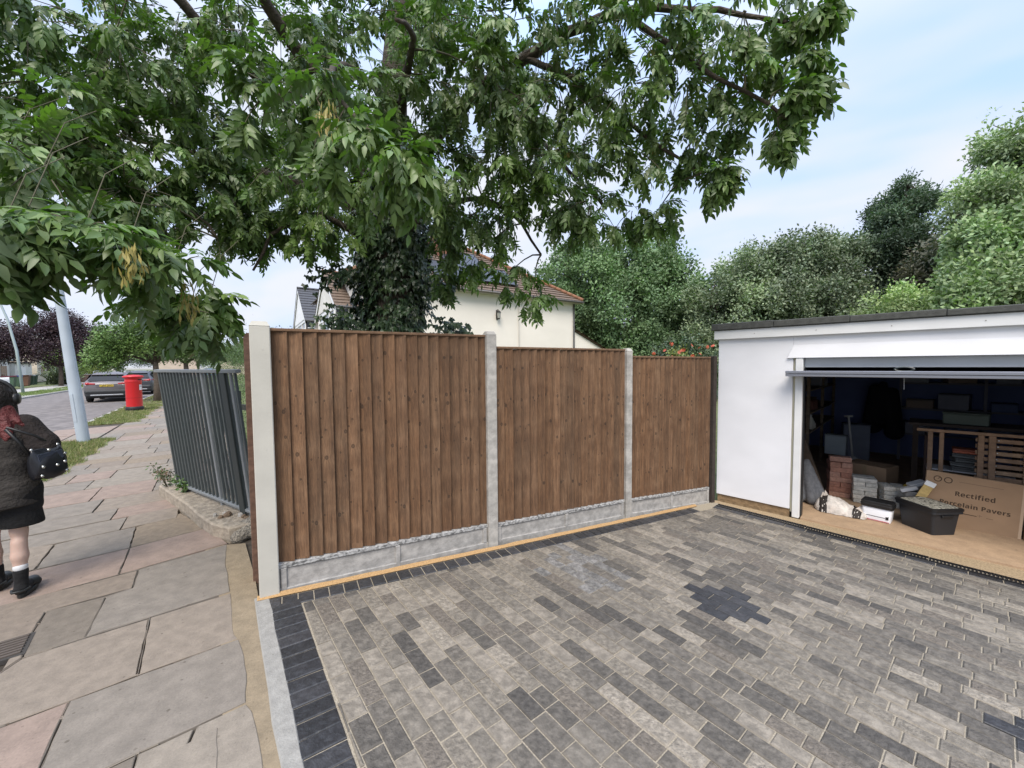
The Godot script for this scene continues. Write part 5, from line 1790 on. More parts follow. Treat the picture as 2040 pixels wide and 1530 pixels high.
		for t in n:
			var v := Vector3(rng.randfn(), rng.randfn(), rng.randfn()).normalized() * pow(rng.randf(), 0.45) * r
			v.y *= 0.85
			var tip := c + v
			var out := (v.normalized() + (Vector3(c.x + 1.95, 0, c.z + 6.5)).normalized() * 0.6 + Vector3(0, -0.35, 0)).normalized()
			var start := hub.lerp(tip, 0.35)
			tube(twigs, [start, start.lerp(tip, 0.5) + Vector3(0, 0.04 * r, 0), tip], [0.006, 0.0045, 0.003], 4, false)
			if rng.randf() < 0.035: keys.append(tip)
			var k := 5 + rng.randi() % 4
			for i in k:
				var f := 1.0 - 0.13 * (i / 2)
				var at := start.lerp(tip, clampf(f, 0.2, 1.0))
				var az := rng.randf_range(-0.5, 0.5) + (PI * 0.45 if i % 2 else -PI * 0.45) * (0.0 if i == 0 else 1.0)
				var d := out.rotated(Vector3.UP, az)
				d = (d + Vector3(rng.randf_range(-0.3, 0.3), rng.randf_range(-1.1, 0.1), rng.randf_range(-0.3, 0.3))).normalized()
				var up := (Vector3.UP + Vector3(rng.randf_range(-0.7, 0.7), 0, rng.randf_range(-0.7, 0.7))).slide(d).normalized()
				var s := rng.randf_range(0.72, 1.0) * (0.9 if at.z < -4.0 else 1.05)
				var which := rng.randi() % 5
				xfs[which].append(Transform3D(Basis(d * s, up * s, d.cross(up) * s), at))
				cols[which].append(vary(tone, 0.2))
	var lm := leaf_mat(0.4, 4.2, 0.5)
	for k in 5: many("crown", leaves[k], lm, A, xfs[k], cols[k])
	var to := obj("twigs", done(twigs), M.twig, A)
	to.set_meta("kind", "stuff")
	# bunches of winged seeds
	var key := stool()
	for k in 26:
		var p := Vector3(rng.randfn(0, 0.022), -rng.randf() * 0.11, rng.randfn(0, 0.022))
		var d := Vector3(rng.randf_range(-0.4, 0.4), -1, rng.randf_range(-0.4, 0.4)).normalized() * 0.042
		var s := d.cross(Vector3(rng.randf_range(-1, 1), 0.2, rng.randf_range(-1, 1))).normalized() * 0.005
		tri(key, p, p + d * 0.6 + s, p + d)
		tri(key, p, p + d, p + d * 0.6 - s)
	var bunch := done(key)
	var km := leaf_mat(0.6, 0.6)
	var kx := []
	var kc := []
	for p in keys:
		kx.append(Transform3D(Basis(Vector3.UP, rng.randf() * TAU).scaled(Vector3.ONE * rng.randf_range(0.9, 1.5)), p))
		kc.append(vary(Vector3(0.24, 0.21, 0.05) if rng.randf() < 0.6 else Vector3(0.16, 0.18, 0.05), 0.15))
	for p in [Vector3(-2.25, 2.42, -2.35), Vector3(-1.35, 3.6, -2.95), Vector3(-2.35, 2.25, -2.85), Vector3(-2.28, 2.46, -2.38), Vector3(-2.32, 2.33, -2.84), Vector3(-1.31, 3.66, -2.98)]:
		kx.append(Transform3D(Basis(Vector3.UP, rng.randf() * TAU).scaled(Vector3.ONE * 1.7), p))
		kc.append(vary(Vector3(0.27, 0.23, 0.06), 0.1))
	many("seed_bunches", bunch, km, A, kx, kc)

	# ivy on the trunk
	var I := thing("ivy", "dense dark ivy wrapped round the ash trunk above the fence", "ivy")
	st = stool(true)
	for k in 9:
		var a := TAU * k / 9 + 0.2
		var pts := []
		for i in 9:
			var aa := a + 0.25 * sin(i * 1.3 + k)
			var rr := 0.52 - 0.022 * i
			pts.append(base + Vector3(cos(aa) * rr, i * 0.62, sin(aa) * rr))
		tube(st, pts, [0.03, 0.028, 0.026, 0.024, 0.02, 0.018, 0.014, 0.01, 0.008], 6)
	obj("stems", done(st), M.bark, I)
	var ivy := stool()
	for k in 14:
		var p := Vector3(rng.randf_range(-0.15, 0.15), rng.randf_range(-0.15, 0.15), rng.randf_range(-0.02, 0.06))
		var n := Vector3(rng.randf_range(-0.5, 0.5), rng.randf_range(0.0, 0.7), 1).normalized()
		var down := Vector3(rng.randf_range(-0.5, 0.5), -1, 0).slide(n).normalized() * rng.randf_range(0.055, 0.085)
		var s := n.cross(down).normalized() * down.length() * 0.55
		var top := p - down * 0.3
		var pts := [top, p - down * 0.42 + s * 0.7, p + s * 1.1, p + down * 0.25 + s * 0.5, p + down, p + down * 0.25 - s * 0.5, p - s * 1.1, p - down * 0.42 - s * 0.7]
		for i in 8:
			var q: Vector3 = pts[i] + n * (0.012 if i % 2 else 0.0)
			var q2: Vector3 = pts[(i + 1) % 8] + n * (0.0 if i % 2 else 0.012)
			tri(ivy, p + n * 0.02, q, q2)
	var ivy_mesh := done(ivy)
	var ix := []
	var ic := []
	var put := func(at: Vector3, n: Vector3) -> void:
		var d := (n + Vector3(rng.randf_range(-0.5, 0.5), rng.randf_range(-0.3, 0.5), rng.randf_range(-0.5, 0.5))).normalized()
		var x := Vector3.UP.cross(d).normalized()
		ix.append(Transform3D(Basis(x, d.cross(x), d).scaled_local(Vector3.ONE * rng.randf_range(0.8, 1.2)), at))
		ic.append(vary(Vector3(0.034, 0.062, 0.024), 0.3))
	for k in 1500:
		var y := rng.randf_range(0.2, 5.4)
		var a := rng.randf() * TAU
		var bulge := 0.06 * sin(a * 3.0 + y * 2.2) + 0.05 * sin(a * 5 - y * 4.0)
		var r := 0.50 + bulge - 0.02 * y + rng.randf_range(-0.05, 0.06)
		put.call(base + Vector3(cos(a) * r, y, sin(a) * r), Vector3(cos(a), 0.1, sin(a)))
	for sh in [[Vector3(-1.3, 2.35, -6.25), Vector3(-0.75, 2.15, -6.1)], [Vector3(-1.35, 2.9, -6.2), Vector3(-0.9, 2.95, -6.0)], [Vector3(-2.5, 3.0, -6.1), Vector3(-2.85, 3.0, -5.9)], [Vector3(-2.45, 2.3, -6.0), Vector3(-2.7, 2.25, -5.85)], [Vector3(-1.4, 3.5, -6.2), Vector3(-0.95, 3.75, -6.0)], [Vector3(-1.35, 2.0, -6.2), Vector3(-0.9, 1.85, -6.1)]]:
		for k in 14:
			var p: Vector3 = sh[0].lerp(sh[1], rng.randf())
			put.call(p + Vector3(rng.randfn(0, 0.09), rng.randfn(0, 0.09), rng.randfn(0, 0.09)), Vector3(rng.randf_range(-0.4, 0.8), 0.3, 0.8))
	many("leaves", ivy_mesh, leaf_mat(0.38, 0.15, 0.5), I, ix, ic)

# ---------- railing, its footing and the hedge behind ----------
func railing_and_hedge() -> void:
	# footing: a broken concrete strip
	var foot := thing("concrete_footing", "broken low concrete footing under the leaning railing", "footing")
	var st := stool()
	slab(st, poly_of([-2.78, -3.76, -3.02, -3.86, -3.35, -4.10, -3.76, -4.44, -4.30, -4.84, -4.74, -5.17, -4.98, -5.62, -4.50, -5.60, -3.60, -4.85, -2.85, -4.28, -2.62, -4.12, -2.60, -3.90]), -0.2, 0.13, 0.015)
	obj("strip", done(st), rough_mat(lin(0.40, 0.35, 0.28), T.mottle, 1.4, 0.95, T.riven, 0.5), foot)
	st = stool(true)
	blend_body(st, [[Vector3(-2.72, 0.02, -3.80), 0.07, Vector3(-2.66, 0.07, -3.95), 0.09], [Vector3(-2.82, 0.05, -3.84), 0.06, Vector3(-2.7, 0.1, -4.0), 0.06], [Vector3(-2.60, 0.02, -3.88), 0.05, Vector3(-2.58, 0.06, -3.98), 0.06]], 0.02, 0.02)
	obj("broken_end", done(st), rough_mat(lin(0.36, 0.32, 0.26), T.speck, 2.0, 0.95, T.riven, 1.6), foot)
	for k in 16:
		st = stool()
		var s := rng.randf_range(0.012, 0.035)
		box(st, -Vector3.ONE * s, Vector3(s, s * 0.7, s * 1.3), s * 0.5)
		obj("rubble", done(st), M.concrete if k % 2 else rough_mat(lin(0.22, 0.16, 0.11), T.mottle, 2.0), foot, Transform3D(any_turn(), Vector3(rng.randf_range(-3.15, -2.62), 0.14, rng.randf_range(-4.25, -3.95))))
	# the railing leans towards the road
	var p0 := Vector3(-2.80, 0.15, -4.07)
	var p1 := Vector3(-4.44, 0.15, -5.10)
	var d := (p1 - p0)
	var l := d.length()
	d /= l
	var out := Vector3.UP.cross(d).normalized()
	if out.x > 0: out = -out
	var up := (Vector3.UP + out * 0.095).normalized()
	var r := thing("railing", "leaning grey steel railing of upright bars beside the footpath", "railing")
	r.transform = Transform3D(Basis(d, up, d.cross(up).normalized()), p0)
	var paint := rough_mat(lin(0.085, 0.098, 0.098), T.soft, 2.0, 0.5)
	var light := rough_mat(lin(0.23, 0.245, 0.25), T.soft, 2.0, 0.5)
	bx("top_rail", Vector3(-0.25, 1.50, -0.025), Vector3(l + 0.02, 1.535, 0.025), light, r, 0.004)
	bx("bottom_rail", Vector3(-0.25, 0.03, -0.025), Vector3(l + 0.02, 0.06, 0.025), light, r, 0.004)
	var n := 22
	for k in n:
		var x := -0.22 + (l + 0.2) * (k + 0.5) / n
		var stout := k in [1, 8, 24]
		var w := 0.02 if stout else 0.013
		bx("bar", Vector3(x - w, 0.061 if not stout else -0.13, -0.012), Vector3(x + w, 1.499, 0.012), light if stout else paint, r, 0.003)
	bx("end_stile", Vector3(0.0, -0.13, -0.03), Vector3(0.115, 1.497, -0.0135), mat(lin(0.035, 0.042, 0.04), 0.6), r, 0.003)
	bx("foot_plate", Vector3(0.1, -0.045, -0.02), Vector3(0.14, 0.03, 0.22), mat(lin(0.03, 0.03, 0.03), 0.6), r, 0.003)
	bx("foot_plate", Vector3(1.55, -0.045, -0.02), Vector3(1.59, 0.03, 0.22), mat(lin(0.03, 0.03, 0.03), 0.6), r, 0.003)
	# a boarded inner fence seen between the bars
	var inner := thing("board_fence", "dark weathered board fence just behind the grey railing", "fence")
	var q0 := Vector3(-2.35, 0, -4.35)
	var q1 := Vector3(-4.55, 0, -5.75)
	var e := (q1 - q0).normalized()
	inner.transform = Transform3D(Basis(e, Vector3.UP, e.cross(Vector3.UP)), q0)
	for k in 14:
		if k % 3 == 1 or k == 6: continue
		bx("board", Vector3(0.18 * k, -0.05, -0.012), Vector3(0.18 * k + 0.13, 1.45 - 0.03 * (k % 3), 0.012), rough_mat(lin(0.07, 0.085, 0.075), T.stone, 1.0 + 0.2 * (k % 3), 0.9), inner, 0.003)
	for y in [0.3, 1.15]:
		bx("rail", Vector3(-0.05, y, -0.055), Vector3(2.55, y + 0.07, -0.014), rough_mat(lin(0.08, 0.085, 0.07), T.stone, 1.0, 0.9), inner)
	# hedge along the neighbour's front
	var hedge := thing("hedge", "clipped green garden hedge rising behind the railing's top rail", "hedge")
	var clump := leaf_clump(rng, 22, 0.11, 1.0, 0.6)
	var xs := []
	var cs := []
	for k in 2000:
		var u := rng.randf_range(3.9, 15.0)
		var v := rng.randf_range(-0.95, 0.52) - 0.02
		if u < 5.5: v -= 0.55
		var hmax := 2.05 + 0.28 * sin(u * 1.1) + 0.12 * sin(u * 3.1) + (0.12 if u > 6.5 else -0.12)
		var y := hmax * pow(rng.randf(), 0.6)
		xs.append(Transform3D(any_turn().scaled(Vector3.ONE * rng.randf_range(0.14, 0.24)), street(u, v, y)))
		cs.append(vary(Vector3(0.075, 0.14, 0.03), 0.3))
	many("leaves", clump, leaf_mat(0.5, 0.7), hedge, xs, cs)
	st = stool(true)
	for k in 24:
		var u := 4.2 + k * 0.37
		var b := street(u, -0.65 - (0.5 if u < 5.5 else 0.0), -0.2)
		tube(st, [b, b + Vector3(0.05, 0.6, 0.03), b + Vector3(rng.randf_range(-0.2, 0.2), 1.3, rng.randf_range(-0.2, 0.2))], [0.025, 0.018, 0.008], 5)
	obj("stems", done(st), M.bark, hedge)
	# weeds at the foot of the railing
	var weed := func(called: String, lab: String, at: Vector3, lean: Vector3, h: float, col: Vector3, ns: int, leaf: float) -> void:
		var o := thing(called, lab, "weed", at)
		var s := stool(true)
		var x := []
		var c := []
		var m := leaf_clump(rng, 5, 1.0, 1.0, 0.5)
		for k in ns:
			var tip := lean * h * rng.randf_range(0.6, 1.05) + Vector3(rng.randf_range(-0.12, 0.12), rng.randf_range(-0.05, 0.1), rng.randf_range(-0.12, 0.12)) * h * 2.0
			var mid := tip * 0.5 + Vector3(0, 0.12 * h, 0)
			tube(s, [Vector3.ZERO, mid, tip], [0.006, 0.005, 0.003], 5)
			for i in 7:
				var f := 0.25 + 0.75 * i / 6.0
				var p := Vector3.ZERO.lerp(mid, minf(1, f * 2)) if f < 0.5 else mid.lerp(tip, f * 2 - 1)
				x.append(Transform3D(any_turn().scaled(Vector3.ONE * leaf), p))
				c.append(vary(col, 0.25))
		obj("stems", done(s), M.twig, o)
		many("leaves", m, leaf_mat(0.6, 0.5), o, x, c)
	weed.call("dry_weed", "dry brown seeding weed leaning over the path at the railing's far foot", Vector3(-4.75, 0.0, -5.35), Vector3(-0.9, 0.42, -0.15).normalized(), 0.62, Vector3(0.24, 0.17, 0.12), 4, 0.042)
	weed.call("green_weed", "green leafy weed growing through the foot of the railing", Vector3(-4.15, 0.12, -4.88), Vector3(-0.15, 0.9, 0.25).normalized(), 0.24, Vector3(0.10, 0.18, 0.05), 3, 0.05)
	weed.call("green_weed", "small green weed at the far end post of the railing", Vector3(-4.55, 0.05, -5.12), Vector3(-0.3, 0.9, 0.15).normalized(), 0.36, Vector3(0.08, 0.13, 0.045), 3, 0.042)

# ---------- trees beyond the gardens ----------
func broad_tree(lab: String, at: Vector3, blobs: Array, col: Vector3, n: int, clump: ArrayMesh, size: float, gap: float, seed_: int, trunk_r := 0.22, spread := 0.18) -> void:
	var o := thing("broadleaf_tree", lab, "tree", at, 0.0, "trees beyond the gardens")
	var nz := FastNoiseLite.new()
	nz.seed = seed_
	nz.frequency = 0.55 / size * 0.5
	nz.fractal_octaves = 2
	var xs := []
	var cs := []
	var vol := 0.0
	for b in blobs: vol += b[1].x * b[1].z
	var st := stool(true)
	var low := 1e9
	for b in blobs: low = minf(low, b[0].y - b[1].y)
	var fork := Vector3(0, maxf(1.2, low + 0.6), 0)
	tube(st, [Vector3.ZERO, fork * 0.5 + Vector3(0.06, 0, 0), fork], [trunk_r * 1.3, trunk_r, trunk_r * 0.85], 9)
	obj("trunk", done(st), M.bark, o)
	for b in blobs:
		st = stool(true)
		var c: Vector3 = b[0]
		var rad: Vector3 = b[1]
		tube(st, [fork, fork.lerp(c, 0.45) + Vector3(0, 0.2, 0), c, c + Vector3(0, rad.y * 0.5, 0)], [trunk_r * 0.6, trunk_r * 0.4, trunk_r * 0.2, 0.015], 6)
		for k in 7:
			var v := Vector3(rng.randfn(), rng.randfn() * 0.8 + 0.2, rng.randfn()).normalized() * rad
			tube(st, [c - Vector3(0, rad.y * 0.3, 0), c + v * 0.5, c + v * 0.97], [trunk_r * 0.2, 0.03, 0.01], 5, false)
		obj("limb", done(st), M.bark, o)
		var want := int(n * rad.x * rad.z / vol)
		var tries := 0
		while want > 0 and tries < n * 8:
			tries += 1
			var v := Vector3(rng.randfn(), rng.randfn(), rng.randfn()).normalized()
			var f := pow(rng.randf(), 0.28)
			var p := c + v * rad * f * (1.0 + spread * nz.get_noise_3dv(v * 6.0 / nz.frequency * 0.12 + c * 3.0))
			if nz.get_noise_3dv(p + at) < gap: continue
			want -= 1
			xs.append(Transform3D(any_turn().scaled(Vector3.ONE * size * rng.randf_range(0.7, 1.25)), p))
			var pale := col.lerp(Vector3.ONE * (col.x + col.y + col.z) / 3.0, 0.22)
			cs.append(vary(pale * 2.5 * (1.0 + 0.75 * nz.get_noise_3dv(p * 0.6 + at)), 0.16))
	many("crown", clump, leaf_mat(0.55, 2.2, 0.4), o, xs, cs)

func background_trees() -> void:
	var c1 := leaf_clump(rng, 22, 0.40, 0.8, 0.66)
	var c2 := leaf_clump(rng, 26, 0.32, 0.9, 0.58)
	var c3 := leaf_clump(rng, 26, 0.36, 0.4, 0.4)
	var g := -0.35
	broad_tree("large round dark green tree behind the cream house's lean-to", Vector3(7.3, g, -27), [
		[Vector3(0, 5.4, 0), Vector3(4.6, 4.2, 4)], [Vector3(-2.6, 7.6, 0.5), Vector3(2.9, 2.6, 2.6)], [Vector3(1.4, 8.6, 0), Vector3(3.2, 2.3, 2.8)], [Vector3(3.4, 6.0, 0.8), Vector3(2.5, 3.0, 2.4)], [Vector3(-3.6, 4.8, 1), Vector3(2.2, 2.4, 2.2)], [Vector3(1.5, 2.6, 1.5), Vector3(3.6, 2.2, 2.4)]],
		Vector3(0.058, 0.10, 0.038), 5000, c1, 0.46, -0.02, 31, 0.3)
	broad_tree("thin pale young tree in the gap right of the large round tree", Vector3(12.6, g, -28), [
		[Vector3(0, 4.0, 0), Vector3(1.5, 2.6, 1.4)], [Vector3(0.3, 6.4, 0), Vector3(1.0, 1.6, 1.0)], [Vector3(-0.4, 2.2, 0.6), Vector3(1.6, 1.6, 1.4)]],
		Vector3(0.10, 0.145, 0.085), 620, c2, 0.5, 0.02, 32, 0.08)
	broad_tree("spreading grey-green tree behind the garage's fence-side corner", Vector3(13.6, g, -23.5), [
		[Vector3(0, 4.6, 0), Vector3(2.9, 2.8, 2.6)], [Vector3(0.7, 7.2, 0), Vector3(2.1, 1.7, 2.0)], [Vector3(-1.9, 5.8, 0.4), Vector3(1.4, 1.6, 1.5)], [Vector3(2.6, 4.6, 0.4), Vector3(2.2, 2.4, 2.0)], [Vector3(-1.3, 2.8, 0.8), Vector3(2.6, 2.0, 2.0)]],
		Vector3(0.085, 0.115, 0.06), 3000, c2, 0.5, 0.0, 33, 0.2)
	broad_tree("open-crowned grey-green tree with bare twigs at its top, above the garage roof", Vector3(17.0, g, -22.5), [
		[Vector3(0, 5.6, 0), Vector3(2.7, 2.6, 2.4)], [Vector3(-0.5, 8.0, 0), Vector3(1.9, 1.4, 1.8)], [Vector3(1.6, 7.6, 0), Vector3(1.6, 1.5, 1.6)], [Vector3(-2.0, 5.4, 0.5), Vector3(1.6, 2.2, 1.7)], [Vector3(0.8, 3.4, 0.8), Vector3(3.4, 2.4, 2.2)]],
		Vector3(0.08, 0.105, 0.062), 3000, c2, 0.5, 0.04, 34, 0.2)
	# conifer: flat shelves of needles
	var tiers := []
	for k in 9:
		var f := k / 8.0
		var w := 2.3 * (1.0 - 0.42 * f) * (1.0 if k > 0 else 0.9)
		for s in 3:
			var a := s * 2.1 + k * 1.3
			tiers.append([Vector3(cos(a) * w * 0.5 + 0.5 * f, 4.0 + 7.1 * f + 0.34 * (s - 1), sin(a) * w * 0.5), Vector3(w * (0.5 + 0.28 * sin(k * 2.7 + s)), 0.42, w * 0.6)])
	broad_tree("tall dark conifer with layered boughs above the garage", Vector3(21.0, g, -22), tiers, Vector3(0.044, 0.070, 0.042), 4200, c3, 0.52, -0.15, 35, 0.26)
	broad_tree("bright lime green shrubby tree over the garage roof below the conifer", Vector3(14.6, g, -15.0), [
		[Vector3(0, 3.6, 0), Vector3(1.1, 1.3, 1.0)], [Vector3(0.7, 3.5, 0.3), Vector3(0.9, 1.0, 0.9)], [Vector3(-0.6, 3.3, 0.2), Vector3(0.8, 1.0, 0.9)]],
		Vector3(0.125, 0.175, 0.058), 1000, c2, 0.34, -0.15, 36, 0.1)
	broad_tree("mass of mid green tree over the garage, right of the lime shrub", Vector3(17.4, g, -14.0), [
		[Vector3(0, 3.6, 0), Vector3(2.4, 2.6, 2.2)], [Vector3(1.6, 5.6, 0), Vector3(2.4, 2.3, 2.2)], [Vector3(-1.4, 3.6, 0.4), Vector3(1.5, 1.4, 1.4)], [Vector3(3.4, 4.0, 0), Vector3(2.2, 2.6, 2.0)], [Vector3(0.4, 6.4, -0.5), Vector3(1.3, 1.2, 1.2)]],
		Vector3(0.105, 0.152, 0.062), 4600, c1, 0.36, -0.03, 37, 0.24)
	broad_tree("tall feathery tree with thin upper branches at the right edge", Vector3(20.4, g, -16.0), [
		[Vector3(0, 8.6, 0), Vector3(1.9, 1.7, 1.8)], [Vector3(0.3, 10.8, 0), Vector3(1.6, 1.4, 1.5)], [Vector3(-1.7, 8.2, 0.3), Vector3(1.3, 0.9, 1.2)], [Vector3(1.6, 9.4, 0), Vector3(1.8, 2.2, 1.6)], [Vector3(0.4, 6.2, 0), Vector3(2.2, 1.8, 2.0)]],
		Vector3(0.105, 0.145, 0.065), 2200, c2, 0.48, 0.06, 38, 0.2, 0.4)
	broad_tree("brown-green twiggy thicket tree between the conifer and the green mass", Vector3(21.6, g, -20.0), [
		[Vector3(0, 6.8, 0), Vector3(1.5, 1.8, 1.4)], [Vector3(0.8, 5.0, 0.3), Vector3(1.8, 1.8, 1.6)]],
		Vector3(0.10, 0.095, 0.06), 800, c2, 0.5, 0.0, 39, 0.15)
	# low planting over the fence
	var low := func(called: String, lab: String, at: Vector3, r: Vector3, col: Vector3, n: int, s: float) -> Node3D:
		var o := thing(called, lab, "shrub", at)
		var xs := []
		var cs := []
		for k in n:
			var v := Vector3(rng.randfn(), rng.randfn(), rng.randfn()).normalized() * r * pow(rng.randf(), 0.4)
			xs.append(Transform3D(any_turn().scaled(Vector3.ONE * s * rng.randf_range(0.7, 1.2)), v + Vector3(0, r.y, 0)))
			cs.append(vary(col, 0.25))
		var st := stool(true)
		for k in 5: tube(st, [Vector3(0, -0.1, 0), Vector3(rng.randf_range(-0.5, 0.5) * r.x, r.y, 0), Vector3(rng.randf_range(-0.8, 0.8) * r.x, r.y * 1.7, rng.randf_range(-0.5, 0.5) * r.z)], [0.03, 0.02, 0.008], 5)
		obj("stems", done(st), M.twig, o)
		many("leaves", c2, leaf_mat(0.5, 0.7), o, xs, cs)
		return o
	var red := low.call("flowering_shrub", "green shrub with orange-red flowers showing over the last fence panel", Vector3(4.5, -0.3, -10.5), Vector3(0.75, 1.22, 0.6), Vector3(0.16, 0.20, 0.05), 260, 0.2) as Node3D
	var fl := stool()
	for k in 6:
		var a := TAU * k / 6
		tri(fl, Vector3.ZERO, Vector3(cos(a - 0.4), 0.3, sin(a - 0.4)), Vector3(cos(a + 0.4), 0.3, sin(a + 0.4)))
	var fx := []
	var fc := []
	for k in 26:
		fx.append(Transform3D(any_turn().scaled(Vector3.ONE * 0.05), Vector3(rng.randf_range(-0.75, 0.75), 2.1 + rng.randf_range(-0.15, 0.42), rng.randf_range(-0.3, 0.6))))
		fc.append(vary(Vector3(0.55, 0.10, 0.05), 0.2))
	many("flowers", done(fl), leaf_mat(0.6, 0.5), red, fx, fc)
	low.call("pale_shrub", "pale yellow-green shrub tip showing over the middle fence panel's end", Vector3(3.35, -0.3, -11.8), Vector3(0.4, 1.32, 0.4), Vector3(0.22, 0.30, 0.10), 130, 0.2)
	low.call("laurel_shrub", "dark evergreen shrub in the corner between fence and garage", Vector3(5.6, -0.3, -13.0), Vector3(1.3, 1.5, 0.9), Vector3(0.045, 0.075, 0.03), 420, 0.3)

# ---------- the far side of the street ----------
func far_street() -> void:
	var yaw := atan2(-0.6, -0.8)    # local -z... turned so that +z runs along the street
	var B := Basis(Vector3(-0.8, 0, 0.6), Vector3.UP, Vector3(-0.6, 0, -0.8))   # x away from us across the street, z along it
	var tile := rough_mat(lin(0.19, 0.125, 0.09), T.mottle, 1.2, 0.9)
	var hn := 0
	for a in [[66.0, 20.5, lin(0.72, 0.70, 0.66), "pale house with brown roof and balcony windows at the far left of the street"], [84.0, 20.0, lin(0.66, 0.58, 0.47), "cream house with brown roof behind the purple tree"], [101.0, 20.0, lin(0.72, 0.70, 0.66), "white house beyond the small street trees"], [118.0, 20.0, lin(0.68, 0.62, 0.52), "beige house past the white one on the far side"], [135.0, 20.0, lin(0.70, 0.68, 0.64), "last pale house before the street's bend"]]:
		var h := thing("far_house", a[3], "house", street(a[0], a[1], -0.1), 0.0, "houses across the street")
		h.transform.basis = B
		var w := rough_mat(a[2], T.soft, 0.3, 0.9)
		bx("wall", Vector3(-0.001, 0, -5.5), Vector3(8, 4.9, 5.5), w, h)
		var st := stool()
		for s in 2:
			var x0 := -0.5 if s == 0 else 8.5
			for k in 12:
				var f0 := k / 12.0
				var f1 := (k + 1) / 12.0
				var p0 := Vector3(lerpf(x0, 4, f0), lerpf(4.7, 7.6, f0), 0)
				var p1 := Vector3(lerpf(x0, 4, f1), lerpf(4.7, 7.6, f1), 0)
				var z := Vector3(0, 0, 5.8)
				if s == 0: quad(st, p0 - z + Vector3(0, 0.06, 0), p0 + z + Vector3(0, 0.06, 0), p1 + z, p1 - z)
				else: quad(st, p0 + z + Vector3(0, 0.06, 0), p0 - z + Vector3(0, 0.06, 0), p1 - z, p1 + z)
		obj("roof", done(st), tile, h)
		for s in [-1.0, 1.0]:
			st = stool()
			plate(st, poly_of([0, 4.9, 8, 4.9, 4, 7.45]), s * 5.5 - 0.1, s * 5.5 + 0.1)
			obj("gable", done(st), w, h)
		for z in [-3.6, 0.0, 3.6]:
			for y in [0.9, 3.2]:
				var win := Node3D.new()
				win.name = numbered("window", h)
				h.add_child(win, true)
				win.position = Vector3(-0.05, y, z)
				bx("frame", Vector3(-0.03, -0.05, -0.95), Vector3(0.045, 1.35, 0.95), M.pvc, win)
				for k in 3: bx("pane", Vector3(-0.04, 0.03, -0.87 + k * 0.59), Vector3(-0.031, 1.27, -0.87 + k * 0.59 + 0.53), M.glass, win)
		if hn == 0:
			bx("balcony_floor", Vector3(-1.2, 2.7, -5.0), Vector3(-0.003, 2.85, 3.0), w, h)
			for k in 26: bx("baluster", Vector3(-1.19, 2.851, -4.95 + k * 0.31), Vector3(-1.12, 3.75, -4.85 + k * 0.31), M.pvc, h)
			bx("handrail", Vector3(-1.22, 3.751, -5.0), Vector3(-1.1, 3.83, 3.0), M.pvc, h)
			bx("garage_wing", Vector3(-0.4, 0, 5.55), Vector3(6, 2.5, 11.0), w, h)
			bx("garage_roof", Vector3(-0.6, 2.51, 5.45), Vector3(6.1, 2.65, 11.2), M.felt, h)
			bx("garage_door", Vector3(-0.44, 0, 6.4), Vector3(-0.405, 2.05, 8.8), M.pvc, h)
		hn += 1
	for a in [[43.2, 3.2, "white picket fence at the far left before the balcony house"]]:
		var f := thing("picket_fence", a[2], "fence", street(a[0], 13.9, 0.0))
		f.transform.basis = B
		for k in 24:
			var st := stool()
			plate(st, poly_of([-0.045, 0.05, 0.045, 0.05, 0.045, 0.95, 0.0, 1.03, -0.045, 0.95]), -0.012, 0.012, Transform3D(Basis(Vector3(0, 0, 1), Vector3.UP, Vector3(-1, 0, 0)), Vector3(0, 0, k * 0.16)))
			obj("picket", done(st), M.pvc, f)
		for y in [0.25, 0.75]: bx("rail", Vector3(0.014, y, -0.1), Vector3(0.05, y + 0.06, 3.85), M.pvc, f)
	var brick := rough_mat(lin(0.30, 0.15, 0.10), T.mottle, 1.0, 0.92, T.riven, 0.4)
	for a in [[62.0, 74.0, "low red brick garden wall behind the parked cars"], [77.0, 92.0, "farther low red brick wall along the street"], [95.0, 116.0, "most distant brick garden wall by the bend"]]:
		var w := thing("garden_wall", a[2], "wall", street(a[0], 13.9, 0.0))
		w.transform.basis = B
		bx("brickwork", Vector3(0, 0, 0), Vector3(0.22, 0.85, a[1] - a[0]), brick, w)
		bx("coping", Vector3(-0.03, 0.851, 0), Vector3(0.25, 0.92, a[1] - a[0]), M.concrete, w, 0.01)
	# wheeled bins
	var bin := thing("wheeled_bin", "green wheeled bin with blue lid at the far kerbside, nearest the person's head", "bin", street(51.5, 14.8, -0.0), 0.0, "wheeled bins across the street")
	bin.transform.basis = B
	var green := mat(lin(0.055, 0.10, 0.06), 0.5)
	var st := stool()
	plate(st, poly_of([-0.27, 0.12, 0.27, 0.12, 0.36, 1.0, -0.36, 1.0]), -0.27, 0.27)
	obj("bin_body", done(st), green, bin)
	st = stool()
	plate(st, poly_of([-0.4, 1.003, 0.4, 1.003, 0.38, 1.09, -0.3, 1.12, -0.4, 1.06]), -0.31, 0.31, Transform3D.IDENTITY, 0.02)
	var lid := obj("lid", done(st), mat(lin(0.03, 0.08, 0.33), 0.5), bin)
	for z in [-0.24, 0.19]:
		st = stool(true)
		tube(st, [Vector3(0.26, 0.12, z), Vector3(0.26, 0.12, z + 0.05)], [0.12], 14)
		obj("wheel", done(st), M.black, bin)
	var labels := ["green wheeled bin with maroon lid next to the blue-lidded one", "brown wheeled bin between the green bins", "green bin with pale lid beside the brown bin", "green bin with green lid before the spiky bush"]
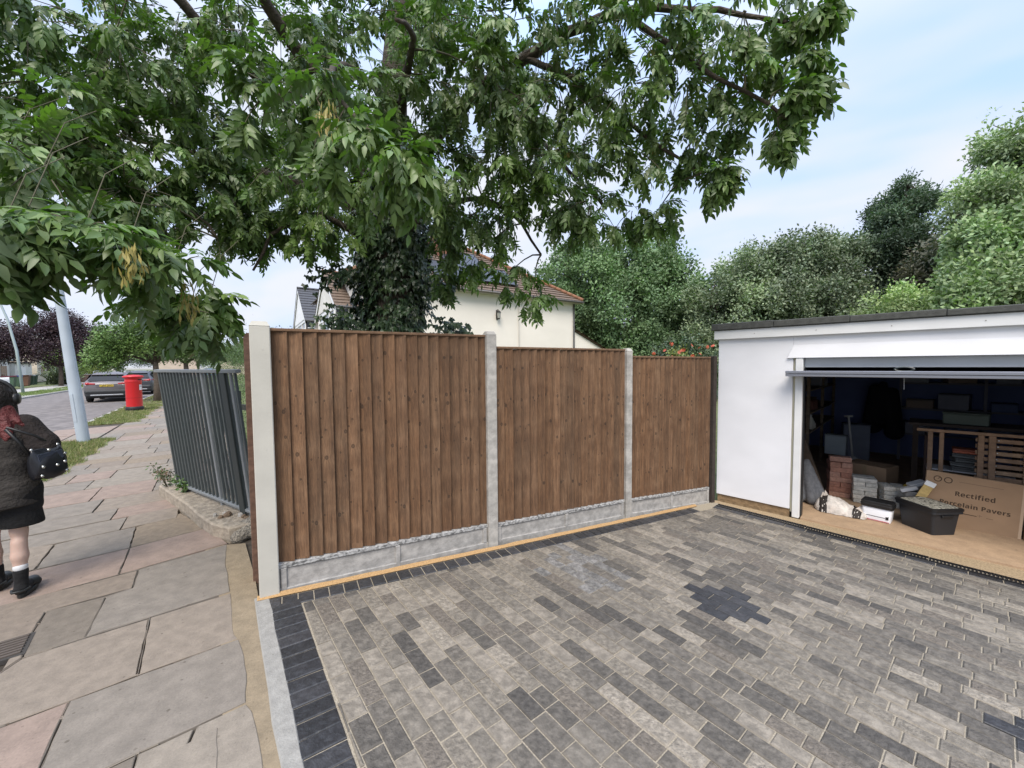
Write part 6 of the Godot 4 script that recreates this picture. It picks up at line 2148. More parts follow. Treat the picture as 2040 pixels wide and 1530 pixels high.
	for k in 4:
		var c := dup(bin, "wheeled_bin", labels[k], Vector3.ZERO, 0.0)
		c.transform = Transform3D(B, street([50.2, 53.9, 55.4, 56.6][k], 14.8 + 0.1 * k))
		var lc := c.find_child("lid", false, false) as MeshInstance3D
		lc.material_override = mat([lin(0.15, 0.03, 0.05), lin(0.20, 0.10, 0.06), lin(0.55, 0.56, 0.52), lin(0.06, 0.11, 0.065)][k], 0.5)
		if k == 1: (c.find_child("bin_body", false, false) as MeshInstance3D).material_override = mat(lin(0.20, 0.10, 0.06), 0.5)
	# spiky bush
	var bush := thing("spiky_bush", "spiky grey-green arching bush under the purple tree", "bush", street(59.5, 13.7, 0.0))
	var blade := stool()
	for k in 8:
		var y0 := k / 8.0
		var y1 := (k + 1) / 8.0
		var bend := func(y: float) -> Vector3: return Vector3(y * y * 0.55, y - 0.25 * y * y, 0)
		quad(blade, bend.call(y0) - Vector3(0, 0, 0.02 * (1 - y0)), bend.call(y0) + Vector3(0, 0, 0.02 * (1 - y0)), bend.call(y1) + Vector3(0, 0, 0.02 * (1 - y1)), bend.call(y1) - Vector3(0, 0, 0.02 * (1 - y1)))
	var xs := []
	var cs := []
	for k in 420:
		var s := rng.randf_range(1.6, 3.4)
		xs.append(Transform3D(Basis(Vector3.UP, rng.randf() * TAU) * Basis(Vector3.BACK, rng.randf_range(-0.9, 0.1)).scaled(Vector3(s, s, s * 1.3)), Vector3(rng.randfn(0, 0.4), 0, rng.randfn(0, 0.4))))
		cs.append(vary(Vector3(0.10, 0.13, 0.075), 0.3))
	many("blades", done(blade), leaf_mat(0.6, 0.4), bush, xs, cs)
	# trees of the street
	var c2 := leaf_clump(rng, 24, 0.36, 0.9, 0.58)
	var tree := func(called: String, lab: String, at: Vector3, trunk_h: float, tr: float, blobs: Array, col: Vector3, n: int, s: float) -> void:
		var o := thing(called, lab, "tree", at)
		var sm := stool(true)
		tube(sm, [Vector3(0, -0.1, 0), Vector3(0.04, trunk_h * 0.5, 0), Vector3(0, trunk_h, 0)], [tr * 1.25, tr, tr * 0.85], 9)
		obj("trunk", done(sm), rough_mat(lin(0.16, 0.13, 0.105), T.mottle, 1.0, 0.95, T.riven, 1.0), o)
		sm = stool(true)
		for b in blobs: tube(sm, [Vector3(0, trunk_h * 0.95, 0), Vector3(0, trunk_h, 0).lerp(b[0], 0.5) + Vector3(0, 0.15, 0), b[0]], [tr * 0.7, tr * 0.4, 0.02], 6)
		obj("limbs", done(sm), M.bark, o)
		var x := []
		var c := []
		for b in blobs:
			for k in int(n / blobs.size()):
				var v: Vector3 = Vector3(rng.randfn(), rng.randfn(), rng.randfn()).normalized() * b[1] * pow(rng.randf(), 0.4)
				x.append(Transform3D(any_turn().scaled(Vector3.ONE * s * rng.randf_range(0.7, 1.25)), b[0] + v))
				c.append(vary(col, 0.22))
		many("crown", c2, leaf_mat(0.5, 0.6), o, x, c)
	tree.call("plum_tree", "dark purple-leaved plum tree on the far side of the street", street(54.0, 12.6), 2.0, 0.16, [[Vector3(0, 4.0, 0), Vector3(2.9, 2.4, 2.9)], [Vector3(1.8, 4.2, -1.6), Vector3(2.2, 2.0, 2.2)], [Vector3(-1.6, 4.2, 1.8), Vector3(2.2, 2.0, 2.2)], [Vector3(0.3, 6.0, 0), Vector3(1.9, 1.5, 1.9)], [Vector3(2.6, 3.4, -2.6), Vector3(1.5, 1.3, 1.5)], [Vector3(-2.6, 3.8, 2.8), Vector3(1.7, 1.5, 1.7)]], Vector3(0.045, 0.024, 0.032), 2400, 0.42)
	tree.call("street_tree", "leafy street tree on the grass verge just beyond the red pillar box", street(23.4, 2.75), 2.0, 0.13, [[Vector3(0, 3.0, 0), Vector3(1.5, 0.9, 1.5)], [Vector3(-0.9, 3.1, 0.8), Vector3(1.1, 0.8, 1.1)], [Vector3(1.1, 3.2, -0.5), Vector3(1.2, 0.9, 1.2)], [Vector3(0, 3.9, 0), Vector3(1.3, 0.9, 1.3)], [Vector3(-1.2, 2.3, 1.2), Vector3(0.7, 0.7, 0.7)]], Vector3(0.11, 0.19, 0.045), 900, 0.3)
	tree.call("street_tree", "small light green tree with pale trunk behind the parked cars", street(70.0, 10.9), 3.0, 0.16, [[Vector3(0, 5.4, 0), Vector3(2.8, 2.0, 2.8)], [Vector3(1.6, 4.6, -1.4), Vector3(2.2, 1.5, 2.2)], [Vector3(-1.6, 4.4, 1.6), Vector3(2.2, 1.4, 2.2)]], Vector3(0.14, 0.22, 0.055), 900, 0.36)
	tree.call("street_tree", "farther green tree on the near verge, its trunk above the railing", street(44.0, 2.6), 2.2, 0.2, [[Vector3(0, 3.8, 0), Vector3(2.4, 1.6, 2.4)], [Vector3(1.6, 3.2, -1), Vector3(1.6, 1.2, 1.6)], [Vector3(-1.6, 3.4, 1.2), Vector3(1.6, 1.2, 1.6)]], Vector3(0.095, 0.16, 0.045), 900, 0.4)
	tree.call("street_tree", "round bright green bush-like tree past the purple plum", street(66.0, 14.6), 1.0, 0.12, [[Vector3(0, 2.2, 0), Vector3(2.0, 1.8, 2.0)]], Vector3(0.16, 0.25, 0.05), 500, 0.4)
	tree.call("street_tree", "clipped yellow-green tree low behind the brick wall", street(78.0, 15.0), 0.8, 0.12, [[Vector3(0, 1.7, 0), Vector3(2.2, 1.3, 2.2)]], Vector3(0.22, 0.27, 0.06), 400, 0.4)
	for k in 5:
		tree.call("street_tree", ["dark green tree closing the street's far end", "second far tree by the street's bend", "tall tree in the haze past the last house", "far tree over the near-side gardens", "distant tree above the hedge"][k], street([128.0, 140.0, 150.0, 96.0, 70.0][k], [6.0, 14.0, -4.0, -6.0, -8.0][k]), 3.0, 0.25, [[Vector3(0, 5, 0), Vector3(4, 3, 4)], [Vector3(2, 4.5, -2), Vector3(3, 2.4, 3)], [Vector3(-2, 4.5, 2), Vector3(3, 2.4, 3)]], Vector3(0.08, 0.13, 0.05), 700, 0.7)
	# near-side houses down the street, over the hedge
	for k in 2:
		var h := thing("far_house", ["brown-roofed house closing the street, its ridge over the hedge", "brown-roofed house at the bend, left of the one above the hedge"][k], "house", street(118.0 + 5 * k, -4.0 + 12.0 * k, -0.2), 0.0, "houses at the end of the street")
		h.transform.basis = B
		bx("wall", Vector3(-4, 0, -5), Vector3(4, 4.6, 5), rough_mat(lin(0.6, 0.5, 0.4), T.soft, 0.3), h)
		st = stool()
		plate(st, poly_of([-4.4, 4.45, 4.4, 4.45, 0, 7.0]), -5.4, 5.4)
		obj("roof", done(st), tile, h)
		bx("chimney", Vector3(-0.4, 6.6, -3.0), Vector3(0.4, 8.0, -2.2), brick, h)
		bx("chimney", Vector3(-0.4, 6.6, 2.0), Vector3(0.4, 8.0, 2.8), brick, h)
		for z in [-2.5, 2.0]:
			bx("window", Vector3(4.002, 2.9, z), Vector3(4.03, 4.1, z + 1.4), M.glass, h)

# ---------- the verge and what stands on it ----------
func verge() -> void:
	var strips := [[5.6, 9.95, 2.38], [13.6, 21.0, 2.45], [21.6, 60.0, 2.5]]
	for a in strips:
		var st := stool()
		slab(st, PackedVector2Array([street_flat(a[0], a[2]), street_flat(a[1], a[2]), street_flat(a[1], 3.49), street_flat(a[0], 3.49)]), -0.2, 0.006)
		tag(obj("verge", done(st), rough_mat(lin(0.19, 0.19, 0.085), T.mottle, 0.8, 0.97)), "", "", "", "structure")
	var blade := stool()
	for k in 7:
		var p := Vector3(rng.randf_range(-0.03, 0.03), 0, rng.randf_range(-0.03, 0.03))
		var a := rng.randf() * TAU
		var s := Vector3(cos(a), 0, sin(a)) * 0.0035
		var h := rng.randf_range(0.03, 0.075)
		var lean := Vector3(rng.randf_range(-0.03, 0.03), h, rng.randf_range(-0.03, 0.03))
		tri(blade, p - s, p + s, p + lean)
	var tuft := done(blade)
	var xs := []
	var cs := []
	for k in 11000:
		var u: float
		var v: float
		if k < 4200:
			u = rng.randf_range(5.5, 10.0)
			v = rng.randf_range(2.28, 3.5) + 0.05 * sin(u * 7.0)
		elif k < 8200:
			u = rng.randf_range(13.5, 21.0)
			v = rng.randf_range(2.3, 3.5) + 0.06 * sin(u * 5.0)
		else:
			u = rng.randf_range(21.6, 44.0)
			v = rng.randf_range(2.4, 3.5)
		xs.append(Transform3D(Basis(Vector3.UP, rng.randf() * TAU).scaled(Vector3.ONE * rng.randf_range(0.7, 1.5)), street(u, v, 0.004)))
		cs.append(vary(Vector3(0.15, 0.20, 0.05) if rng.randf() < 0.7 else Vector3(0.32, 0.29, 0.15), 0.2))
	for k in 2600:
		var u := rng.randf_range(20.0, 60.0)
		xs.append(Transform3D(Basis(Vector3.UP, rng.randf() * TAU).scaled(Vector3.ONE * rng.randf_range(1.2, 2.2)), street(u, rng.randf_range(9.8, 11.5), 0.0)))
		cs.append(vary(Vector3(0.15, 0.22, 0.05), 0.2))
	var g := many("grass", tuft, leaf_mat(0.6, 0.5), self, xs, cs)
	tag(g, "short patchy grass on the verges along the street", "grass", "", "stuff")

	# street lamp
	var lamp := thing("street_lamp", "pale grey tapering street lamp column leaning slightly by the footpath", "street lamp", Vector3(-9.93, -0.02, -9.0))
	var lean := Vector3(-0.057, 1, 0.043).normalized()
	var bz := Vector3(0, 0, 1).slide(lean).normalized()
	lamp.transform.basis = Basis(lean.cross(bz), lean, bz)
	var galv := rough_mat(lin(0.44, 0.50, 0.56), T.soft, 0.5, 0.55)
	var st := stool(true)
	lathe(st, [Vector2(0.108, 0), Vector2(0.108, 0.02), Vector2(0.104, 1.45), Vector2(0.098, 1.6), Vector2(0.075, 4.8), Vector2(0.065, 6.0), Vector2(0.0, 6.0)], 20)
	obj("column", done(st), galv, lamp)
	bx("inspection_door", Vector3(-0.04, 0.5, 0.099), Vector3(0.04, 1.15, 0.109), galv, lamp, 0.004)
	st = stool(true)
	tube(st, [Vector3(0, 5.95, 0), Vector3(-0.1, 6.25, 0.06), Vector3(-0.6, 6.45, 0.4), Vector3(-0.95, 6.47, 0.6)], [0.05, 0.045, 0.04, 0.035], 10)
	obj("arm", done(st), galv, lamp)
	bx("lantern_head", Vector3(-0.15, -0.05, -0.1), Vector3(0.5, 0.07, 0.1), mat(lin(0.35, 0.37, 0.38), 0.4), lamp, 0.03, Transform3D(Basis(Vector3.UP, 2.5), Vector3(-0.95, 6.47, 0.6)))
	# far lamp
	var far := thing("street_lamp", "slender far street lamp with curved arm at the left edge", "street lamp", street(39.5, 11.3))
	st = stool(true)
	tube(st, [Vector3(0, 0, 0), Vector3(-0.25, 3.0, 0.0), Vector3(-0.75, 5.2, 0.0), Vector3(-1.45, 7.0, 0.0), Vector3(-1.55, 7.35, 0), Vector3(-1.35, 7.6, 0), Vector3(-0.6, 7.72, 0)], [0.085, 0.075, 0.065, 0.055, 0.05, 0.045, 0.045], 10)
	obj("column", done(st), mat(lin(0.30, 0.36, 0.36), 0.6), far)
	st = stool()
	box(st, Vector3(-0.9, 7.68, -0.12), Vector3(0.1, 7.8, 0.12), 0.04)
	obj("lantern_head", done(st), mat(lin(0.35, 0.37, 0.37), 0.5), far)

	# pillar box
	var pb := thing("pillar_box", "red cylindrical pillar box with black base on the grass verge", "post box", Vector3(-15.0, -0.03, -15.5), 0.75)
	var red := mat(lin(0.55, 0.018, 0.022), 0.32)
	st = stool(true)
	lathe(st, [Vector2(0.0, 0.0), Vector2(0.275, 0.0), Vector2(0.275, 0.17), Vector2(0.255, 0.2), Vector2(0.245, 0.21)], 28)
	obj("base", done(st), M.black, pb)
	st = stool(true)
	lathe(st, [Vector2(0.245, 0.211), Vector2(0.243, 1.12), Vector2(0.25, 1.14), Vector2(0.25, 1.17)], 28)
	obj("body", done(st), red, pb)
	st = stool(true)
	lathe(st, [Vector2(0.25, 1.171), Vector2(0.262, 1.19), Vector2(0.262, 1.21), Vector2(0.252, 1.23), Vector2(0.252, 1.33), Vector2(0.30, 1.35), Vector2(0.318, 1.375), Vector2(0.315, 1.40), Vector2(0.27, 1.425), Vector2(0.14, 1.455), Vector2(0.0, 1.465)], 28)
	obj("cap", done(st), red, pb)
	st = stool()
	for k in 9:
		var a0 := 0.55 + k * 0.11
		var f := func(a: float, y: float, r: float) -> Vector3: return Vector3(sin(a) * r, y, cos(a) * r)
		quad(st, f.call(a0, 1.245, 0.2545), f.call(a0 + 0.11, 1.245, 0.2545), f.call(a0 + 0.11, 1.29, 0.2545), f.call(a0, 1.29, 0.2545))
	obj("slot", done(st), M.black, pb)
	st = stool()
	for k in 5:
		var a0 := 0.72 + k * 0.1
		var f := func(a: float, y: float, r: float) -> Vector3: return Vector3(sin(a) * r, y, cos(a) * r)
		quad(st, f.call(a0, 0.86, 0.252), f.call(a0 + 0.1, 0.86, 0.252), f.call(a0 + 0.1, 1.07, 0.252), f.call(a0, 1.07, 0.252))
	obj("collection_plate", done(st), mat(lin(0.72, 0.72, 0.72), 0.4), pb)
	st = stool()
	for k in 4:
		var a0 := 0.78 + k * 0.09
		var f := func(a: float, y: float, r: float) -> Vector3: return Vector3(sin(a) * r, y, cos(a) * r)
		quad(st, f.call(a0, 0.98, 0.2535), f.call(a0 + 0.09, 0.98, 0.2535), f.call(a0 + 0.09, 1.03, 0.2535), f.call(a0, 1.03, 0.2535))
	obj("plate_print", done(st), mat(lin(0.4, 0.42, 0.45), 0.5), pb)
	st = stool(true)
	lathe(st, [Vector2(0.2475, 0.55), Vector2(0.2485, 0.555), Vector2(0.2475, 0.56)], 28)
	obj("door_seam", done(st), mat(lin(0.25, 0.01, 0.012), 0.5), pb)

# ---------- cars ----------
# local frame: +x right, +z towards the rear; body lofted from cross-sections along its length
func car(lab: String, at: Vector3, turn: float, paint: Material, suv: bool) -> Node3D:
	var c := thing("parked_car", lab, "car", at, turn, "cars parked along the kerb")
	# station: z, half width at sill, half width at belt, sill y, belt y, roof half width, roof y
	var hgt := 1.6 if suv else 1.47
	var S := [
		[-2.18, 0.62, 0.64, 0.36, 0.66, 0.60, 0.70], [-2.05, 0.80, 0.80, 0.28, 0.80, 0.74, 0.84], [-1.3, 0.89, 0.90, 0.24, 0.95, 0.80, 1.0], [-0.95, 0.89, 0.91, 0.24, 0.99, 0.78, 1.05],
		[-0.2, 0.90, 0.92, 0.24, 1.02, 0.64, hgt - 0.03], [0.6, 0.90, 0.92, 0.24, 1.03, 0.65, hgt], [1.35, 0.90, 0.92, 0.24, 1.04, 0.63, hgt - 0.05], [1.72, 0.89, 0.90, 0.26, 1.06, 0.60, hgt - 0.16], [2.02, 0.87, 0.89, 0.30, 1.06, 0.78, 1.12], [2.16, 0.82, 0.84, 0.38, 0.98, 0.78, 1.01], [2.2, 0.78, 0.80, 0.42, 0.9, 0.74, 0.93]]
	var prof := func(s: Array) -> Array:   # right half from the sill up to the roof's middle
		return [Vector3(s[1] * 0.93, s[3], s[0]), Vector3(s[1], s[3] + 0.12, s[0]), Vector3(s[2], lerpf(s[3], s[4], 0.6), s[0]), Vector3(s[2] * 0.985, s[4], s[0]), Vector3(lerpf(s[2], s[5], 0.6), lerpf(s[4], s[6], 0.55), s[0]), Vector3(s[5], s[6] - 0.03, s[0]), Vector3(s[5] * 0.7, s[6], s[0]), Vector3(0, s[6] + 0.015, s[0])]
	var st := stool(true)
	for i in S.size() - 1:
		var a: Array = prof.call(S[i])
		var b: Array = prof.call(S[i + 1])
		var fl := func(v: Vector3) -> Vector3: return Vector3(-v.x, v.y, v.z)
		for k in a.size() - 1:
			quad(st, b[k], a[k], a[k + 1], b[k + 1])
			quad(st, fl.call(a[k]), fl.call(b[k]), fl.call(b[k + 1]), fl.call(a[k + 1]))
	for e in [[S[0], -1], [S[-1], 1]]:
		var a: Array = prof.call(e[0])
		for k in a.size() - 1:
			var p := Vector3(-a[k].x, a[k].y, a[k].z)
			var q := Vector3(-a[k + 1].x, a[k + 1].y, a[k + 1].z)
			if e[1] > 0: quad(st, p, a[k], a[k + 1], q)
			else: quad(st, a[k], p, q, a[k + 1])
	obj("body", done(st), paint, c)
	var glass := mat(lin(0.012, 0.014, 0.018), 0.08)
	# rear screen, side windows, windscreen: just proud of the body
	st = stool()
	plate(st, poly_of([-0.66, 1.10, 0.66, 1.10, 0.55, hgt - 0.22, -0.55, hgt - 0.22]), 0.0, 0.012, Transform3D(Basis(Vector3.RIGHT, -0.0), Vector3(0, 0, 0)) * Transform3D(Basis(Vector3(1, 0, 0), Vector3(0, 0.82, -0.57), Vector3(0, 0.57, 0.82)), Vector3(0, 0.26, 2.62)), 0.004)
	st = stool()
	var rz0 := 2.03
	var rz1 := 1.775
	quad(st, Vector3(-0.73, 1.13, rz0 + 0.03), Vector3(0.73, 1.13, rz0 + 0.03), Vector3(0.585, hgt - 0.17, rz1 + 0.03), Vector3(-0.585, hgt - 0.17, rz1 + 0.03))
	obj("rear_window", done(st), glass, c)
	bx("spoiler", Vector3(-0.6, hgt - 0.17, 1.66), Vector3(0.6, hgt - 0.12, 1.87), paint, c, 0.015)
	for s in [-1.0, 1.0]:
		st = stool()
		var w := [[-0.75, 1.02, 1.08], [-0.25, 1.03, hgt - 0.07], [0.55, 1.05, hgt - 0.05], [1.25, 1.06, hgt - 0.1], [1.55, 1.12, hgt - 0.2]]
		for i in w.size() - 1:
			var q := []
			for e in [[i, 1], [i + 1, 1], [i + 1, 2], [i, 2]]:
				var z: float = w[e[0]][0]
				var y: float = w[e[0]][e[1]]
				var f: float = clampf((y - 1.03) / (hgt - 1.03), 0, 1)
				q.append(Vector3(s * (lerpf(0.91, 0.655, f) + 0.006), y, z))
			if s > 0: quad(st, q[1], q[0], q[3], q[2])
			else: quad(st, q[0], q[1], q[2], q[3])
		obj("side_window", done(st), glass, c)
		for z in [-1.35, 1.32]:
			var wheel := Node3D.new()
			wheel.name = numbered("wheel", c)
			c.add_child(wheel, true)
			wheel.position = Vector3(s * 0.79, 0.34, z)
			st = stool(true)
			lathe(st, [Vector2(0.2, -0.1), Vector2(0.31, -0.11), Vector2(0.345, -0.08), Vector2(0.345, 0.08), Vector2(0.31, 0.11), Vector2(0.2, 0.1)], 24, Transform3D(Basis(Vector3.BACK, PI / 2), Vector3.ZERO))
			obj("tyre", done(st), mat(lin(0.015, 0.015, 0.016), 0.85), wheel)
			st = stool()
			lathe(st, [Vector2(0.0, 0.09), Vector2(0.06, 0.095), Vector2(0.21, 0.085), Vector2(0.215, 0.1)], 10, Transform3D(Basis(Vector3.BACK, -s * PI / 2), Vector3.ZERO))
			obj("rim", done(st), mat(lin(0.35, 0.36, 0.37), 0.35, 0.7), wheel)
		# lamps wrap the corner
		st = stool(true)
		blend_body(st, [[Vector3(s * 0.46, 0.97, 2.17), 0.045, Vector3(s * 0.72, 0.985, 2.13), 0.075], [Vector3(s * 0.72, 0.985, 2.13), 0.075, Vector3(s * 0.86, 1.0, 1.95), 0.062]], 0.02, 0.03)
		obj("tail_light", done(st), mat(lin(0.34, 0.014, 0.018), 0.25), c)
		st = stool(true)
		tube(st, [Vector3(s * 0.63, hgt - 0.02, -0.25), Vector3(s * 0.62, hgt + 0.045, 0.1), Vector3(s * 0.62, hgt + 0.045, 1.1), Vector3(s * 0.60, hgt - 0.03, 1.45)], [0.014], 6)
		obj("roof_rail", done(st), mat(lin(0.5, 0.5, 0.5), 0.35, 0.6), c)
		st = stool(true)
		blend_body(st, [[Vector3(s * 0.93, 1.06, -0.62), 0.05, Vector3(s * 1.06, 1.07, -0.6), 0.065]], 0.02, 0.02)
		obj("wing_mirror", done(st), paint, c)
		bx("reflector", Vector3(s * 0.72 - 0.08, 0.50, 2.14), Vector3(s * 0.72 + 0.08, 0.54, 2.195), mat(lin(0.3, 0.015, 0.015), 0.3), c, 0.004)
	st = stool(true)
	blend_body(st, [[Vector3(-0.72, 0.56, 2.12), 0.13, Vector3(0.72, 0.56, 2.12), 0.13], [Vector3(-0.72, 0.40, 2.10), 0.12, Vector3(0.72, 0.40, 2.10), 0.12]], 0.035, 0.04)
	obj("rear_bumper", done(st), mat(lin(0.03, 0.032, 0.036), 0.6), c)
	bx("skid_plate", Vector3(-0.62, 0.36, 2.12), Vector3(0.62, 0.42, 2.245), mat(lin(0.45, 0.46, 0.48), 0.35, 0.5), c, 0.015)
	bx("tailgate_recess", Vector3(-0.40, 0.80, 2.13), Vector3(0.40, 0.96, 2.212), paint, c, 0.01)
	var plate_o := bx("number_plate", Vector3(-0.26, 0.825, 2.213), Vector3(0.26, 0.935, 2.222), mat(lin(0.62, 0.45, 0.05), 0.4), c, 0.003)
	obj("plate_characters", text_mesh("LJ60 JMO", 0.08, 0.44, 0.001), M.black, plate_o, Transform3D(Basis.IDENTITY, Vector3(0, 0.88, 2.2235)))
	bx("rear_wiper", Vector3(-0.02, 1.13, 2.035), Vector3(0.36, 1.15, 2.05), M.black, c, 0.003)
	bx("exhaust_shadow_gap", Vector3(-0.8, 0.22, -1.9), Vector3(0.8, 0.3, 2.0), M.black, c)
	return c

func cars() -> void:
	var silver := mat(lin(0.14, 0.128, 0.135), 0.4, 0.25)
	silver.clearcoat_enabled = true
	silver.clearcoat = 0.35
	silver.clearcoat_roughness = 0.05
	var grey := mat(lin(0.055, 0.058, 0.068), 0.35, 0.2)
	grey.clearcoat_enabled = true
	grey.clearcoat = 0.35
	var white := mat(lin(0.62, 0.63, 0.66), 0.3)
	var heading := atan2(0.6, 0.8)
	car("silver-grey crossover car seen from behind, parked by the pillar box", street(28.2, 4.95, -0.1), heading, silver, true)
	car("dark grey car parked in front of the silver crossover", street(34.6, 4.55, -0.1), heading - 0.06, grey, true)
	car("white car parked farther down the street", street(58.0, 4.3, -0.1), heading, white, false)
	car("pale silver car near the far brick wall", street(66.0, 8.4, -0.1), heading + PI, mat(lin(0.45, 0.47, 0.5), 0.3, 0.3), false)
	var blue := mat(lin(0.05, 0.16, 0.42), 0.3)
	car("blue car parked far off, just over the railing", street(72.0, 1.2, -0.1), heading, blue, true)

# ---------- the person ----------
func person() -> void:
	# local frame: +x their right, +z behind them; they walk away along the street
	var p := thing("person", "person in dark jumper, black shorts and headphones walking away with a bag", "person", Vector3(-3.782, 0.004, -2.831), 0.6435)
	var skin := mat(lin(0.52, 0.36, 0.29), 0.55)
	skin.subsurf_scatter_enabled = true
	skin.subsurf_scatter_strength = 0.05
	var V := func(x: float, y: float, z: float) -> Vector3: return Vector3(x, y, z)
	var body := [
		[Vector3(0, 1.50, -0.06), 0.082, Vector3(0, 1.48, -0.01), 0.092], [Vector3(0, 1.43, -0.075), 0.058, Vector3(0, 1.40, -0.08), 0.045],
		[Vector3(0, 1.40, -0.01), 0.055, Vector3(0, 1.29, 0.02), 0.06],
		[Vector3(-0.12, 1.25, 0.01), 0.07, Vector3(0.12, 1.25, 0.01), 0.07], [Vector3(0, 1.2, 0.0), 0.12, Vector3(0, 0.9, -0.01), 0.125], [Vector3(-0.07, 0.84, 0.01), 0.115, Vector3(0.07, 0.84, 0.01), 0.115],
		# right leg, standing
		[Vector3(0.085, 0.82, 0.0), 0.082, Vector3(0.088, 0.48, 0.0), 0.044], [Vector3(0.088, 0.48, -0.006), 0.045, Vector3(0.089, 0.44, -0.004), 0.043],
		[Vector3(0.09, 0.40, 0.02), 0.043, Vector3(0.092, 0.30, 0.028), 0.044], [Vector3(0.092, 0.30, 0.028), 0.043, Vector3(0.09, 0.10, 0.03), 0.026],
		[Vector3(0.09, 0.045, 0.045), 0.03, Vector3(0.10, 0.03, -0.12), 0.026],
		# left leg, a step ahead
		[Vector3(-0.085, 0.82, 0.0), 0.082, Vector3(-0.083, 0.48, -0.13), 0.044], [Vector3(-0.083, 0.48, -0.136), 0.045, Vector3(-0.083, 0.44, -0.14), 0.043],
		[Vector3(-0.083, 0.40, -0.135), 0.043, Vector3(-0.083, 0.30, -0.15), 0.044], [Vector3(-0.083, 0.30, -0.15), 0.043, Vector3(-0.083, 0.10, -0.2), 0.026],
		[Vector3(-0.083, 0.045, -0.185), 0.03, Vector3(-0.09, 0.03, -0.35), 0.026],
		# arms: elbows out, forearms brought forward
		[Vector3(0.165, 1.25, 0.01), 0.06, Vector3(0.26, 1.03, 0.06), 0.044], [Vector3(0.26, 1.03, 0.06), 0.043, Vector3(0.20, 0.98, -0.16), 0.028],
		[Vector3(-0.165, 1.25, 0.01), 0.06, Vector3(-0.27, 1.02, 0.04), 0.044], [Vector3(-0.27, 1.02, 0.04), 0.043, Vector3(-0.16, 0.99, -0.18), 0.028],
		# nose and ears
		[Vector3(0, 1.475, -0.14), 0.012, Vector3(0, 1.452, -0.158), 0.013], [Vector3(0.088, 1.485, -0.02), 0.014, Vector3(0.09, 1.455, -0.025), 0.012], [Vector3(-0.088, 1.485, -0.02), 0.014, Vector3(-0.09, 1.455, -0.025), 0.012]]
	var st := stool(true)
	blend_body(st, body, 0.012, 0.018)
	# hands, each finger a chain of its own
	for s in [1.0, -1.0]:
		var w := Vector3(0.20 * s if s > 0 else -0.16, 0.98 if s > 0 else 0.99, -0.16 if s > 0 else -0.18)
		var f := (Vector3(-0.5 * s, 0.12, -0.85)).normalized()
		var side := f.cross(Vector3.UP).normalized()
		var palm := w + f * 0.045
		var hand := [[w, 0.024, w + f * 0.03, 0.024], [palm + Vector3(0, 0.026, 0), 0.014, palm + Vector3(0, 0.026, 0) + f * 0.04, 0.012], [palm + Vector3(0, -0.024, 0), 0.014, palm + Vector3(0, -0.024, 0) + f * 0.035, 0.012], [palm, 0.018, palm + f * 0.04, 0.014]]
		var lens := [0.068, 0.078, 0.072, 0.056]
		for k in 4:
			var b := palm + f * 0.042 + Vector3(0, 0.028 - 0.019 * k, 0)
			var in_: Vector3 = side * -s
			var m: Vector3 = b + f * lens[k] * 0.5 + in_ * 0.008
			hand.append([b, 0.0092, m, 0.0086])
			hand.append([m, 0.0086, m + (f * 0.6 + in_ * 0.75).normalized() * lens[k] * 0.5, 0.0074])
		var tb := w + f * 0.02 + Vector3(0, 0.024, 0)
		var tm: Vector3 = tb + (f * 0.6 + Vector3.UP * 0.7 + side * -s * 0.3).normalized() * 0.036
		hand.append([tb, 0.013, tm, 0.0105])
		hand.append([tm, 0.0105, tm + (f * 0.9 + Vector3.UP * 0.2 + side * -s * 0.4).normalized() * 0.03, 0.0088])
		blend_body(st, hand, 0.004, 0.006)
	obj("figure", done(st), skin, p)
	var face := stool(true)
	for s in [-1.0, 1.0]: blend_body(face, [[Vector3(0.032 * s, 1.492, -0.128), 0.011, Vector3(0.033 * s, 1.492, -0.129), 0.011]], 0.004, 0.005)
	obj("eyes", done(face), mat(lin(0.1, 0.08, 0.07), 0.3), p)
	obj("mouth", bones_mesh([[Vector3(-0.022, 1.416, -0.122), 0.006, Vector3(0.022, 1.416, -0.122), 0.006]], 0.004, 0.005), mat(lin(0.35, 0.13, 0.12), 0.5), p)
	# jumper: loose, with gathered sleeves
	var knit := rough_mat(lin(0.052, 0.047, 0.043), T.mottle, 2.2, 0.95, T.riven, 0.6)
	var jm := [
		[Vector3(-0.13, 1.255, 0.01), 0.088, Vector3(0.13, 1.255, 0.01), 0.088], [Vector3(-0.06, 1.15, 0.02), 0.135, Vector3(0.06, 1.15, 0.02), 0.135],
		[Vector3(-0.065, 1.0, 0.022), 0.135, Vector3(0.065, 1.0, 0.022), 0.135], [Vector3(-0.08, 0.84, 0.02), 0.135, Vector3(0.08, 0.84, 0.02), 0.135], [Vector3(-0.08, 0.76, 0.015), 0.12, Vector3(0.08, 0.76, 0.015), 0.12]]
	st = stool(true)
	blend_body(st, jm, 0.014, 0.05)
	lathe(st, [Vector2(0.8, 0.715), Vector2(1.0, 0.69), Vector2(1.03, 0.70), Vector2(1.0, 0.745), Vector2(0.97, 0.82), Vector2(0.8, 0.9)], 28, Transform3D(Basis(Vector3(0.205, 0, 0), Vector3.UP, Vector3(0, 0, 0.148)), Vector3(0, 0, 0.02)))
	obj("jumper", done(st), knit, p)
	var sleeve := rough_mat(lin(0.026, 0.020, 0.019), T.mottle, 2.4, 0.95, T.riven, 0.6)
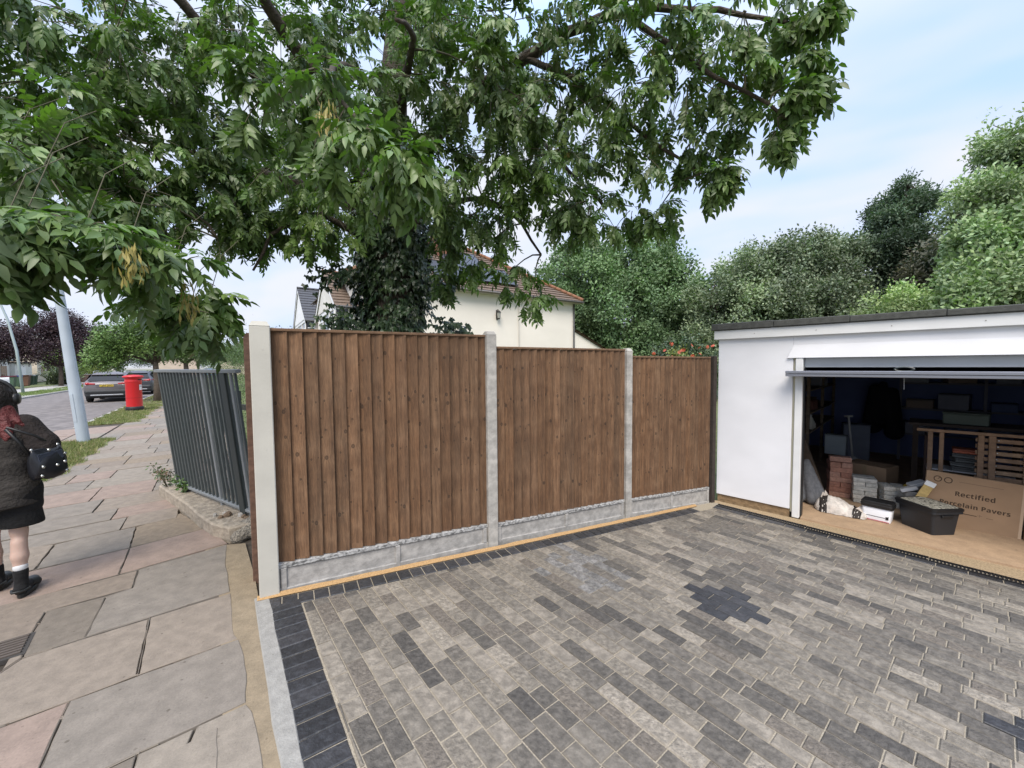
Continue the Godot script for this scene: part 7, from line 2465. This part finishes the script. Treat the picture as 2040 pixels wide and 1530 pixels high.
	for s in [1.0, -1.0]:
		var e := Vector3(0.268 * s, 1.02, 0.075)
		st = stool(true)
		blend_body(st, [[Vector3(0.15 * s, 1.27, 0.012), 0.088, Vector3(0.245 * s, 1.13, 0.045), 0.080], [Vector3(0.245 * s, 1.13, 0.045), 0.080, e, 0.074], [e, 0.072, Vector3(0.225 * s, 0.99, -0.11), 0.052], [Vector3(0.25 * s, 1.10, 0.07), 0.074, Vector3(0.275 * s, 1.03, 0.07), 0.064]], 0.013, 0.04)
		obj("sleeve", done(st), sleeve, p)
	# shorts
	var cotton := rough_mat(lin(0.010, 0.010, 0.011), T.mottle, 2.5, 0.95, T.riven, 0.4)
	st = stool(true)
	blend_body(st, [[Vector3(-0.08, 0.80, 0.01), 0.135, Vector3(0.08, 0.80, 0.01), 0.135], [Vector3(0.095, 0.78, 0.0), 0.12, Vector3(0.11, 0.68, 0.0), 0.11], [Vector3(-0.095, 0.78, 0.0), 0.115, Vector3(-0.105, 0.68, -0.04), 0.108]], 0.014, 0.04)
	for s in [1.0, -1.0]:   # wide legs with a straight hem
		var sh := Transform3D(Basis(Vector3(1.0, 0, 0), Vector3(-0.10 * s, 1, 0.0 if s > 0 else 0.28), Vector3(0, 0, 0.95)), Vector3(0.16 * s, 0, 0.0 if s > 0 else -0.24))
		lathe(st, [Vector2(0.08, 0.545), Vector2(0.112, 0.530), Vector2(0.115, 0.540), Vector2(0.114, 0.60), Vector2(0.112, 0.68), Vector2(0.105, 0.78)], 22, sh)
	obj("shorts", done(st), cotton, p)
	for s in [1.0, -1.0]:
		var a := Vector3(0.093, 0.185, 0.034) if s > 0 else Vector3(-0.085, 0.185, -0.175)
		var b := Vector3(0.092, 0.09, 0.032) if s > 0 else Vector3(-0.085, 0.09, -0.2)
		var h := Vector3(0.092, 0.055, 0.05) if s > 0 else Vector3(-0.085, 0.055, -0.18)
		var t := Vector3(0.105, 0.04, -0.12) if s > 0 else Vector3(-0.095, 0.04, -0.35)
		st = stool(true)
		blend_body(st, [[a, 0.040, b, 0.034], [b, 0.034, h, 0.036], [h, 0.036, t, 0.032]], 0.008, 0.012)
		obj("sock", done(st), cotton, p)
		st = stool(true)
		obj("sock_band", bones_mesh([[a + Vector3(0, 0.030, 0.0), 0.0385, a + Vector3(0, 0.032, 0), 0.0385]], 0.006, 0.01), mat(lin(0.6, 0.6, 0.6), 0.8), p)
		var shoe := mat(lin(0.014, 0.015, 0.014), 0.5)
		st = stool(true)
		blend_body(st, [[h + Vector3(0, -0.012, 0.008), 0.031, t + Vector3(0, 0.0, -0.015), 0.037], [t + Vector3(0.022, -0.002, 0.02), 0.033, t + Vector3(-0.02, -0.002, 0.01), 0.033]], 0.009, 0.02)
		obj("sandal_upper", done(st), shoe, p)
		st = stool()
		var so := PackedVector2Array()
		for k in 18:
			var an := TAU * k / 18
			var mid := (h + t) * 0.5
			so.append(Vector2(mid.x + sin(an) * (0.048 if cos(an) < 0.3 else 0.041), mid.z - 0.008 + cos(an) * 0.132))
		slab(st, so, -0.002, 0.028, 0.006)
		obj("sandal_sole", done(st), shoe, p)
		st = stool(true)
		tube(st, [h + Vector3(-0.045, 0.0, 0.0), h + Vector3(-0.03, 0.0, 0.05), h + Vector3(0.03, 0.0, 0.05), h + Vector3(0.045, 0.0, 0.0)], [0.009], 6)
		obj("heel_strap", done(st), shoe, p)
	# hair: dark crown, red-dyed lengths over the shoulders
	var hair := rough_mat(lin(0.020, 0.014, 0.012), T.mottle, 3.0, 0.6, T.riven, 0.5)
	st = stool(true)
	blend_body(st, [[Vector3(0, 1.52, -0.035), 0.096, Vector3(0, 1.49, 0.015), 0.102], [Vector3(0, 1.46, 0.04), 0.09, Vector3(0, 1.36, 0.06), 0.085], [Vector3(0.075, 1.48, 0.0), 0.045, Vector3(0.085, 1.36, 0.01), 0.045], [Vector3(-0.075, 1.48, 0.0), 0.045, Vector3(-0.085, 1.36, 0.01), 0.045]], 0.011, 0.03)
	obj("hair", done(st), hair, p)
	st = stool(true)
	var strands := []
	for k in 15:
		var f := k / 14.0 * 2.0 - 1.0
		var from := Vector3(f * 0.09, 1.40, 0.085 - 0.04 * f * f)
		var to := Vector3(f * 0.17, 1.165 + 0.04 * sin(k * 2.3) + 0.03 * absf(f), 0.165 - 0.075 * f * f + 0.015 * sin(k * 1.7))
		strands.append([from, 0.032, to, 0.013])
	for k in 7: strands.append([Vector3(0.085, 1.37, 0.04), 0.03, Vector3(0.15 + 0.016 * k, 1.31 - 0.026 * k, 0.10 - 0.008 * k), 0.012])
	for k in 6: strands.append([Vector3(-0.085, 1.37, 0.04), 0.03, Vector3(-0.15 - 0.014 * k, 1.31 - 0.026 * k, 0.10 - 0.008 * k), 0.012])
	blend_body(st, strands, 0.009, 0.014)
	obj("dyed_lengths", done(st), rough_mat(lin(0.15, 0.030, 0.030), T.mottle, 3.0, 0.6, T.riven, 0.6), p)
	# headphones
	var hp := Node3D.new()
	hp.name = "headphones"
	p.add_child(hp)
	st = stool(true)
	var arc := []
	for k in 15:
		var an := PI * k / 14
		arc.append(Vector3(cos(an) * 0.118, 1.50 + sin(an) * 0.122, 0.0))
	tube(st, arc, [0.012], 8)
	obj("headband", done(st), mat(lin(0.02, 0.02, 0.021), 0.35), hp)
	for s in [1.0, -1.0]:
		st = stool(true)
		lathe(st, [Vector2(0.0, -0.02), Vector2(0.038, -0.02), Vector2(0.045, -0.008), Vector2(0.045, 0.012), Vector2(0.036, 0.022), Vector2(0.0, 0.024)], 16, Transform3D(Basis(Vector3.BACK, -s * PI / 2), Vector3(s * 0.112, 1.475, -0.01)))
		obj("ear_cup", done(st), mat(lin(0.022, 0.022, 0.023), 0.35), hp)
	# bag hung from the shoulder
	var bag := thing("shoulder_bag", "black studded shoulder bag hanging at the walker's hip", "bag")
	bag.transform = p.transform * Transform3D(Basis(Vector3.UP, 0.75) * Basis(Vector3.BACK, 0.10), Vector3(0.29, 0.89, 0.12))
	st = stool()
	var rings := []
	for e in [[0.0, 0.85, 0.034], [0.012, 0.95, 0.046], [0.06, 1.0, 0.055], [0.13, 0.97, 0.050], [0.18, 0.90, 0.036], [0.205, 0.86, 0.022]]:
		var ring := []
		for k in 20:
			var an := TAU * k / 20
			var sx := signf(cos(an)) * pow(absf(cos(an)), 0.55)
			var sz := signf(sin(an)) * pow(absf(sin(an)), 0.7)
			ring.append(Vector3(sx * 0.098 * e[1] * (1.0 + 0.06 * sin(an * 5.0 + e[0] * 40.0)), e[0] * 1.05 + 0.012 * sin(an * 3.0 + e[0] * 30.0), sz * e[2] * 1.15 * (1.0 + 0.10 * sin(an * 4.0 - e[0] * 50.0))))
		rings.append(ring)
	st = stool(true)
	for i in rings.size() - 1:
		for k in 20:
			var k2 := (k + 1) % 20
			quad(st, rings[i][k2], rings[i][k], rings[i + 1][k], rings[i + 1][k2])
	for k in range(1, 19):
		tri(st, rings[0][0], rings[0][k], rings[0][k + 1])
		tri(st, rings[-1][0], rings[-1][k + 1], rings[-1][k])
	obj("bag_body", done(st), mat(lin(0.012, 0.013, 0.017), 0.3), bag)
	st = stool()
	plate(st, poly_of([-0.07, 0.125, -0.04, 0.11, 0.05, 0.115, 0.072, 0.13, 0.07, 0.19, -0.072, 0.19]), 0.004, 0.010, Transform3D(Basis(Vector3.RIGHT, -0.12), Vector3(0, 0, 0.058)), 0.003)
	obj("flap", done(st), mat(lin(0.035, 0.042, 0.06), 0.22), bag)
	st = stool(true)
	tube(st, [Vector3(-0.085, 0.19, 0), Vector3(-0.12, 0.30, -0.01), Vector3(-0.15, 0.40, -0.05)], [0.010], 6)
	tube(st, [Vector3(0.08, 0.19, 0), Vector3(-0.03, 0.32, -0.01), Vector3(-0.14, 0.41, -0.06)], [0.009], 6)
	obj("strap", done(st), M.black_plastic, bag)
	for q in [[-0.075, 0.225, 0.01], [0.07, 0.225, 0.01], [0.0, 0.205, 0.04], [-0.06, 0.095, 0.064], [0.015, 0.085, 0.068], [0.065, 0.095, 0.06], [-0.07, 0.03, 0.055], [0.07, 0.025, 0.052], [0.088, 0.15, 0.035]]:
		st = stool(true)
		lathe(st, [Vector2(0.011, 0), Vector2(0.009, 0.005), Vector2(0.0, 0.008)], 10, Transform3D(Basis(Vector3.RIGHT, PI / 2), Vector3(q[0], q[1], q[2])))
		obj("stud", done(st), mat(lin(0.6, 0.6, 0.58), 0.2, 0.9), bag)
